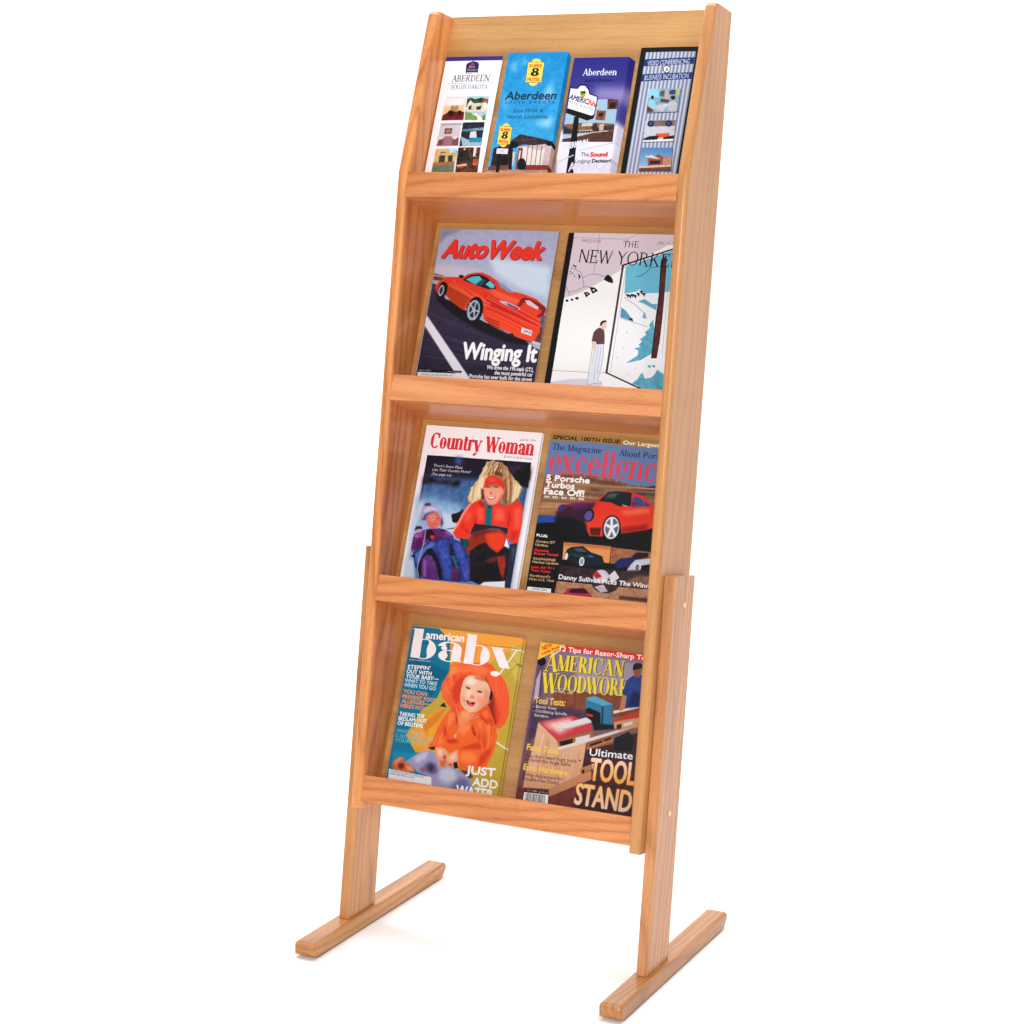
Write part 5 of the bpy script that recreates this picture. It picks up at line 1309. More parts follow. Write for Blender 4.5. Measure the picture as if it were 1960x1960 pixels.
['P',[64,28,56],None,0,5,[30.9,126.2,45.8,115.1,70.3,109.9,96.9,105.9,88.2,123.3,83,138.3,89,156.3,52.4,153.6,32.5,140.7]],
['P',[20,16,26],None,0,4,[32.2,133.4,58.7,133,83.3,140.1,90.2,157.6,52.8,155.4,30.9,142.7]],
['P',[110,40,110],None,0,7,[55,111.8,89.3,106.5,79,115,56.5,120.5]],
['P',[24,38,46],None,0,0,[100.1,103.8,113.3,88.3,126.4,85.4,153.3,85.9,155.2,106.7,136,108.9,119.8,103.5]],
['P',[80,100,90],None,0,4,[107.3,98.2,117.4,89.2,132.6,88,126.3,96.7]],
['P',[58,88,150],None,0,0,[155.9,94.4,163.7,90.8,174.5,96.8,176.8,106,157.1,108.7]],
['P',[50,80,150],None,0,0,[176.5,97.4,188.5,103.6,178,106.6]],
['P',[150,30,30],None,0,0,[154.9,101.6,163.1,99.2,165.6,104.8,156.7,106.2]],
['L',[240,240,245],1.1,[141.4,106.3,148.9,107.9]],
['P',[255,120,90],None,0,6,[137.5,117.5,174.3,109.1,187.6,109.8,186.6,115.3,149.7,121.9]],
['P',[170,30,24],None,0,4,[145.4,142,187.6,133.1,189,141.2,146.9,151.2]],
['E',[20,14,26],0,0,[87.8,127.4,10.3,9],96.1],
['E',[104,86,160],0,0,[87.1,128,8.2,6.7],98.6],
['E',[70,50,120],0,0,[40.1,119,7.4,5.4],152.3],
['P',[40,16,20],None,0,0,[92.2,146.6,111.3,144.9,111.5,157.6,96.1,158]],
['L',[200,60,40],0.8,[93.4,147.9,110.6,146.8]],
['L',[200,60,40],0.8,[93.9,150.8,111.1,149.7]],
['L',[200,60,40],0.8,[94.4,153.6,111.6,152.5]],
['L',[200,60,40],0.8,[94.9,156.5,112.1,155.3]],
['E',[14,12,18],0,0,[128.8,143.8,20,15.3],83.9],
['E',[222,222,232],0,0,[128.8,143.8,17.8,13],84.7],
['E',[110,110,130],0,0,[129.2,143.8,15,10.7],85.2],
['L',[236,236,244],4.5,[129.2,143.8,136.7,138.8]],
['L',[236,236,244],4.5,[129.2,143.8,136.2,154.5]],
['L',[236,236,244],4.5,[129.2,143.8,125.9,155.4]],
['L',[236,236,244],4.5,[129.2,143.8,120.2,140.2]],
['L',[236,236,244],4.5,[129.2,143.8,126.9,129.9]],
['B',0.6,[0.9,69.6,210.1,61.3,235.1,264.7,-3.6,271.2]],
['T','excellence',[4.5,62.9,212.4,66.2],39.2,[228,78,98],'x',0,0,None,None],
['T','5 Porsche',[4.4,76.8,79.5,76.6],9.1,[250,248,250],'s',1.1,0,None,None],
['T','Turbos',[4.9,87.8,55.2,87.6],9.1,[250,248,250],'s',1.1,0,None,None],
['T','Face Off!',[4.5,98.9,73.5,98.5],9.8,[250,248,250],'s',1.1,0,None,None],
['T','959 · 930 · 964 · 993 · 996',[5.2,104.8,75.2,104],2.9,[235,230,230],'s',0.5,0,None,None],
['P',[228,158,98],None,0,0,[52.3,173.2,132.9,172.9,134.2,199,54.7,200.5]],
['P',[190,110,70],None,0,4,[52.3,173.2,132.9,172.9,133.2,177.2,53.2,178]],
['P',[18,38,44],None,0,0,[57,193.1,59.7,183.8,66.7,179.6,85.7,176.4,100.7,184.8,120.7,189.1,126.7,200.2,98.8,208.2,83.4,208.7,60.4,199.1]],
['P',[60,110,110],None,0,2,[62.8,190.8,92.2,191.7,100.1,192.8,76.9,193.1]],
['P',[70,90,110],None,0,0,[71,181.9,84.2,179.4,94.8,184.6,79.5,186]],
['E',[70,90,190],0,0,[101.7,191.2,4.6,1.8],-175.6],
['E',[225,230,240],0,0,[60.7,194.6,5.4,2.5],87.9],
['E',[225,230,240],0,0,[87.9,200.7,7.1,4.4],86.6],
['E',[150,160,180],0,0,[87.9,200.7,5,2.7],87.5],
['P',[170,112,78],None,16,0,[133.5,174,222.8,176.3,223.2,190.4,135.8,199.5]],
['P',[36,40,110],None,0,0,[143.6,197.7,150.5,190,168,186.6,175.2,178.8,183.5,177.1,176.3,191.1,166.5,200.9,146.5,206.4]],
['P',[206,210,226],None,0,0,[167.5,200.9,176.2,190.3,201.7,185.3,201.3,194.2,185,198.3,182.9,208.3,164.3,210.4]],
['P',[26,28,40],None,0,0,[175.2,178.8,196.6,176.8,195.9,184,179.7,189,172,188]],
['E',[230,232,240],0,0,[181.3,201,7.9,6],85.4],
['E',[120,124,140],0,0,[181.3,201,4.9,3.4],86.3],
['P',[160,50,60],None,0,0,[163.9,201.2,169.4,200,168.8,203.2]],
['P',[62,44,48],None,12,3,[52.8,209.7,133.9,211.1,219.3,201.3,222.8,234.4,50.7,233.4]],
['P',[14,12,16],None,0,3,[128.4,200.9,143.8,201.3,143.4,210.2,129.9,209.7]],
['P',[150,110,90],None,14,4,[183.7,213.5,221,211.7,222.2,231,160,230]],
['P',[190,140,110],None,20,0,[51,235.2,220.7,233.2,224.6,269.3,50.5,265.8]],
['E',[60,50,60],0,0,[132.8,227.3,24.3,19.1],-178.8],
['E',[210,200,214],20,0,[124.1,221,13.3,10.6],-178.3],
['P',[190,40,50],None,0,0,[109.3,218.8,115.1,212.9,126,220.8,117.2,225.2]],
['P',[225,220,228],None,0,0,[137,218,145.1,209.4,154.5,219.9,146.3,227.8,140.4,226.6]],
['P',[200,190,200],None,14,0,[115.5,237.9,130,232.9,139.2,242.7,128.3,245.9]],
['P',[70,40,40],None,0,0,[137.5,232.2,146.3,227.8,150.2,239.8,143,242.3]],
['P',[196,50,86],None,0,0,[66.2,252.7,72.1,244.3,100.5,240.8,115.4,253.6,115.2,259.3,65.6,262.5]],
['P',[50,26,34],None,0,0,[73.3,251,77.3,244.8,98.8,242,108.9,249.2,94.5,250.6]],
['P',[90,60,50],None,0,2,[159.1,247.8,222.9,246.7,221.9,252.1,160,253]],
['T','Danny Sullivan Picks The Winners',[53.3,231.3,220.4,231.2],7.1,[248,246,248],'s',0.9,0,None,None],
['T','PLUS:',[3.6,167.7,22.7,168],4.0,[245,245,245],'s',0.6,0,None,None],
['T','Carrera GT',[4.1,177.1,36.9,177.1],3.8,[196,160,120],'s',0.5,0,None,None],
['T','Update',[3.8,182.2,26.1,182.8],3.7,[196,160,120],'s',0.5,0,None,None],
['T','Cayenne',[3.8,191,28.7,190.9],3.8,[224,60,44],'s',0.5,0,None,None],
['T','Boxster Tested!',[4,196.5,46.1,195.9],3.8,[224,60,44],'s',0.5,0,None,None],
['T','924/944/968',[4,205.2,42.7,204.5],3.8,[196,160,120],'s',0.5,0,None,None],
['T','Market Update',[3.7,210.3,48.9,209.4],3.7,[196,160,120],'s',0.5,0,None,None],
['T','Last Air 911',[3.9,218.3,42.5,217.6],3.8,[224,60,44],'s',0.5,0,None,None],
['T','Twin Turbo',[3.7,223.8,37.6,223.5],3.8,[224,60,44],'s',0.5,0,None,None],
['T',"Ferdinand's",[3.6,232.1,38.6,231.3],3.7,[196,160,120],'s',0.5,0,None,None],
['T','First U.S. Visit',[3.4,237.6,46.7,237],3.8,[196,160,120],'s',0.5,0,None,None],
['P',[246,246,248],None,0,0,[2.6,248.5,43.5,248,44.1,255.6,1.7,256.9]],
['T','APRIL 2001',[11.6,252.3,36,252.1],2.8,[40,50,80],'s',0,0,None,None],
]),
'M5': (201, 268, [
['P',[206,180,76],[198,168,60],0,0,[0,0,201,0,201,268,0,268]],
['P',[246,176,76],None,0,0,[48.4,1,200.3,-0.2,200.8,8.8,188.2,14.3,152.5,42.9,122.6,54.5,78.8,67.8,68.7,14.9]],
['P',[242,150,64],None,0,6,[74,18.5,125.2,19.1,121.1,46.4,83.4,67.2]],
['P',[0,128,164],None,0,0,[-2.5,1.1,48.7,1.1,72.2,18.7,80.6,67.6,64.6,114.9,40.7,136.4,20.7,178,44.6,203.7,66.5,196.7,74.2,236.4,-0.1,250.6]],
['P',[0,108,146],None,0,3,[4.2,47.1,78.8,67.8,54.7,112,31.6,89.8,-2.6,60.4]],
['P',[0,150,186],None,0,3,[2.5,205.1,44.6,203.7,51.5,215,5.1,229.4]],
['P',[236,166,58],None,6,0,[85.5,124.3,67.3,129,44.7,156.5,24.9,175.5,42.9,183.4,33.1,192.9,48.7,201.1,80.1,194.9,83,161.9]],
['P',[222,140,50],None,0,3,[44.7,156.5,85.5,124.3,79.1,141.9,56.5,169.4]],
['P',[215,196,96],None,0,5,[178.6,11.2,202.6,18.8,204.2,77.7,185.2,47.4]],
['L',[150,130,40],0.6,[197.7,41.8,160.7,87]],
['L',[150,130,40],0.6,[197.7,41.8,179.3,27.5]],
['E',[140,130,90],0,0,[198.3,42.8,2.3,2],-170.4],
['L',[240,240,236],2,[184.4,168.8,202.5,176.9]],
['L',[150,130,40],0.5,[199.9,177.2,191,202.5]],
['L',[10,60,90],0.5,[-1.6,22.5,33.5,27.1]],
['L',[10,60,90],0.5,[15.9,58.3,67.5,81.5]],
['P',[16,20,34],None,0,0.8,[73.4,124.2,79.9,117.7,85.2,125]],
['P',[244,104,56],None,0,0,[79.2,57.3,103.1,51.1,140.3,45.8,153.3,47.7,162.5,56.9,174,64.6,183.4,74.8,191.1,89.6,195.1,104.9,197.1,122.5,193.4,136.4,186.5,146.2,178,147.3,172.3,136.8,152.2,110.1,115.1,114.6,103.7,121.6,94.1,125.1,83.9,118.4,75.9,110.2,70.8,98.3,70.3,88.1,74.9,78.4,80.3,66.3]],
['P',[250,150,84],None,0,4,[79.4,58.4,91,54.8,99.2,64.2,89.6,74.4,80.4,80]],
['P',[252,128,76],None,0,5,[91.2,55.9,134.9,51,152.7,58,141.3,65,118.5,65.3,99.2,71]],
['P',[250,124,74],None,0,5,[72,90.2,82.5,77.5,94.2,71.6,91.3,83.3,83.8,97.9,82.6,111.7,74.6,103.6]],
['P',[220,74,36],None,0,3,[93.4,108.1,90.1,97.1,94,84.2,102.3,74.1,112.7,68.3,109.8,80,107.4,94,108,110.9,101.8,118.5]],
['P',[190,56,24],None,0,2,[109.3,110.8,107.2,92.8,110.4,76.5,110.1,94.8]],
['L',[226,84,42],0.6,[87.6,72,91,78.4,93.9,85]],
['L',[252,136,84],0.9,[142.2,62.5,143.3,65.3,144.4,68]],
['L',[252,136,84],0.5,[82.6,76.3,87,83,90.5,89.4]],
['L',[226,84,42],0.5,[115.4,63.6,118.8,66.3,121.5,68.8]],
['L',[236,100,56],0.9,[123.9,63,124.4,65.6,123.6,68.7]],
['L',[226,84,42],0.8,[87.8,71.8,89.8,78.9,92.6,86.7]],
['L',[252,136,84],0.6,[74.6,92.2,79.8,97.5,86.1,103.2]],
['L',[226,84,42],0.4,[126.8,62.9,125.6,65.5,124.1,68.7]],
['L',[252,136,84],0.9,[109.4,64.5,112.3,66.5,115.9,69.3]],
['L',[236,100,56],0.7,[102.5,65.6,103.2,70.8,103.4,75.1]],
['L',[236,100,56],0.6,[73.5,96.1,78.5,105.2,84.3,113.6]],
['L',[236,100,56],0.9,[78.3,79.9,82.7,86.3,88.3,92.4]],
['L',[226,84,42],0.8,[76.5,85.4,81.4,90.7,87.6,95.1]],
['L',[226,84,42],0.7,[99.7,66.1,103.1,69.3,107.8,73.1]],
['L',[252,136,84],0.5,[77.6,81.2,81.9,87.7,87.7,94.5]],
['L',[252,136,84],0.9,[119.6,63.1,120.7,65.7,122.1,68.8]],
['L',[226,84,42],0.9,[99.9,66.1,102.2,69.9,105.5,74.1]],
['L',[252,136,84],0.9,[75.6,88.6,81.1,94.9,86.3,102.1]],
['L',[226,84,42],0.5,[92.1,68.2,93.1,75.8,95.5,82.9]],
['L',[252,136,84],0.5,[134.9,62.7,132.6,65.3,130.9,68.5]],
['L',[252,136,84],0.5,[77,83.6,82.4,89.4,87.6,94.9]],
['L',[226,84,42],0.9,[89.1,70.7,91.3,77.5,94.3,84.5]],
['L',[226,84,42],0.9,[138.1,62.6,139.6,65.6,139.5,68.2]],
['L',[252,136,84],0.5,[140.2,62.6,136.7,65.7,134.3,68.4]],
['L',[252,136,84],0.8,[128.9,62.8,133.2,65.3,136.4,68.3]],
['L',[236,100,56],0.6,[77.6,81.4,81.8,90.3,87,98.5]],
['L',[252,136,84],0.6,[131.7,62.8,133.3,65.2,135.2,68.3]],
['L',[236,100,56],0.9,[77.4,81.8,82.7,91,86.7,99.9]],
['L',[252,136,84],0.8,[138.7,62.6,140.9,65.4,142.6,68.1]],
['L',[236,100,56],0.8,[90.9,69.2,95.2,74.2,98.3,79.2]],
['L',[252,136,84],1,[126.4,62.9,127.3,65.5,127.3,68.6]],
['L',[252,136,84],0.7,[138.4,62.6,134,65.5,130.9,68.5]],
['L',[226,84,42],0.9,[78.3,80,82.3,88.5,87.1,97.6]],
['L',[236,100,56],0.8,[74.7,91.7,79.3,101.9,84.4,112.9]],
['L',[252,136,84],0.5,[131.1,62.8,133.3,65.3,134.9,68.4]],
['L',[236,100,56],0.9,[80,78.5,86.6,81.8,93.5,85.5]],
['L',[236,100,56],0.5,[75.7,88.3,81.3,92.8,87.3,96.6]],
['L',[236,100,56],0.5,[85.7,73.6,89.8,79.7,93.9,85]],
['L',[226,84,42],0.8,[112.5,64,110.3,68.6,108.5,72.7]],
['L',[226,84,42],0.7,[106.4,65,108.9,68.5,110.2,72]],
['L',[226,84,42],0.4,[98.8,66.2,99.7,71.3,100.5,76.5]],
['L',[236,100,56],0.6,[93.2,67.2,94.7,73.9,96.7,81.2]],
['L',[252,136,84],0.9,[73.5,96.2,78.3,105.3,84.3,113.8]],
['L',[226,84,42],0.8,[85.5,73.8,90,79.3,94.3,84.5]],
['L',[252,136,84],0.7,[76.6,84.8,82.5,88.6,87.9,93.1]],
['L',[226,84,42],0.9,[90.3,69.7,92.6,76.5,95.8,82.5]],
['L',[252,136,84],0.9,[76.5,85.4,82.1,89.9,87.5,95.4]],
['L',[236,100,56],0.7,[77.1,83.1,82.4,88.8,87.8,93.6]],
['L',[226,84,42],0.9,[120.5,63.1,117,66.6,113.1,70.6]],
['L',[236,100,56],0.8,[114.9,63.6,114.2,66.6,114.1,70.2]],
['P',[150,50,28],None,0,1.5,[144.2,66.9,157.6,84.6,167.8,99.2,173.1,114.3,178.8,131.5,178.4,142.8,169,132.7,157.4,110.6,152.7,92]],
['P',[250,104,62],None,0,5,[149.8,69.7,164.2,65.7,178.9,77.6,187.4,96.8,190.2,118.9,184.5,135.3,178,113.7,162.9,86.2]],
['P',[232,74,40],None,0,4,[164.6,95.1,176.8,107.1,182.9,126.5,180.8,142.4,173.1,127.7,168.2,108.1]],
['L',[240,96,56],0.8,[189.5,95.9,191.9,112.7,193.4,129.7]],
['L',[252,126,84],0.8,[165.6,68.6,172.9,95.1,179.6,121]],
['L',[252,126,84],0.9,[187.8,92.8,188.6,112.6,191.1,131.6]],
['L',[252,126,84],0.6,[159.7,68.2,169.9,93.4,178.3,118.3]],
['L',[252,126,84],0.4,[171.4,72.5,176.8,99.3,182.5,126.5]],
['L',[252,126,84],0.6,[189.9,96.5,190.7,113.7,193.4,129.7]],
['L',[252,126,84],0.5,[186.2,90.2,188.5,110.6,192.7,130.3]],
['L',[252,126,84],0.5,[153.4,68.4,163.7,88.7,173.4,108]],
['L',[240,96,56],0.9,[183.2,85,185.6,109.6,189.1,133.2]],
['L',[252,126,84],0.8,[187.2,91.9,189.1,111.3,190.9,131.7]],
['L',[240,96,56],0.8,[168.8,70.8,175,98.8,182.8,127]],
['L',[240,96,56],0.4,[161.5,68.1,170.2,93,178.3,118.3]],
['L',[226,80,44],0.4,[155.6,68.3,165.6,90.4,175,111.5]],
['L',[226,80,44],0.6,[163.7,68,171.5,91.8,177.3,116.3]],
['L',[226,80,44],0.7,[167.3,69.8,173.8,96.1,179.7,121.2]],
['L',[240,96,56],0.6,[178.4,77.2,183.6,106.2,187.3,134.7]],
['L',[240,96,56],0.6,[187.1,91.7,190.5,110.5,193.2,129.9]],
['L',[240,96,56],0.7,[185.6,89.1,188.6,110.8,190.7,131.9]],
['L',[226,80,44],0.5,[188.4,93.9,190.9,111.7,193.4,129.7]],
['L',[240,96,56],0.5,[188,93.3,189.7,111,193.4,129.7]],
['L',[240,96,56],0.6,[150.4,68.5,161.3,85.8,171.1,103.3]],
['L',[252,126,84],0.8,[175.7,75.4,181.3,103.6,184.9,131]],
['L',[240,96,56],0.4,[154,68.4,163.8,87.1,172.3,105.8]],
['L',[240,96,56],0.8,[159,68.2,166.8,91.2,176.5,114.5]],
['L',[226,80,44],0.6,[174.1,74.4,181,104,185.7,132.6]],
['L',[252,126,84],0.5,[189.6,96.1,191.9,113.8,192.1,130.7]],
['L',[240,96,56],0.7,[158.5,68.2,166.5,91.2,175.7,112.9]],
['L',[226,80,44],0.5,[175.1,75,180.6,104.3,185.9,133.1]],
['L',[240,96,56],0.9,[185.2,88.4,188.8,110.7,190.9,131.7]],
['L',[252,126,84],0.7,[163.3,68,171.8,93.4,178.6,118.8]],
['P',[246,198,168],None,0,0,[107.3,80.3,111.1,73,118,69.4,129.3,68.6,142.6,71.7,152.9,79.5,158.4,89,159.2,100.2,156.1,110.7,147.7,119.6,137.6,126.5,127.8,128.3,118,123.3,110.1,115.2,106.6,106.5,106.1,94.1]],
['P',[255,232,214],None,0,5,[111.5,75.3,124.7,70.9,133.5,77.2,124.8,85.1,113.4,85.3]],
['P',[255,220,196],None,0,4,[117.3,92.8,125.2,94.1,125.9,104.2,118,102.9]],
['P',[236,150,122],None,0,6,[147.7,85.8,157.6,91.4,156.8,107.3,145.3,119.9,136.3,126.1,144.8,111,149,99.2]],
['P',[206,110,80],None,0,3,[154.7,109.8,145.7,122.1,132.9,128.4,142.6,125.9,153.5,116.7]],
['P',[248,154,134],None,0,4,[108,104.1,114.7,105.6,117.2,112.1,110.9,112.8]],
['P',[250,160,138],None,0,5,[136.6,100.7,146.9,101.7,146.1,110.8,137,109.7]],
['P',[196,130,90],None,0,2.5,[124.5,69.8,142.5,71.1,151.2,77.4,140.7,75.3,130.4,74.2]],
['L',[170,110,70],0.7,[123.9,73.8,125.8,70]],
['L',[180,120,80],0.6,[128.1,75.6,130.9,70.1]],
['P',[110,70,56],None,0,0.5,[112.5,88.6,116.4,87.8,121.8,89.4,121.7,91.6,117,91.2]],
['P',[60,44,44],None,0,0,[117.9,89.1,121.8,89.5,121.6,91.1,118.7,90.8]],
['P',[110,70,56],None,0,0.5,[133.7,92.2,139.9,91.4,145.3,92.8,141.8,94.8,136.7,94.3]],
['P',[60,44,44],None,0,0,[137.5,92,142.7,92.5,142.2,94.1,138.1,93.9]],
['L',[210,160,130],0.9,[111.6,86.1,117.1,84.8,122.5,86.3]],
['L',[210,160,130],0.9,[134.5,89.6,141.9,88.3,146.6,90]],
['P',[236,146,124],None,0,1.2,[124.5,99.9,130.2,100.3,132.7,103.4,128.6,105.6,124.1,104.4]],
['E',[170,90,76],0,0,[125.5,104.9,0.9,0.6],177.4],
['E',[170,90,76],0,0,[130.6,105,0.9,0.6],175.1],
['P',[206,80,76],None,0,0,[117.9,109.3,123,109.1,129.6,110.8,135.6,110.1,134.9,114.4,131.1,118.5,124.1,117.6,120.1,114]],
['P',[90,24,26],None,0,0,[119.6,110,124.5,110.3,130.6,111.8,134.3,111.3,132.3,114.1,125,113.4,121,112.1]],
['P',[250,238,232],None,0,0,[122.6,109.8,127.1,110.9,129.4,112.2,125.6,112.2,122.6,111.2]],
['P',[236,130,130],None,0,0,[123.5,114.7,130.7,115.4,130.9,117.4,125.1,116.5]],
['P',[246,176,150],None,0,3,[121.3,120.6,129.2,121.9,127.3,125.5,120.5,123]],
['L',[214,140,116],0.9,[115.9,108.8,115.6,114.5,118.9,118.6]],
['P',[120,60,46],None,0,1,[157.8,98.1,161.1,96.6,161.7,106.7,158.4,109.3]],
['P',[214,130,100],None,0,1,[156.4,105.1,160.9,102.3,160.9,109,156.1,110.7]],
['P',[24,14,18],None,0,1,[158.6,90.1,161.9,90.9,162.9,99.8,160.8,104.5,158.7,100.3]],
['P',[242,108,42],None,0,0,[94.2,125.3,102.2,120.7,108.5,116.5,118,123.3,128,128.8,141.2,125.5,155.1,112,160.9,115.8,171.5,132.4,179.4,148.2,183.1,157.8,182.8,173.4,181.1,184.8,174.6,203.4,171.8,214.9,153.2,216.3,126,218.9,117.7,188.6,105.3,197,97.9,191.2,78.3,189.3,64.8,192.2,72.4,172,76.9,155.6,84.2,139.9]],
['P',[252,140,80],None,0,5,[87.7,138.3,99.8,127.8,104.4,138.5,96.9,153,90.3,158.4]],
['P',[212,72,22],None,0,3,[85.7,147.7,91.5,158.2,98,172.1,93.2,173.8,84.2,160.3]],
['P',[212,72,22],None,0,2,[105.2,129.4,109.4,144.7,108.1,151.6,104.4,138.5]],
['P',[252,136,72],None,0,5,[75.3,173.9,84.1,166,91.6,178.5,85.4,186.1,72.7,186.6]],
['P',[200,64,20],None,0,3.5,[94.9,175.9,108.4,173,116.3,174.2,114.6,178.9,99.7,180.9]],
['P',[252,140,78],None,0,6,[116.8,150.5,130.4,142,135,152.7,124.7,165.3,115.6,164.2]],
['P',[196,60,22],None,0,1.6,[135.6,145.9,139.5,149.9,145.9,163.7,141.8,162,135.6,152.6]],
['P',[150,44,20],None,0,0.8,[140.3,156.6,143.9,158.3,146.1,163.7,142.6,162.3]],
['P',[252,134,72],None,0,6,[142.8,140.5,157.2,136.5,171,143.7,171,157.1,152.6,152.7]],
['P',[216,74,28],None,0,5,[150.6,155.2,164.9,164.6,164.9,178,150.4,167.6]],
['P',[214,70,28],None,0,3.5,[149,173.4,164.5,175.8,157.1,183.5,136,185.1,120.2,188.3,128,182.8]],
['P',[252,136,74],None,0,6,[124.5,191.1,146.9,189.3,156.3,199.2,142.8,207.7,124.3,203.5]],
['P',[214,70,24],None,0,4,[158.8,192.2,170.6,181.7,175.9,169.9,176.3,185.4,169.3,201.9,158.7,212.2]],
['P',[250,126,64],None,0,5,[166.1,157.7,178.4,156.2,180,171.6,172.2,177]],
['P',[226,80,34],None,0,2.5,[146.1,124.3,158.2,115,168.8,131.6,175.9,143.1,162.5,138,146.3,132.2]],
['P',[250,120,64],None,0,3,[147.7,126.4,157.6,118.4,166.4,131.9,156.7,134.3]],
['P',[196,60,20],None,0,1.5,[143.6,131.4,159.8,137.2,175.1,145.4,160.6,141.6]],
['P',[236,90,42],None,0,2,[95.4,124.9,103.5,120.5,108.1,124.5,107,132.5,96.4,130.5]],
['P',[248,150,96],None,0,1,[111.4,128.6,118.2,124.4,130.6,129.6,140.5,128.4,131.9,136.2,121,145.5,114.6,151.9,111,140]],
['P',[252,176,124],None,0,3,[116.4,128,128.2,129.9,126.7,135.8,116.6,135.9]],
['L',[250,130,70],1.3,[90.4,134.2,93.7,153.5,93.9,172.7]],
['L',[232,96,40],1.3,[90.3,134.8,91.8,153.1,94.8,171.8]],
['L',[250,130,70],1.4,[85.1,153.8,80.5,170,74.9,187.4]],
['L',[250,130,70],1.3,[84.3,156.1,80.4,171,75.3,187.2]],
['L',[232,96,40],1.1,[88.3,142.9,86.7,161.8,86.9,179.8]],
['L',[232,96,40],1.3,[85.8,151.2,81.7,168.2,78.1,186]],
['L',[250,130,70],1.2,[87.1,147.1,82.3,165.8,80.7,185]],
['L',[222,84,30],1.2,[85.2,153.2,81.8,170,77.6,186.3]],
['L',[250,130,70],0.7,[84.2,156.4,78.5,172.1,73.2,188.1]],
['L',[250,130,70],1.2,[84.7,154.9,79.1,171.7,74.4,187.6]],
['L',[232,96,40],1.2,[88.8,140.6,87.1,160,87.7,179]],
['L',[250,130,70],1.4,[88.9,140.3,86.8,160.3,86.9,179.8]],
['L',[232,96,40],0.7,[83.7,158.1,77.2,172.6,73.5,188]],
['L',[222,84,30],0.9,[88.7,141.2,87.3,160.8,88.3,178.3]],
['L',[250,130,70],0.7,[151.3,137.3,153.1,159.5,158.5,180.6]],
['L',[232,96,40],0.8,[161.5,139.2,162.6,162.2,165.1,184]],
['L',[222,84,30],1.4,[156.7,137.9,160.3,160.4,165.5,184.2]],
['L',[222,84,30],1.1,[172.4,145.8,172.9,161.3,174.2,177.9]],
['L',[250,130,70],1.3,[151.2,137.3,155.6,158.9,159.1,181]],
['L',[232,96,40],1.4,[160.3,138.5,163.9,160.3,167.6,183.3]],
['L',[250,130,70],1,[175,147.4,175.9,161.2,178.9,174.1]],
['L',[232,96,40],1.5,[175.6,147.7,176.4,161.2,178.2,174.7]],
['L',[232,96,40],1,[176.2,148.1,178.4,161,179.1,173.9]],
['L',[250,130,70],1.2,[167,142.5,169.3,160.9,170.8,180.7]],
['L',[250,130,70],1.4,[155.3,137.8,157.1,160.1,160.5,181.6]],
['L',[222,84,30],1,[170.4,144.6,172,159.9,176,176.4]],
['L',[250,130,70],0.8,[164.5,141,167.5,161.5,168.8,182.3]],
['L',[232,96,40],0.7,[150.5,137.2,155.4,158,159.2,181]],
['L',[250,130,70],1.4,[166,142,169.3,161.7,170.9,180.6]],
['L',[232,96,40],1.5,[153.9,137.6,156.4,158.4,159.4,181.1]],
['L',[206,190,196],1.1,[102.7,122.9,111,140,111.9,154.5]],
['L',[206,190,196],1.1,[145.6,131.7,129.8,138.7,117.2,152.7,111.5,162.5,109.4,171.7]],
['L',[110,60,60],0.6,[108.5,140.3,111.9,154.5]],
['E',[236,226,222],0,0,[109.7,167.8,2.2,1.6],75.2],
['E',[200,150,130],0,0,[109.7,167.8,0.9,0.6],76.9],
['B',0.5,[94.2,125.3,118,123.3,141.2,125.5,160.9,115.8,183.1,157.8,174.6,203.4,153.2,216.3,126,218.9,105.3,197,64.8,192.2,76.9,155.6]],
['P',[30,16,20],None,0,0.6,[64.9,192.7,77,189,77.9,193.9,71.7,194.7]],
['P',[164,162,198],None,6,0,[27.1,220.9,36.5,212.9,49.9,202,65.5,196,77.3,197.3,84.6,208.7,92.2,221.2,103.9,216.3,119.4,217.5,135.9,224.2,149.8,231.2,157.5,245.7,154.6,257.2,85.7,266.9,82.3,249.4,74.8,237,53.5,233.2,37.2,223]],
['P',[200,200,222],None,0,4,[41.6,212.2,57.5,201.1,67.3,198.6,64.2,209.2,50.9,220]],
['P',[110,90,140],None,0,5,[63.9,220.5,70.3,214,83.4,215.6,89.7,228.3,79.1,233.1,65.6,229.3]],
['P',[60,60,90],None,0,3,[70.5,221.9,75.9,216.6,82.2,222.5,76,230.1]],
['P',[150,110,130],None,0,3,[55.9,226.1,66.8,222.4,66.4,233.7,58,230.3]],
['P',[202,206,226],None,0,6,[93,225.6,106.8,218.1,120.3,221.9,125.2,234.6,109.2,243.5,93,239]],
['P',[110,116,160],None,0,6,[130.9,231.6,145.3,234.1,150.2,246.7,128.9,254.1,113.3,251.8]],
['P',[96,60,60],None,0,2,[127.4,219.8,144.9,218.6,153,228.6,147.1,230.5,135.9,224.2]],
['P',[238,164,138],None,0,0,[77.5,191.7,85.8,188.3,95.2,190.5,102.9,197.3,102.1,206.4,102.7,216.4,95.7,219.6,89,218.3,84.2,206.5]],
['P',[255,200,180],None,0,3.5,[81.7,193.4,90.4,192.2,93.3,200.8,86.3,204]],
['P',[190,90,66],None,0,1.5,[95.6,199.4,100.6,202.1,98.8,209.1,94.2,205.2]],
['P',[214,110,84],None,0,2.5,[88.8,210.4,101,207.7,100.5,218.4,93,218.9]],
['P',[240,168,142],None,0,0,[101.6,204.2,105.3,197,117.8,189.2,121.5,201.6,121.9,210.5,117,217.9,108.9,215.6,104.1,210.6]],
['P',[255,206,186],None,0,3.5,[106.2,201.4,115.1,194.6,116.7,203.3,108.7,207.8]],
['P',[30,14,20],None,0,1.2,[114.3,210.4,120,207.4,124.4,216.9,117.2,219]],
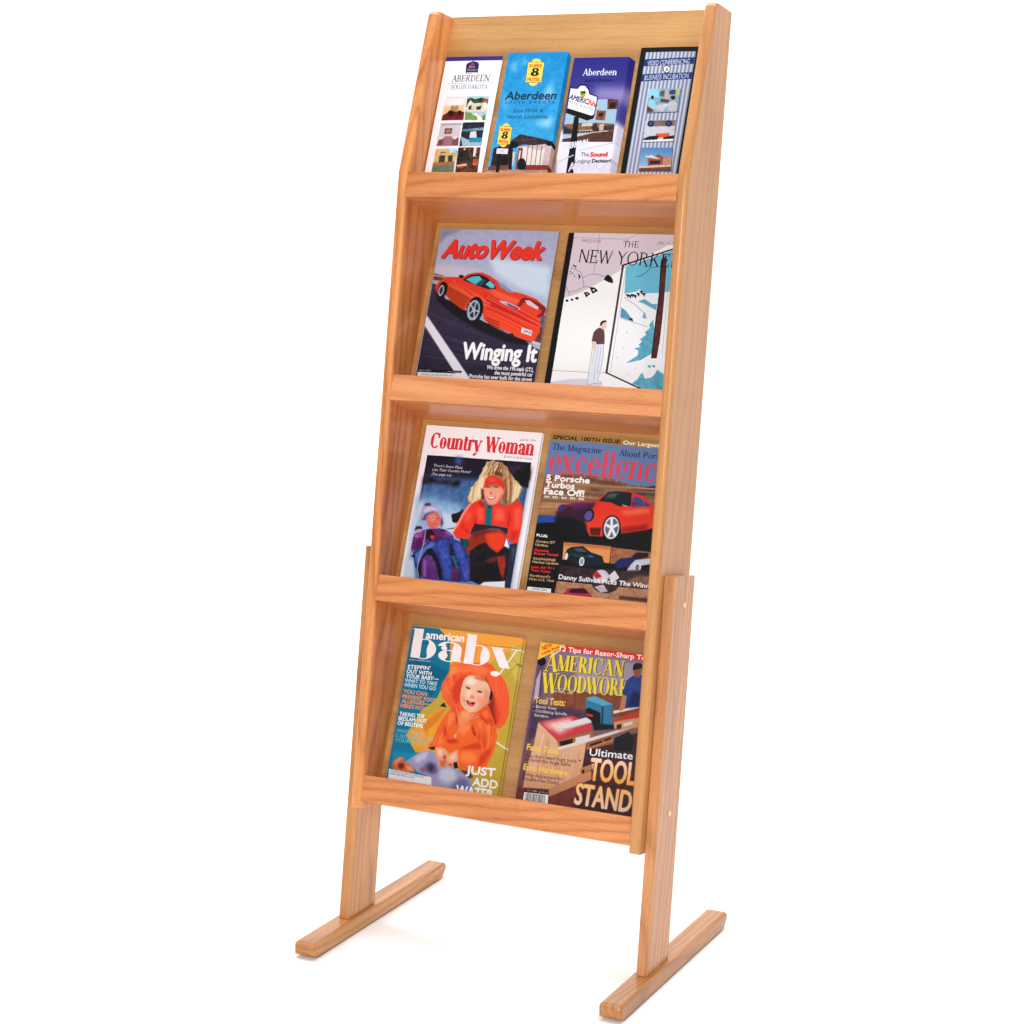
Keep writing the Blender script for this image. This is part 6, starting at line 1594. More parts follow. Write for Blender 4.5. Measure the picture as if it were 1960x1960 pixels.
['P',[200,100,74],None,0,2,[105.6,211.6,113.2,211.7,114.3,217.1,107.7,215.8]],
['P',[224,112,76],None,8,0,[4.8,229.6,8.1,220.1,17,212.6,23.7,213.4,27.1,220.9,37.2,223,49.7,233.7,35.9,235.6,9.7,234.6]],
['P',[250,150,110],None,0,2,[7.5,223.5,16.1,214.4,22.6,214.7,17.6,222.2,11.3,229.8]],
['P',[120,44,34],None,0,2,[15.5,224.7,25.4,222.3,28.2,229.8,19.8,233.2]],
['P',[246,160,120],None,0,3,[30.1,226.2,40.2,224.8,48,231.7,35.4,233.4]],
['L',[150,60,44],0.6,[7.5,232.6,9,224.5]],
['L',[150,60,44],0.6,[11.4,230.3,12.8,221.7]],
['L',[150,60,44],0.6,[15.4,227.9,16.7,218.9]],
['L',[150,60,44],0.6,[19.3,225.6,20.6,216.1]],
['P',[240,238,244],None,0,0,[0.9,234.7,79.6,237.7,85.8,267.2,5.5,278.4]],
['T','MARSHALLTOWN IA 50158-1234',[4.6,238.9,65.8,240.8],2.4,[110,110,120],'s',0,0,None,None],
['T','SUBSCRIPTION COPY',[3,242.8,50.2,244.1],2.4,[110,110,120],'s',0,0,None,None],
['B',0.5,[0,0,201,0,201,268,0,268]],
['T','baby',[1.7,52.4,201.1,50.8],47.8,[250,246,250],'y',0,0,None,None],
['T','american',[26.7,19,96.2,17.3],12.7,[250,248,250],'s',1.1,0,None,None],
['T','FOR EXPECTANT AND NEW PARENTS APRIL 2001',[125.1,18.7,192.3,18.3],1.8,[90,80,40],'s',0,0,None,None],
['T','americanbaby.com',[2.9,57.3,42.9,56.1],2.5,[230,240,245],'s',0,0,None,None],
['T',"STEPPIN'",[3.1,71.3,44.5,69.2],6.2,[240,244,250],'s',0.35,0,None,None],
['T','OUT WITH',[2.9,78.6,48.4,77.5],6.1,[240,244,250],'s',0.35,0,None,None],
['T','YOUR BABY—',[2.7,86.1,62.9,84.5],6.1,[240,244,250],'s',0.35,0,None,None],
['T','WHAT TO TAKE',[2.2,93.3,61.4,92.6],6.1,[190,226,240],'s',0.35,0,None,None],
['T','WHEN YOU GO',[2.1,100.8,60.6,100.5],6.1,[190,226,240],'s',0.35,0,None,None],
['T','YOU CAN',[2.7,111.1,46.4,111.3],6.1,[240,160,96],'s',0.35,0,None,None],
['T','PREVENT FOOD',[2.7,119.5,67.8,119.4],6.1,[240,160,96],'s',0.35,0,None,None],
['T','ALLERGIES—',[2.5,127,54.1,126.1],6.1,[240,160,96],'s',0.35,0,None,None],
['T',"HERE'S HOW",[2.4,134.5,52.1,134.6],6.1,[240,160,96],'s',0.35,0,None,None],
['T','TAKING THE',[3,148.1,48.7,147.3],6.1,[240,244,250],'s',0.35,0,None,None],
['T','BEDLAM OUT',[2.6,155.6,54.3,154.4],6.1,[240,244,250],'s',0.35,0,None,None],
['T','OF BEDTIME',[2.4,163,49.3,162.5],6.0,[240,244,250],'s',0.35,0,None,None],
['T','WHAT WILL A',[2.5,175.4,53.3,174.3],6.0,[130,206,226],'s',0.1,0,None,None],
['T','C-SECTION DO TO',[2.6,183.3,71.1,181.8],6.1,[130,206,226],'s',0.1,0,None,None],
['T','YOUR BODY?',[2.5,190.7,63.1,189],6.0,[130,206,226],'s',0.1,0,None,None],
['T','JUST',[139.5,223.5,190.1,221.6],12.2,[250,248,250],'s',1.2,0,None,None],
['T','ADD',[154.1,240.6,197,240],12.6,[250,248,250],'s',1.2,0,None,None],
['T','WATER',[127.3,258.5,192.2,257.2],14.8,[250,248,250],'s',1.2,0,None,None],
]),
'M6': (206, 266, [
['P',[142,126,150],[120,70,60],0,0,[0,0,206,0,206,266,0,266]],
['P',[168,156,176],None,0,5,[63.7,13.3,176.9,15.2,178.6,39.8,160.6,79,74.7,77]],
['P',[96,70,104],None,0,6,[0.5,35.2,12.7,25.4,16.1,84,6.7,160.6,3.5,181.8,7,97.7]],
['P',[190,178,200],None,0,0,[8.4,40.7,11.6,84.6,4,93.9,3.1,60.3]],
['P',[140,80,56],None,10,0,[32.4,71.6,193.8,64.8,195.8,91.1,155.2,100.3,97.4,103.3,41.6,97.7]],
['L',[90,50,40],0.8,[73.6,70.9,75.2,99.8]],
['L',[90,50,40],0.8,[119.1,71.7,116.7,84.4]],
['P',[84,62,88],None,8,5,[2.4,98.3,96.3,97.2,113,115.9,79.3,130.4,25.6,137.3,4.4,160.9]],
['P',[72,40,44],None,10,0,[96.8,153,201.9,114.9,216.8,274,7.4,305.1,3.2,244,54,232.8]],
['P',[120,56,50],None,10,6,[-1.3,232.2,54.4,222.4,105.1,201.1,101.1,230.3,107,290.3,7.4,305.1]],
['P',[226,184,152],[214,160,124],0,0,[18.3,124.8,55.2,148.9,59.7,158.6,104.5,144.8,105.3,160.1,104.7,199.1,59.4,224.8,9.7,228.6,11,197.4,16.8,159.2]],
['P',[200,140,104],None,0,1,[104.1,195.1,120.6,186.7,123,200.7,56.9,236.5,53.9,224.6]],
['L',[196,146,112],0.9,[28.5,141.3,26,171.3,22.1,201.9]],
['L',[236,198,168],0.7,[77.8,160.5,78.3,186,80.5,209.7]],
['L',[208,160,126],1.3,[95,159.1,95.9,180.4,95.5,201.2]],
['L',[208,160,126],0.6,[59.3,162.1,60.3,190.7,61.7,220.2]],
['L',[236,198,168],1.1,[25.6,139.2,19.3,169,15.8,198.5]],
['L',[208,160,126],0.9,[74,160.8,71.3,187.6,70.5,215.3]],
['L',[236,198,168],1.2,[68.1,161.3,70.1,187.1,72.8,214]],
['L',[196,146,112],1,[38.1,148.2,39.3,178.8,39.4,211.3]],
['L',[208,160,126],1,[58.1,162.2,61.8,190.3,64,218.9]],
['L',[196,146,112],1.1,[67.3,161.4,67.4,188.9,67.4,217]],
['L',[208,160,126],0.7,[96.7,158.9,97.4,180.2,98,199.8]],
['L',[196,146,112],0.6,[61.6,161.9,61.6,190.8,64.1,218.9]],
['L',[208,160,126],1.2,[78.4,160.5,79.3,186.4,77.8,211.1]],
['L',[236,198,168],1.2,[30.7,142.9,29.1,173.5,24,202.9]],
['L',[196,146,112],1.4,[41.1,150.4,40.7,182.1,40.1,211.7]],
['L',[208,160,126],1.1,[43.1,151.8,41.1,182.7,40.1,211.7]],
['L',[236,198,168],1.3,[29.8,142.2,25.6,171.6,20,200.8]],
['L',[208,160,126],1,[80.9,160.3,82.7,183.7,82.1,208.8]],
['L',[208,160,126],0.8,[34.9,145.9,33,176.4,31.7,207.1]],
['L',[236,198,168],0.9,[28.7,141.4,26.2,170.8,22.4,202.1]],
['L',[236,198,168],1.1,[83.2,160.1,82.2,183.4,84.1,207.6]],
['L',[208,160,126],1.2,[94.7,159.1,97.4,179.3,97.1,200.3]],
['L',[208,160,126],1.4,[97.4,158.9,93.6,180.6,91,203.7]],
['L',[236,198,168],1,[32.5,144.2,27.4,171.4,19.3,200.4]],
['L',[208,160,126],1.2,[85.9,159.8,83.8,184.2,80.2,209.8]],
['L',[208,160,126],1,[62.5,161.8,64.1,191.1,64.9,218.5]],
['B',1.2,[18.3,124.8,55.2,148.9,59.7,158.6,104.5,144.8,105.3,160.1,104.7,199.1,59.4,224.8,9.7,228.6,11,197.4,16.8,159.2]],
['P',[208,60,74],None,0,0,[17.9,124.9,76.6,108,111.2,118.2,108.6,126.7,54.8,148.9]],
['P',[240,214,204],None,16,9,[26,126.8,71.7,112.7,82.4,121.8,58.1,139.4,48.1,134.4]],
['N',160,[27.2,120.4,103.2,137.7],[[246,230,224],[226,120,120],[240,210,200]],0.9],
['P',[232,222,226],None,0,0,[56.6,124.2,98.1,107.8,110.2,112.5,65.6,129.7]],
['P',[190,170,176],None,0,0,[65.6,129.7,110.2,112.5,110.6,114.5,66.4,131.7]],
['P',[170,110,70],None,0,0,[54.8,148.9,112.7,127.2,115.1,138.3,104.5,144.8,59.7,158.6]],
['P',[40,26,30],None,0,0,[60.1,150.5,81.5,143,82.8,150.7,62.3,157.1]],
['P',[220,214,218],None,0,0,[85.7,141,109.2,132.8,109.3,140,86.9,148.1]],
['P',[30,22,26],None,0,0,[66.9,150.7,75.5,147.5,75.7,151.6,68.5,154.2]],
['P',[226,214,206],None,0,0,[57.2,160.2,158.2,118.4,183,107.1,199.6,100.9,200.1,104.1,159,122.8,106.8,145.5,60,163.2]],
['P',[160,98,60],None,0,0,[105,147.8,148.7,127.8,149.9,142,106.7,157.9]],
['P',[50,28,30],None,0,0,[111.8,147.9,130.5,139.4,130.9,145.5,112.4,154.2]],
['P',[50,28,30],None,0,0,[134.6,137.4,145,132.4,145.2,138.9,135.2,143.1]],
['P',[58,130,170],None,0,0,[93.1,78.1,106.9,73.1,139.3,82.1,141.3,116,125,122.6,120.1,97.4,100,92.2,96.7,99.3]],
['P',[96,170,206],None,0,0,[93.1,78.1,106.9,73.1,139.3,82.1,123.9,86.8,95.8,80.7]],
['P',[18,18,24],None,0,0,[95.3,96.3,100,92.2,120.8,98,124.6,120.6,114.1,121.9,106.8,110.9,97.4,103.3]],
['P',[210,70,60],None,0,0,[97,101.3,109.7,102.8,109.1,106,98.8,104.8]],
['P',[40,60,80],None,0,0,[121.8,87.9,124.3,86.8,129.2,120.8,125.7,121.7]],
['P',[20,20,26],None,0,2,[110.8,116.1,148.5,113.4,147.3,119.8,114.8,125.9]],
['P',[204,60,46],None,0,0,[144.2,106.2,196.5,81.8,198.7,94.9,152.9,112.9]],
['P',[236,226,224],None,0,0,[141.8,92.1,182.9,79.6,183.4,82.4,142.6,96.7]],
['P',[210,160,116],None,0,0,[145.5,108.9,198.4,93.3,200.6,106.9,155.5,122,147,117.7]],
['P',[70,36,34],None,0,0,[150.7,113.2,158,110.2,159.2,117.2,151.9,120.2]],
['P',[220,216,214],None,0,0,[161.2,109.4,175.8,103.9,176.2,109.1,162,114.2]],
['P',[24,22,30],None,10,0,[149.7,133.8,172,120.7,182.3,129.6,181.2,150.1,152.7,151.8]],
['P',[190,130,84],None,0,0,[108.2,153.5,149.7,133.8,150.2,136.8,108.7,156.6]],
['P',[190,130,84],None,0,0,[100.5,187.4,121.1,176.5,122.5,184.5,104.1,195.1]],
['P',[36,24,28],None,0,0,[105.2,188.8,108.9,186.7,109.5,192.7,105.7,194.1]],
['P',[230,220,224],None,0,0,[121.1,176.5,123.3,176.2,125.7,190.1,123.5,190.4]],
['B',0.6,[0,0,206,0,206,266,0,266]],
['T','AMERICAN',[13.9,42.6,151.4,39.2],24.9,[60,30,40],'w',0,0,None,None],
['T','AMERICAN',[12.8,41.9,149.9,38.6],25.0,[238,218,66],'w',0,0,None,None],
['T','WOODWORKER',[14.8,76.6,195.8,66.2],26.4,[60,30,40],'w',0,0,None,None],
['T','WOODWORKER',[13.8,75.9,194.3,65.5],26.4,[238,218,66],'w',0,0,None,None],
['P',[38,70,146],None,8,0,[155.7,42.5,166.5,33.8,177.4,32.1,188.9,34.5,196.7,82.8,182,81,161.7,85.5,152,61.9]],
['P',[20,36,90],None,0,5,[170.4,57.3,181.9,60,183.1,80.4,163.5,83.2]],
['P',[196,136,104],None,0,0,[152.5,65.2,159.9,66.8,159.8,87.4,151.7,92.1,151.9,80.1]],
['P',[150,96,70],None,0,0,[162.6,23,166.1,30.9,169.1,35.9,175.8,36,178.2,23.3,166.9,22.5]],
['P',[24,18,26],None,0,0,[162.9,25.1,163,17.8,167.8,14.2,176.7,14.2,180,21,171.6,24.1,165.2,25.8]],
['E',[16,14,26],0,0,[7,29.8,7.9,7.1],-170.1],
['P',[240,226,190],None,0,0,[43.2,1.2,47.7,0.7,23.5,21,19,21.5]],
['P',[246,204,58],None,0,0,[0,-0.4,46.4,0,-0.6,29]],
['T','NEW',[6.2,12.5,21.9,4.9],7.1,[226,70,40],'s',0.8,0,None,None],
['T','Lower Price!',[6.6,19.7,34.6,4.9],4.2,[226,70,40],'s',0.5,0,None,None],
['P',[226,54,42],None,0,0,[44.8,-0.2,205.2,-1.4,207,10.1,175.6,10,32,10.1]],
['T','12 Tips for Razor-Sharp Tools',[35.5,10.1,197,8.4],7.4,[250,246,246],'s',0.5,0,None,None],
['T','www.americanwoodworker.com',[36.7,69.8,84,70.1],2.5,[220,210,214],'s',0,0,None,None],
['T','#82 October 2000',[34.2,75.1,68.7,75.6],3.2,[235,230,232],'s',0,0,None,None],
['T','Tool Tests:',[6.8,96.5,59.5,94.7],10.3,[246,206,88],'s',0.9,0,None,None],
['T','- Bench Vises',[5.7,103.4,45.9,102.6],4.6,[240,236,240],'s',0.3,0,None,None],
['T','- Oscillating Spindle',[5.9,110,65.1,109],4.5,[240,236,240],'s',0.3,0,None,None],
['T','Sanders',[9.5,116.7,33.9,116.6],4.5,[240,236,240],'s',0.3,0,None,None],
['T','Farm Table',[6,169.8,61.3,170.4],9.4,[246,206,88],'s',0.9,0,None,None],
['T',"You don't need huge tools",[5.7,181.1,93.7,179.3],5.7,[50,26,36],'s',0.1,0,None,None],
['T','to build this huge table',[5,187.4,84.4,185.9],5.7,[50,26,36],'s',0.1,0,None,None],
['E',[50,26,36],0,0,[99.2,174.9,1.4,1.2],-174.7],
['T','Euro Hardware',[5.8,201,81.5,200.6],9.3,[246,206,88],'s',0.9,0,None,None],
['T','3-Way Adjustment for',[5.7,210.6,75.3,209.3],5.3,[50,26,36],'s',0.1,0,None,None],
['T','Trouble-Free Doors',[5.7,217.2,69.3,216.3],5.3,[50,26,36],'s',0.1,0,None,None],
['T','Ultimate',[113.5,164.8,184.9,161.8],11.3,[240,240,250],'s',0.9,0,[[40,24,40],1.5],None],
['T','TOOL',[119.5,201.6,193.3,199.6],33.6,[252,232,224],'s',2.2,0,[[150,56,20],2.2],[238,170,60]],
['T','STAND',[100.7,240.9,193.5,241],31.9,[246,196,110],'s',2.2,0,[[150,56,20],2.2],[250,226,214]],
['P',[16,14,18],None,0,0,[14.5,230,54.5,229,55,233.4,14.4,234.6]],
['T','OCTOBER  $4.99 US',[16.9,233,53.9,232.4],2.4,[220,220,220],'s',0,0,None,None],
['P',[244,244,246],None,0,0,[13.7,235.5,55.3,233.8,58.3,264.9,13.6,263.1]],
['L',[30,30,36],0.5,[16.6,236.8,18.8,266.5]],
['L',[30,30,36],0.9,[18.7,236.5,20.8,266.2]],
['L',[30,30,36],1.4,[20.7,236.4,22.8,265.9]],
['L',[30,30,36],0.7,[22.8,236.3,24.8,265.6]],
['L',[30,30,36],1.2,[24.8,236.2,26.8,265.3]],
['L',[30,30,36],0.5,[26.9,236.1,28.9,265.1]],
['L',[30,30,36],0.9,[28.9,236.1,30.9,264.8]],
['L',[30,30,36],1.4,[31,236,32.9,264.5]],
['L',[30,30,36],0.7,[33,235.9,34.9,264.2]],
['L',[30,30,36],1.2,[35.1,235.8,36.9,263.9]],
['L',[30,30,36],0.5,[37.1,235.7,38.9,263.6]],
['L',[30,30,36],0.9,[39.2,235.7,40.9,263.3]],
['L',[30,30,36],1.4,[41.2,235.6,42.9,263]],
['L',[30,30,36],0.7,[43.3,235.5,44.9,262.7]],
['L',[30,30,36],1.2,[45.3,235.4,46.9,262.5]],
['L',[30,30,36],0.5,[47.4,235.3,48.9,262.2]],
['L',[30,30,36],0.9,[49.4,235.3,50.9,261.9]],
]),
}



class Canvas:
    """a small painter for flat print; units are millimetres on the sheet"""

    def __init__(s, w, h, res=3.0, seed=1):
        s.w, s.h, s.res = w, h, res
        s.W, s.H = int(w * res), int(h * res)
        s.px = np.ones((s.H, s.W, 3), np.float32)
        s.rng = np.random.default_rng(seed)
        yy, xx = np.mgrid[0:s.H, 0:s.W].astype(np.float32)
        s.X, s.Y = (xx + .5) / res, (yy + .5) / res
        s.noise = (.7 * s._smooth(.9) + s._smooth(2.0) + s._smooth(5.0) + .8 * s._smooth(12.0)) / 1.6

    def _smooth(s, cell):
        gw, gh = int(s.w / cell) + 3, int(s.h / cell) + 3
        g = s.rng.random((gh, gw)).astype(np.float32) - .5
        gx, gy = s.X / cell, s.Y / cell
        ix, iy = gx.astype(int), gy.astype(int)
        fx, fy = gx - ix, gy - iy
        fx = fx * fx * (3 - 2 * fx)
        fy = fy * fy * (3 - 2 * fy)
        return (g[iy, ix] * (1 - fx) + g[iy, ix + 1] * fx) * (1 - fy) + (g[iy + 1, ix] * (1 - fx) + g[iy + 1, ix + 1] * fx) * fy

    def window(s, pts, pad=0.0):
        x0 = max(0, int((pts[:, 0].min() - pad) * s.res) - 1)
        x1 = min(s.W, int((pts[:, 0].max() + pad) * s.res) + 2)
        y0 = max(0, int((pts[:, 1].min() - pad) * s.res) - 1)
        y1 = min(s.H, int((pts[:, 1].max() + pad) * s.res) + 2)
        return x0, x1, y0, y1

    def mask_poly(s, pts, win):
        x0, x1, y0, y1 = win
        X, Y = s.X[y0:y1, x0:x1], s.Y[y0:y1, x0:x1]
        m = np.zeros(X.shape, bool)
        n = len(pts)
        for i in range(n):
            ax, ay = pts[i]
            bx, by = pts[(i + 1) % n]
            if ay == by:
                continue
            m ^= ((ay > Y) != (by > Y)) & (X < (bx - ax) * (Y - ay) / (by - ay) + ax)
        return m.astype(np.float32)

    @staticmethod
    def box(m, k):
        if k < 1:
            return m
        for ax in (0, 1):
            p = np.pad(m, [(k + 1, k) if a == ax else (0, 0) for a in (0, 1)], mode='edge')
            c = np.cumsum(p, axis=ax)
            n = m.shape[ax]
            hi = np.take(c, np.arange(2 * k + 1, 2 * k + 1 + n), axis=ax)
            lo = np.take(c, np.arange(0, n), axis=ax)
            m = (hi - lo) / (2 * k + 1)
        return m

    def paint(s, m, win, c1, c2=None, n=0):
        x0, x1, y0, y1 = win
        c1 = np.array(c1, np.float32) / 255
        if c2 is not None:
            c2 = np.array(c2, np.float32) / 255
            t = np.linspace(0, 1, y1 - y0, dtype=np.float32)[:, None, None]
            col = c1 * (1 - t) + c2 * t
        else:
            col = c1[None, None, :]
        if n:
            col = col + (s.noise[y0:y1, x0:x1] * n / 110)[..., None]
        m = m[..., None]
        s.px[y0:y1, x0:x1] = s.px[y0:y1, x0:x1] * (1 - m) + col * m

    def poly(s, pts, c1, c2=None, n=0, b=0):
        pts = np.array(pts, float).reshape(-1, 2)
        win = s.window(pts, b * 2)
        if win[1] <= win[0] or win[3] <= win[2]:
            return
        m = s.mask_poly(pts, win)
        if b:
            k = max(1, int(b * s.res * .5))
            m = s.box(s.box(m, k), k)
        s.paint(m, win, c1, c2, n)

    def soften(s, pts, r):
        pts = np.array(pts, float).reshape(-1, 2)
        win = s.window(pts, 0)
        if win[1] <= win[0] or win[3] <= win[2]:
            return
        x0, x1, y0, y1 = win
        m = s.mask_poly(pts, win)
        k = max(1, int(round(r * s.res * .5)))
        sub = s.px[y0:y1, x0:x1]
        w_ = s.box(s.box(m, k), k) + 1e-4
        for c in range(3):
            b_ = s.box(s.box(sub[..., c] * m, k), k) / w_
            sub[..., c] = np.where(m > 0, b_, sub[..., c])

    def line(s, pts, wd, col):
        pts = np.array(pts, float).reshape(-1, 2)
        win = s.window(pts, wd)
        if win[1] <= win[0] or win[3] <= win[2]:
            return
        x0, x1, y0, y1 = win
        X, Y = s.X[y0:y1, x0:x1], s.Y[y0:y1, x0:x1]
        m = np.zeros(X.shape, np.float32)
        hw = max(wd / 2, .2)
        for (ax, ay), (bx, by) in zip(pts[:-1], pts[1:]):
            dx, dy = bx - ax, by - ay
            L2 = dx * dx + dy * dy + 1e-9
            t = np.clip(((X - ax) * dx + (Y - ay) * dy) / L2, 0, 1)
            d = np.hypot(X - ax - t * dx, Y - ay - t * dy)
            m = np.maximum(m, np.clip((hw - d) * s.res + .5, 0, 1))
        s.paint(m, win, col)

    def text(s, body, seg, cap, col, font, bold, shear, out, c2):
        tris, bb, ch = GLYPHS(body, font)
        x0, y0, x1, y1 = seg
        Lm = math.hypot(x1 - x0, y1 - y0)
        sx = Lm / (bb[1] - bb[0])
        sy = cap / ch
        ux, uy = (x1 - x0) / Lm, (y1 - y0) / Lm
        P_ = tris.reshape(-1, 2).copy()
        px = (P_[:, 0] - bb[0]) * sx
        py = P_[:, 1] * sy
        if shear:
            px = (px + shear * py) * (Lm / (Lm + shear * cap * .8))
        Q = np.stack([x0 + px * ux + py * uy, y0 + px * uy - py * ux], 1)
        win = s.window(Q, bold + (out[1] if out else 0) + .6)
        if win[1] <= win[0] or win[3] <= win[2]:
            return
        wx0, wx1, wy0, wy1 = win
        m = np.zeros((wy1 - wy0, wx1 - wx0), np.float32)
        for A in Q.reshape(-1, 3, 2):
            a0 = max(wx0, int(A[:, 0].min() * s.res - .5)); a1 = min(wx1, int(A[:, 0].max() * s.res) + 2)
            b0 = max(wy0, int(A[:, 1].min() * s.res - .5)); b1 = min(wy1, int(A[:, 1].max() * s.res) + 2)
            if a1 <= a0 or b1 <= b0:
                continue
            X, Y = s.X[b0:b1, a0:a1], s.Y[b0:b1, a0:a1]
            (ax, ay), (bx, by), (cx, cy) = A
            d = (bx - ax) * (cy - ay) - (by - ay) * (cx - ax)
            if abs(d) < 1e-9:
                continue
            e1 = ((bx - ax) * (Y - ay) - (by - ay) * (X - ax)) / d
            e2 = ((cx - bx) * (Y - by) - (cy - by) * (X - bx)) / d
            e3 = ((ax - cx) * (Y - cy) - (ay - cy) * (X - cx)) / d
            q = (e1 >= -1e-6) & (e2 >= -1e-6) & (e3 >= -1e-6)
            sub = m[b0 - wy0:b1 - wy0, a0 - wx0:a1 - wx0]
            sub[q] = 1

        def grow(m_, r_mm):
            k = int(round(r_mm * s.res))
            o_ = m_.copy()
            for dy in range(-k, k + 1):
                for dx in range(-k, k + 1):
                    if dx * dx + dy * dy <= k * k + .5 and (dx or dy):
                        sh_ = np.zeros_like(m_)
                        ys, yd = (slice(0, m_.shape[0] - dy), slice(dy, None)) if dy >= 0 else (slice(-dy, None), slice(0, dy))
                        xs, xd = (slice(0, m_.shape[1] - dx), slice(dx, None)) if dx >= 0 else (slice(-dx, None), slice(0, dx))
                        sh_[yd, xd] = m_[ys, xs]
                        o_ = np.maximum(o_, sh_)
            return o_
        if bold:
            m = grow(m, bold / 2)
        if out:
            s.paint(grow(m, out[1] * .6), win, out[0])
        s.paint(m, win, col, c2)

    def run(s, ops):
        for op in ops:
            k = op[0]
            if k == 'P':
                s.poly(op[5], op[1], op[2], op[3], op[4])
            elif k == 'E':
                cx, cy, a, b = op[4]
                r_ = math.radians(op[5])
                t = np.linspace(0, 2 * np.pi, 28, endpoint=False)
                x, y = a * np.cos(t), b * np.sin(t)
                s.poly(np.stack([cx + x * math.cos(r_) - y * math.sin(r_), cy + x * math.sin(r_) + y * math.cos(r_)], 1), op[1], None, op[2], op[3])
            elif k == 'B':
                s.soften(op[2], op[1])
            elif k == 'L':
                s.line(op[3], op[2], op[1])
            elif k == 'N':
                x0, y0, x1, y1 = op[2]
                for _ in range(op[1]):
                    x, y = s.rng.uniform(x0, x1), s.rng.uniform(y0, y1)
                    r_ = op[4] * s.rng.uniform(.3, 1) / 2
                    c = op[3][int(s.rng.integers(len(op[3])))]
                    s.poly([x - r_, y, x, y - r_, x + r_, y, x, y + r_], c)
            elif k == 'T':
                s.text(op[1], op[2], op[3], op[4], op[5], op[6], op[7], op[8], op[9])
        # print grain
        s.px = .95 * np.clip(s.px, 0, 1) ** 1.13
        s.px += (s.rng.random(s.px.shape[:2]).astype(np.float32)[..., None] - .5) * .018
        np.clip(s.px, 0, 1, out=s.px)

    def image(s, name):
        im = bpy.data.images.new(name, s.W, s.H, alpha=False)
        rgba = np.ones((s.H, s.W, 4), np.float32)
        rgba[..., :3] = s.px[::-1]
        im.pixels.foreach_set(rgba.ravel())
        im.update()
        return im


# lettering: sans from the built-in face, serif letters drawn with thick and thin strokes
_sans = {}


def sans(body):
    if body not in _sans:
        cu = bpy.data.curves.new('t', 'FONT')
        cu.body = body
        cu.resolution_u = 3
        ob = bpy.data.objects.new('t', cu)
        me = bpy.data.meshes.new_from_object(ob)
        me.calc_loop_triangles()
        co = np.array([v.co[:2] for v in me.vertices], float)
        tr = np.array([t.vertices[:] for t in me.loop_triangles], int)
        tris = co[tr]
        bpy.data.objects.remove(ob)
        bpy.data.curves.remove(cu)
        bpy.data.meshes.remove(me)
        _sans[body] = (tris, (co[:, 0].min(), co[:, 0].max()))
    return _sans[body]


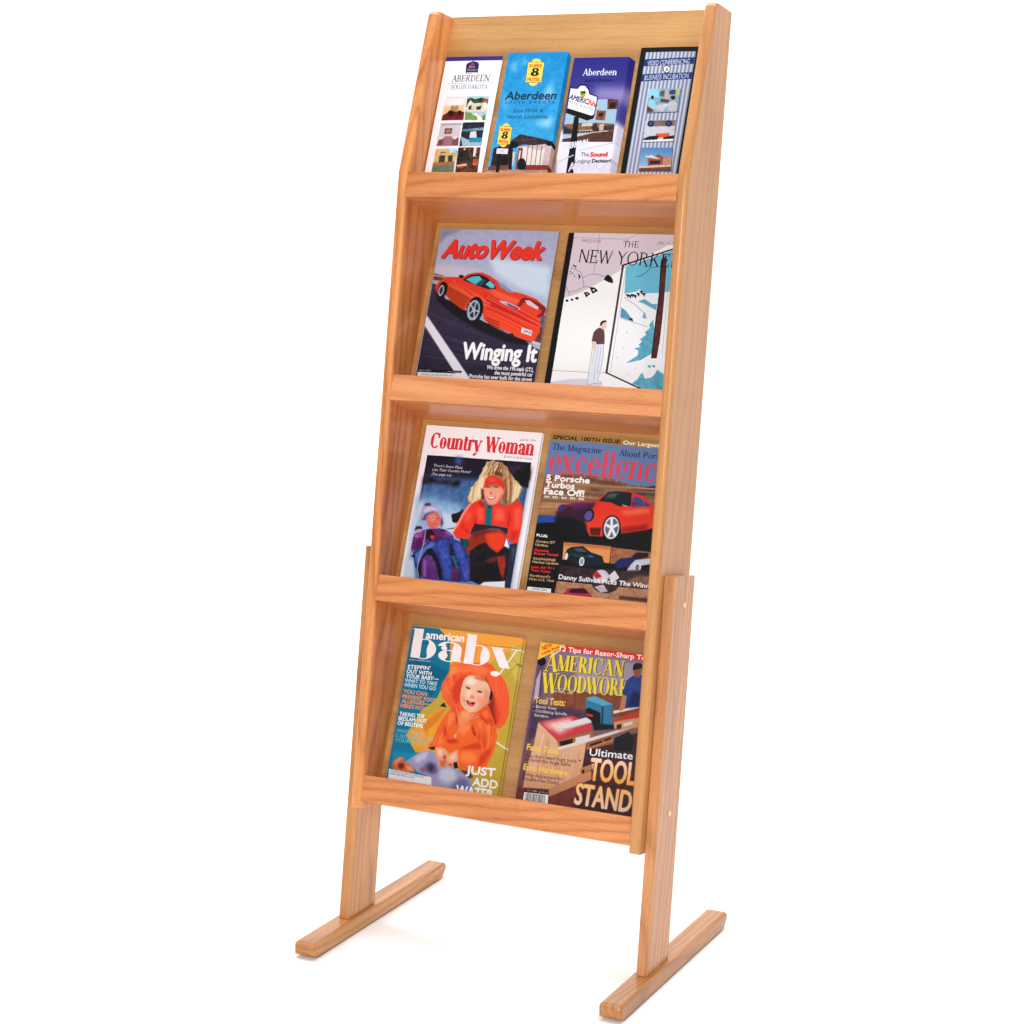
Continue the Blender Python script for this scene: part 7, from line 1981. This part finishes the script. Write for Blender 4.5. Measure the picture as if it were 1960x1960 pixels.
def serif(body, T, t, sw, xh=.66, serifs=True, first=1.0):
    """letters as thick (T) and thin (t) strokes; sw serif half width; first: size of each word's first letter"""
    tri = []

    def quad(p, q, r_, s_):
        tri.append((p, q, r_))
        tri.append((p, r_, s_))

    def bar(x0, y0, x1, y1, w):
        dx, dy = x1 - x0, y1 - y0
        L_ = math.hypot(dx, dy) or 1
        # horizontal cut ends
        if abs(dy) > abs(dx) * .5:
            hw = w / 2 * L_ / abs(dy)
            quad((x0 - hw, y0), (x0 + hw, y0), (x1 + hw, y1), (x1 - hw, y1))
        else:
            hw = w / 2 * L_ / abs(dx)
            quad((x0, y0 - hw), (x1, y1 - hw), (x1, y1 + hw), (x0, y0 + hw))

    def arc(cx, cy, rx, ry, a0, a1, wT=None, wt=None):
        wT = T if wT is None else wT
        wt = t if wt is None else wt
        n = max(6, int(abs(a1 - a0) / 14))
        pr = None
        for i in range(n + 1):
            a = math.radians(a0 + (a1 - a0) * i / n)
            c, s_ = math.cos(a), math.sin(a)
            # outer edge is the ellipse; the stroke grows inwards
            k = abs(c)
            w = wt + (wT - wt) * k ** 1.3
            o_ = (cx + rx * c, cy + ry * s_)
            i_ = (cx + (rx - w) * c, cy + (ry - wt) * s_)
            if pr:
                quad(pr[0], o_, i_, pr[1])
            pr = (o_, i_)
    adv = 0.0
    out = []
    newword = True
    for ch in body:
        tri = []
        F_ = sw if serifs else 0

        def S(x, y, hw=None):
            if serifs:
                h_ = (hw or F_) + 0
                bar(x - h_ - T / 2, y + (t / 2 if y < .1 else -t / 2), x + h_ + T / 2, y + (t / 2 if y < .1 else -t / 2), t)
        V = lambda x, a=0.0, b=1.0, w=None: bar(x, a, x, b, w or T)
        if ch == ' ':
            adv += .34
            newword = True
            continue
        if ch == 'A': bar(.08, 0, .38, 1, t); bar(.36, 1, .68, 0, T); bar(.18, .33, .58, .33, t); S(.08, 0, .04); S(.68, 0, .04); w = .78
        elif ch == 'B': V(.16); arc(.28, .75, .3, .25, -90, 90); arc(.30, .27, .34, .27, -90, 90); [bar(.16, y, .32, y, t) for y in (1 - t / 2, .52, t / 2)]; bar(.02, t / 2, .2, t / 2, t); bar(.02, 1 - t / 2, .2, 1 - t / 2, t); w = .68
        elif ch == 'C': arc(.42, .5, .39, .52, 48, 315); bar(.68, .66, .68, .98, t * 1.3); w = .78
        elif ch == 'D': V(.16); arc(.30, .5, .42, .5, -90, 90); [bar(.02, y, .32, y, t) for y in (1 - t / 2, t / 2)]; w = .78
        elif ch == 'E': V(.16); [bar(.02, y, .58, y, t) for y in (1 - t / 2, t / 2)]; bar(.16, .52, .46, .52, t); bar(.57, .78, .57, 1, t); bar(.6, 0, .6, .24, t); bar(.45, .42, .45, .62, t); w = .68
        elif ch == 'H': V(.16); V(.62); bar(.16, .5, .62, .5, t); [S(x, y) for x in (.16, .62) for y in (0, 1)]; w = .80
        elif ch == 'I': V(.16); S(.16, 0); S(.16, 1); w = .36
        elif ch == 'K': V(.16); bar(.2, .38, .6, 1, t); bar(.32, .56, .66, 0, T); S(.16, 0); S(.16, 1); S(.6, 1, .03); S(.66, 0, .03); w = .78
        elif ch == 'M': V(.12, w=t * 1.3); bar(.14, 1, .44, 0, T); bar(.44, 0, .74, 1, t); V(.76); S(.12, 0, .05); S(.12, 1, .02); S(.76, 0); S(.76, 1, .03); w = .94
        elif ch == 'N': V(.12, w=t * 1.3); bar(.14, 1, .64, 0, T); V(.66, w=t * 1.3); S(.12, 0, .04); S(.1, 1, .03); S(.66, 1, .04); w = .78
        elif ch == 'O': arc(.41, .5, .39, .52, 0, 360); w = .82
        elif ch == 'R': V(.16); arc(.28, .74, .31, .26, -90, 90); bar(.02, 1 - t / 2, .3, 1 - t / 2, t); bar(.16, .5, .32, .5, t); bar(.34, .5, .64, 0, T); S(.16, 0); S(.66, 0, .02); w = .75
        elif ch == 'S': arc(.32, .74, .27, .28, 35, 215, T * .8, t); arc(.32, .26, .29, .28, -145, 35, T * .8, t); bar(.10, .66, .56, .36, T * .8); bar(.52, .70, .52, .96, t * 1.2); bar(.06, .04, .06, .32, t * 1.2); w = .66
        elif ch == 'T': V(.35); bar(.02, 1 - t / 2, .68, 1 - t / 2, t); bar(.03, .78, .03, 1, t); bar(.67, .78, .67, 1, t); S(.35, 0); w = .72
        elif ch == 'U': V(.15, .3, 1); arc(.40, .34, .25 + T / 2, .36, 180, 360); V(.65, .3, 1, t); S(.15, 1); S(.65, 1, .04); w = .80
        elif ch == 'W': bar(.05, 1, .29, 0, T); bar(.27, 0, .50, 1, t); bar(.47, 1, .71, 0, T); bar(.69, 0, .92, 1, t); S(.06, 1); S(.92, 1, .03); w = .98
        elif ch == 'Y': bar(.06, 1, .35, .48, T); V(.35, 0, .5); bar(.35, .48, .64, 1, t); S(.08, 1, .03); S(.64, 1, .02); S(.35, 0); w = .72
        elif ch == 'a': arc(.27, .19, .24, .20, 60, 320); V(.44, .04, xh * .66); arc(.26, xh * .66, .18 + T / 2, xh * .36, 0, 165, T, t * 1.4); bar(.40, .05, .58, .05, t * 1.4); arc(.14, xh * .66, .07, .07, 0, 360, .07, .07); w = .60
        elif ch == 'b': V(.14, 0, 1.0); arc(.32, xh / 2, .28, xh / 2 + .02, -150, 150); bar(.0, 1 - t / 2, .14, 1 - t / 2, t); w = .64
        elif ch == 'c': arc(.30, xh / 2, .27, xh / 2 + .02, 50, 318); arc(.46, xh * .72, .07, .07, 0, 360, .07, .07); w = .56
        elif ch == 'd': V(.50, 0, 1.0); arc(.30, xh / 2, .27, xh / 2 + .02, 30, 330); bar(.36, 1 - t / 2, .50, 1 - t / 2, t); bar(.5, t / 2, .64, t / 2, t); w = .66
        elif ch == 'e': arc(.30, xh / 2, .27, xh / 2 + .02, 0, 318); bar(.06, xh * .52, .55, xh * .52, t); w = .60
        elif ch == 'h': V(.14, 0, 1); arc(.33, xh - .22, .17 + T / 2, .24, 0, 160, T, t); V(.50, 0, xh - .22); S(.14, 0, .05); S(.5, 0, .05); bar(.02, 1 - t / 2, .14, 1 - t / 2, t); w = .66
        elif ch == 'l': V(.14, 0, 1.0); S(.14, 0); bar(.0, 1 - t / 2, .14, 1 - t / 2, t); w = .30
        elif ch == 'm': V(.14, 0, xh); arc(.32, xh - .22, .15 + T / 2, .24, 0, 165, T, t); V(.47, 0, xh - .22); arc(.65, xh - .22, .15 + T / 2, .24, 0, 165, T, t); V(.80, 0, xh - .22); [S(x, 0, .04) for x in (.14, .47, .8)]; bar(.0, xh - t / 2, .14, xh - t / 2, t); w = .96
        elif ch == 'n': V(.14, 0, xh); arc(.33, xh - .22, .17 + T / 2, .24, 0, 165, T, t); V(.50, 0, xh - .22); S(.14, 0, .05); S(.5, 0, .05); bar(.0, xh - t / 2, .14, xh - t / 2, t); w = .66
        elif ch == 'o': arc(.30, xh / 2, .28, xh / 2 + .02, 0, 360); w = .62
        elif ch == 'r': V(.14, 0, xh); arc(.33, xh - .2, .2, .22, 60, 160, T, t * 1.6); arc(.42, xh - .1, .08, .08, 0, 360, .08, .08); S(.14, 0); bar(.0, xh - t / 2, .14, xh - t / 2, t); w = .48
        elif ch == 't': V(.18, .1, .88); bar(.04, xh - t / 2, .36, xh - t / 2, t); arc(.3, .12, .12 + T / 2, .14, 180, 300, T, t * 1.4); w = .40
        elif ch == 'u': V(.14, .2, xh); arc(.31, .22, .17 + T / 2, .24, 180, 345, T, t); V(.50, 0, xh); bar(.0, xh - t / 2, .14, xh - t / 2, t); bar(.36, xh - t / 2, .5, xh - t / 2, t); bar(.5, t / 2, .62, t / 2, t); w = .66
        elif ch == 'x': bar(.08, xh, .46, 0, T); bar(.06, 0, .46, xh, t); S(.08, 0, .06); S(.5, 0, .02); bar(.0, xh - t / 2, .24, xh - t / 2, t); bar(.38, xh - t / 2, .58, xh - t / 2, t); w = .60
        elif ch == 'y': bar(.08, xh, .33, .0, T); bar(.54, xh, .22, -.26, t); bar(.0, xh - t / 2, .24, xh - t / 2, t); bar(.42, xh - t / 2, .64, xh - t / 2, t); arc(.13, -.22, .10, .09, 0, 360, .09, .09); w = .64
        else:
            tt, bb = sans(ch)
            q = tt.reshape(-1, 2) / .73 * (1, 1)
            tri = [tuple(map(tuple, g)) for g in q.reshape(-1, 3, 2)]
            w = bb[1] / .73 + .1
        k = first if newword else 1.0
        for g in tri:
            out.append([(adv + x * k, (y - 0) * k - (.12 if (k > 1) else 0)) for x, y in g])
        adv += w * k
        newword = False
    tris = np.array(out, float)
    return tris, (tris[..., 0].min(), tris[..., 0].max()), 1.0


def GLYPHS(body, font):
    if font == 'b': return serif(body, .24, .10, .03, .72)
    if font == 'r': return serif(body, .145, .07, .05, .64)
    if font == 'x': return serif(body, .165, .07, .05, .70)
    if font == 'y': return serif(body, .215, .030, .04, .66)
    if font == 'w': return serif(body, .21, .055, .035, .66, first=1.22)
    if font == 'v': return serif(body, .10, .06, .0, .66, serifs=False)
    if font == '8':
        tr = []
        for (cy, rx, ry) in ((.74, .33, .27), (.27, .40, .29)):
            n = 18
            for i in range(n):
                a, b = 2 * math.pi * i / n, 2 * math.pi * (i + 1) / n
                o1, o2 = (rx * math.cos(a), cy + ry * math.sin(a)), (rx * math.cos(b), cy + ry * math.sin(b))
                i1, i2 = (.10 * math.cos(a), cy + ry * .52 * math.sin(a)), (.10 * math.cos(b), cy + ry * .52 * math.sin(b))
                tr += [(o1, o2, i2), (o1, i2, i1)]
        return np.array(tr, float), (-.40, .40), 1.0
    tris, bb = sans(body)
    return tris, bb, .70


def cover_material(key, seed):
    w, h, ops = ART[key]
    cv_ = Canvas(w, h, 3.0, seed)
    cv_.run(ops)
    im = cv_.image('print_' + key)
    m = bpy.data.materials.new('printed_cover_' + key)
    m.use_nodes = True
    nt = m.node_tree
    bs = nt.nodes['Principled BSDF']
    tx = nt.nodes.new('ShaderNodeTexImage')
    tx.image = im
    tx.extension = 'EXTEND'
    nt.links.new(tx.outputs[0], bs.inputs['Base Color'])
    bs.inputs['Roughness'].default_value = .38
    bs.inputs['Coat Weight'].default_value = .10
    bs.inputs['Specular IOR Level'].default_value = .22
    bs.inputs['Coat Roughness'].default_value = .12
    return m, w / 1000, h / 1000


def paper_material():
    m = bpy.data.materials.new('paper_edges')
    m.use_nodes = True
    nt = m.node_tree
    N, Lk = nt.nodes, nt.links
    bs = N['Principled BSDF']
    tc = N.new('ShaderNodeTexCoord')
    mp = N.new('ShaderNodeMapping')
    mp.inputs['Scale'].default_value = (1, 2200, 1)
    n = N.new('ShaderNodeTexNoise')
    n.inputs['Scale'].default_value = 1.0
    r_ = N.new('ShaderNodeValToRGB')
    r_.color_ramp.elements[0].color = (*srgb((176, 170, 172)), 1)
    r_.color_ramp.elements[0].position = .3
    r_.color_ramp.elements[1].color = (*srgb((240, 238, 240)), 1)
    r_.color_ramp.elements[1].position = .55
    Lk.new(tc.outputs['Object'], mp.inputs[0])
    Lk.new(mp.outputs[0], n.inputs[0])
    Lk.new(n.outputs[0], r_.inputs[0])
    Lk.new(r_.outputs[0], bs.inputs['Base Color'])
    bs.inputs['Roughness'].default_value = .8
    return m


paper = paper_material()


def cover_mesh(w, h, y, bulge, uv=True, t=.00028):
    """a thin sheet with real thickness, faintly bowed; local x right, z up, -y towards the reader"""
    bm = bmesh.new()
    nx, nz = 10, 6
    lay = bm.loops.layers.uv.new('UVMap')
    g = {}
    for s_ in (0, 1):
        for i in range(nx + 1):
            for j in range(nz + 1):
                u, v = i / nx, j / nz
                yy = y - bulge * math.sin(math.pi * u) * (.6 + .4 * v) + (t if s_ else 0)
                g[s_, i, j] = bm.verts.new((u * w, yy, v * h))
    for s_ in (0, 1):
        for i in range(nx):
            for j in range(nz):
                vs = [g[s_, i, j], g[s_, i + 1, j], g[s_, i + 1, j + 1], g[s_, i, j + 1]]
                uvs = [(i / nx, j / nz), ((i + 1) / nx, j / nz), ((i + 1) / nx, (j + 1) / nz), (i / nx, (j + 1) / nz)]
                f = bm.faces.new(vs if s_ == 0 else vs[::-1])
                for lp, q in zip(f.loops, uvs if s_ == 0 else uvs[::-1]):
                    lp[lay].uv = q
    rim = [(i, 0) for i in range(nx)] + [(nx, j) for j in range(nz)] + [(i, nz) for i in range(nx, 0, -1)] + [(0, j) for j in range(nz, 0, -1)]
    for k in range(len(rim)):
        a, b = rim[k], rim[(k + 1) % len(rim)]
        f = bm.faces.new((g[0, a[0], a[1]], g[1, a[0], a[1]], g[1, b[0], b[1]], g[0, b[0], b[1]]))
        for lp in f.loops:
            c = lp.vert.co
            lp[lay].uv = (min(.999, max(.001, c.x / w)), min(.999, max(.001, c.z / h)))
    return bm


def block_mesh(w, h, y0, y1):
    bm = bmesh.new()
    bmesh.ops.create_cube(bm, size=1.0)
    for v in bm.verts:
        v.co = Vector(((v.co.x + .5) * w, y0 + (v.co.y + .5) * (y1 - y0), (v.co.z + .5) * h))
    return bm


def on_back(i, x, s, off):
    """matrix that stands a sheet on row i: x from the left side, s along the back, off in front of it"""
    (y0, z0), t, n, L_ = frame_of(i)
    o = Vector((x, y0 + t[0] * s + n[0] * off, z0 + t[1] * s + n[1] * off))
    lean = math.atan2(t[0], t[1])
    return LEAN @ Matrix.Translation(o) @ Matrix.Rotation(-lean, 4, 'X')


def magazine(name, key, row, x, seed, thick, label, group, top, front_off, spine=None):
    mat, w, h = cover_material(key, seed)
    root = empty(name)
    bottom = top - h
    root.matrix_world = on_back(row, x, bottom, 0)
    tag(root, label, 'magazine' if name == 'magazine' else 'brochure', group)
    y = -front_off
    fc = link('front_cover', cover_mesh(w, h, y, .0016 if thick > .003 else .0006), mat, root, smooth=False)
    pg = link('page_block', block_mesh(w - .0012, h - .0012, y + .0006, y + thick), paper, root)
    pg.location = (0.0002, 0, .0006)
    if spine:
        sp = link('spine', block_mesh(.0011, h, y + .0001, y + thick), plain('spine_' + key, spine, .35), root)
        sp.location = (-.0011, 0, 0)
    return root, mat, w, h


def sheet(name, mat, w, h, row, x, top, off, label, cat, group, thick=.0012, rot=0.0):
    root = empty(name)
    root.matrix_world = on_back(row, x, top - h, 0) @ Matrix.Rotation(rot, 4, 'Y')
    tag(root, label, cat, group)
    link('front_cover', cover_mesh(w, h, -off, .0002), mat, root)
    link('page_block', block_mesh(w - .0008, h - .0008, -off + .0004, -off + thick), paper, root)
    return root


GM = 'magazines standing on the rack'
GB = 'travel brochures on the top shelf'
magazine('magazine', 'M1', 1, .0319, 11, .0045, 'car magazine with red sports car under big red AutoWeek title', GM, .2495, .006, (150, 150, 175))
magazine('magazine', 'M2', 1, .2626, 12, .0045, 'magazine with black spine showing drawn man at snowy window, NEW YORKER title', GM, .248, .006, (16, 16, 20))
_, m3, w3, h3 = magazine('magazine', 'M3', 2, .0308, 13, .0028, 'white Country Woman magazine in front, showing smiling woman in red jacket', GM, .248, .006, (235, 232, 236))
magazine('magazine', 'M4', 2, .2555, 14, .0045, 'excellence car magazine with red coupe, pink title and black lower half', GM, .249, .006, (150, 130, 90))
_, m5, w5, h5 = magazine('magazine', 'M5', 3, .0325, 15, .0028, 'front american baby magazine with laughing infant in wide orange hat', GM, .240, .006, (0, 100, 140))
magazine('magazine', 'M6', 3, .264, 16, .0040, 'AMERICAN WOODWORKER magazine with yellow title and red-topped tool stand', GM, .237, .006, (150, 110, 120))
# a second copy stands behind two of them, slipped a little to the right
sheet('magazine', m3, w3 - .002, h3, 2, .0308 + .0035, .2474, .0026, 'second copy hidden behind white Country Woman magazine, only its right edge showing', 'magazine', GM, .0022)
sheet('magazine', m5, w5, h5, 3, .0325 + .0032, .2388, .0026, 'second copy behind the orange-hat baby magazine, dark upper corner showing', 'magazine', GM, .0022)

_, b1, wb, hb = magazine('brochure', 'B1', 0, .0211, 21, .0030, 'white ABERDEEN brochure with six small photos, leftmost on top shelf', GB, .2066, .004)
_, b2, wb2, hb2 = magazine('brochure', 'B2', 0, .1376, 22, .0014, 'sky-blue motel brochure with yellow 8 logo at front of its stack', GB, .209, .010)
_, b3, wb3, hb3 = magazine('brochure', 'B3', 0, .2557, 23, .0014, 'violet Aberdeen brochure with roadside sign at front of its stack', GB, .1982, .010)
magazine('brochure', 'B4', 0, .3671, 24, .0030, 'black-edged VIDEO CONFERENCING brochure with silver stripes, rightmost on top shelf', GB, .216, .004, (12, 13, 18))
rr = random.Random(3)
ORD = ['', 'second', 'third', 'fourth', 'fifth', 'sixth']
for k in range(1, 6):
    sheet('brochure', b2, wb2, hb2, 0, .1376 + .0005 * k + rr.uniform(-.0003, .0003), .209 - .0009 * k, .010 - .0016 * k,
          'sky-blue motel brochure, %s from the front of its fanned stack' % ORD[k], 'brochure', 'spare sky-blue motel brochures', .0011, rr.uniform(-.0015, .0015))
for k in range(1, 6):
    sheet('brochure', b3, wb3, hb3, 0, .2557 + .0014 * k + rr.uniform(-.0004, .0004), .1982 - .0007 * k, .010 - .0016 * k,
          'violet Aberdeen brochure, %s from the front of its fanned stack' % ORD[k], 'brochure', 'spare violet Aberdeen brochures', .0011, rr.uniform(-.0015, .0015))
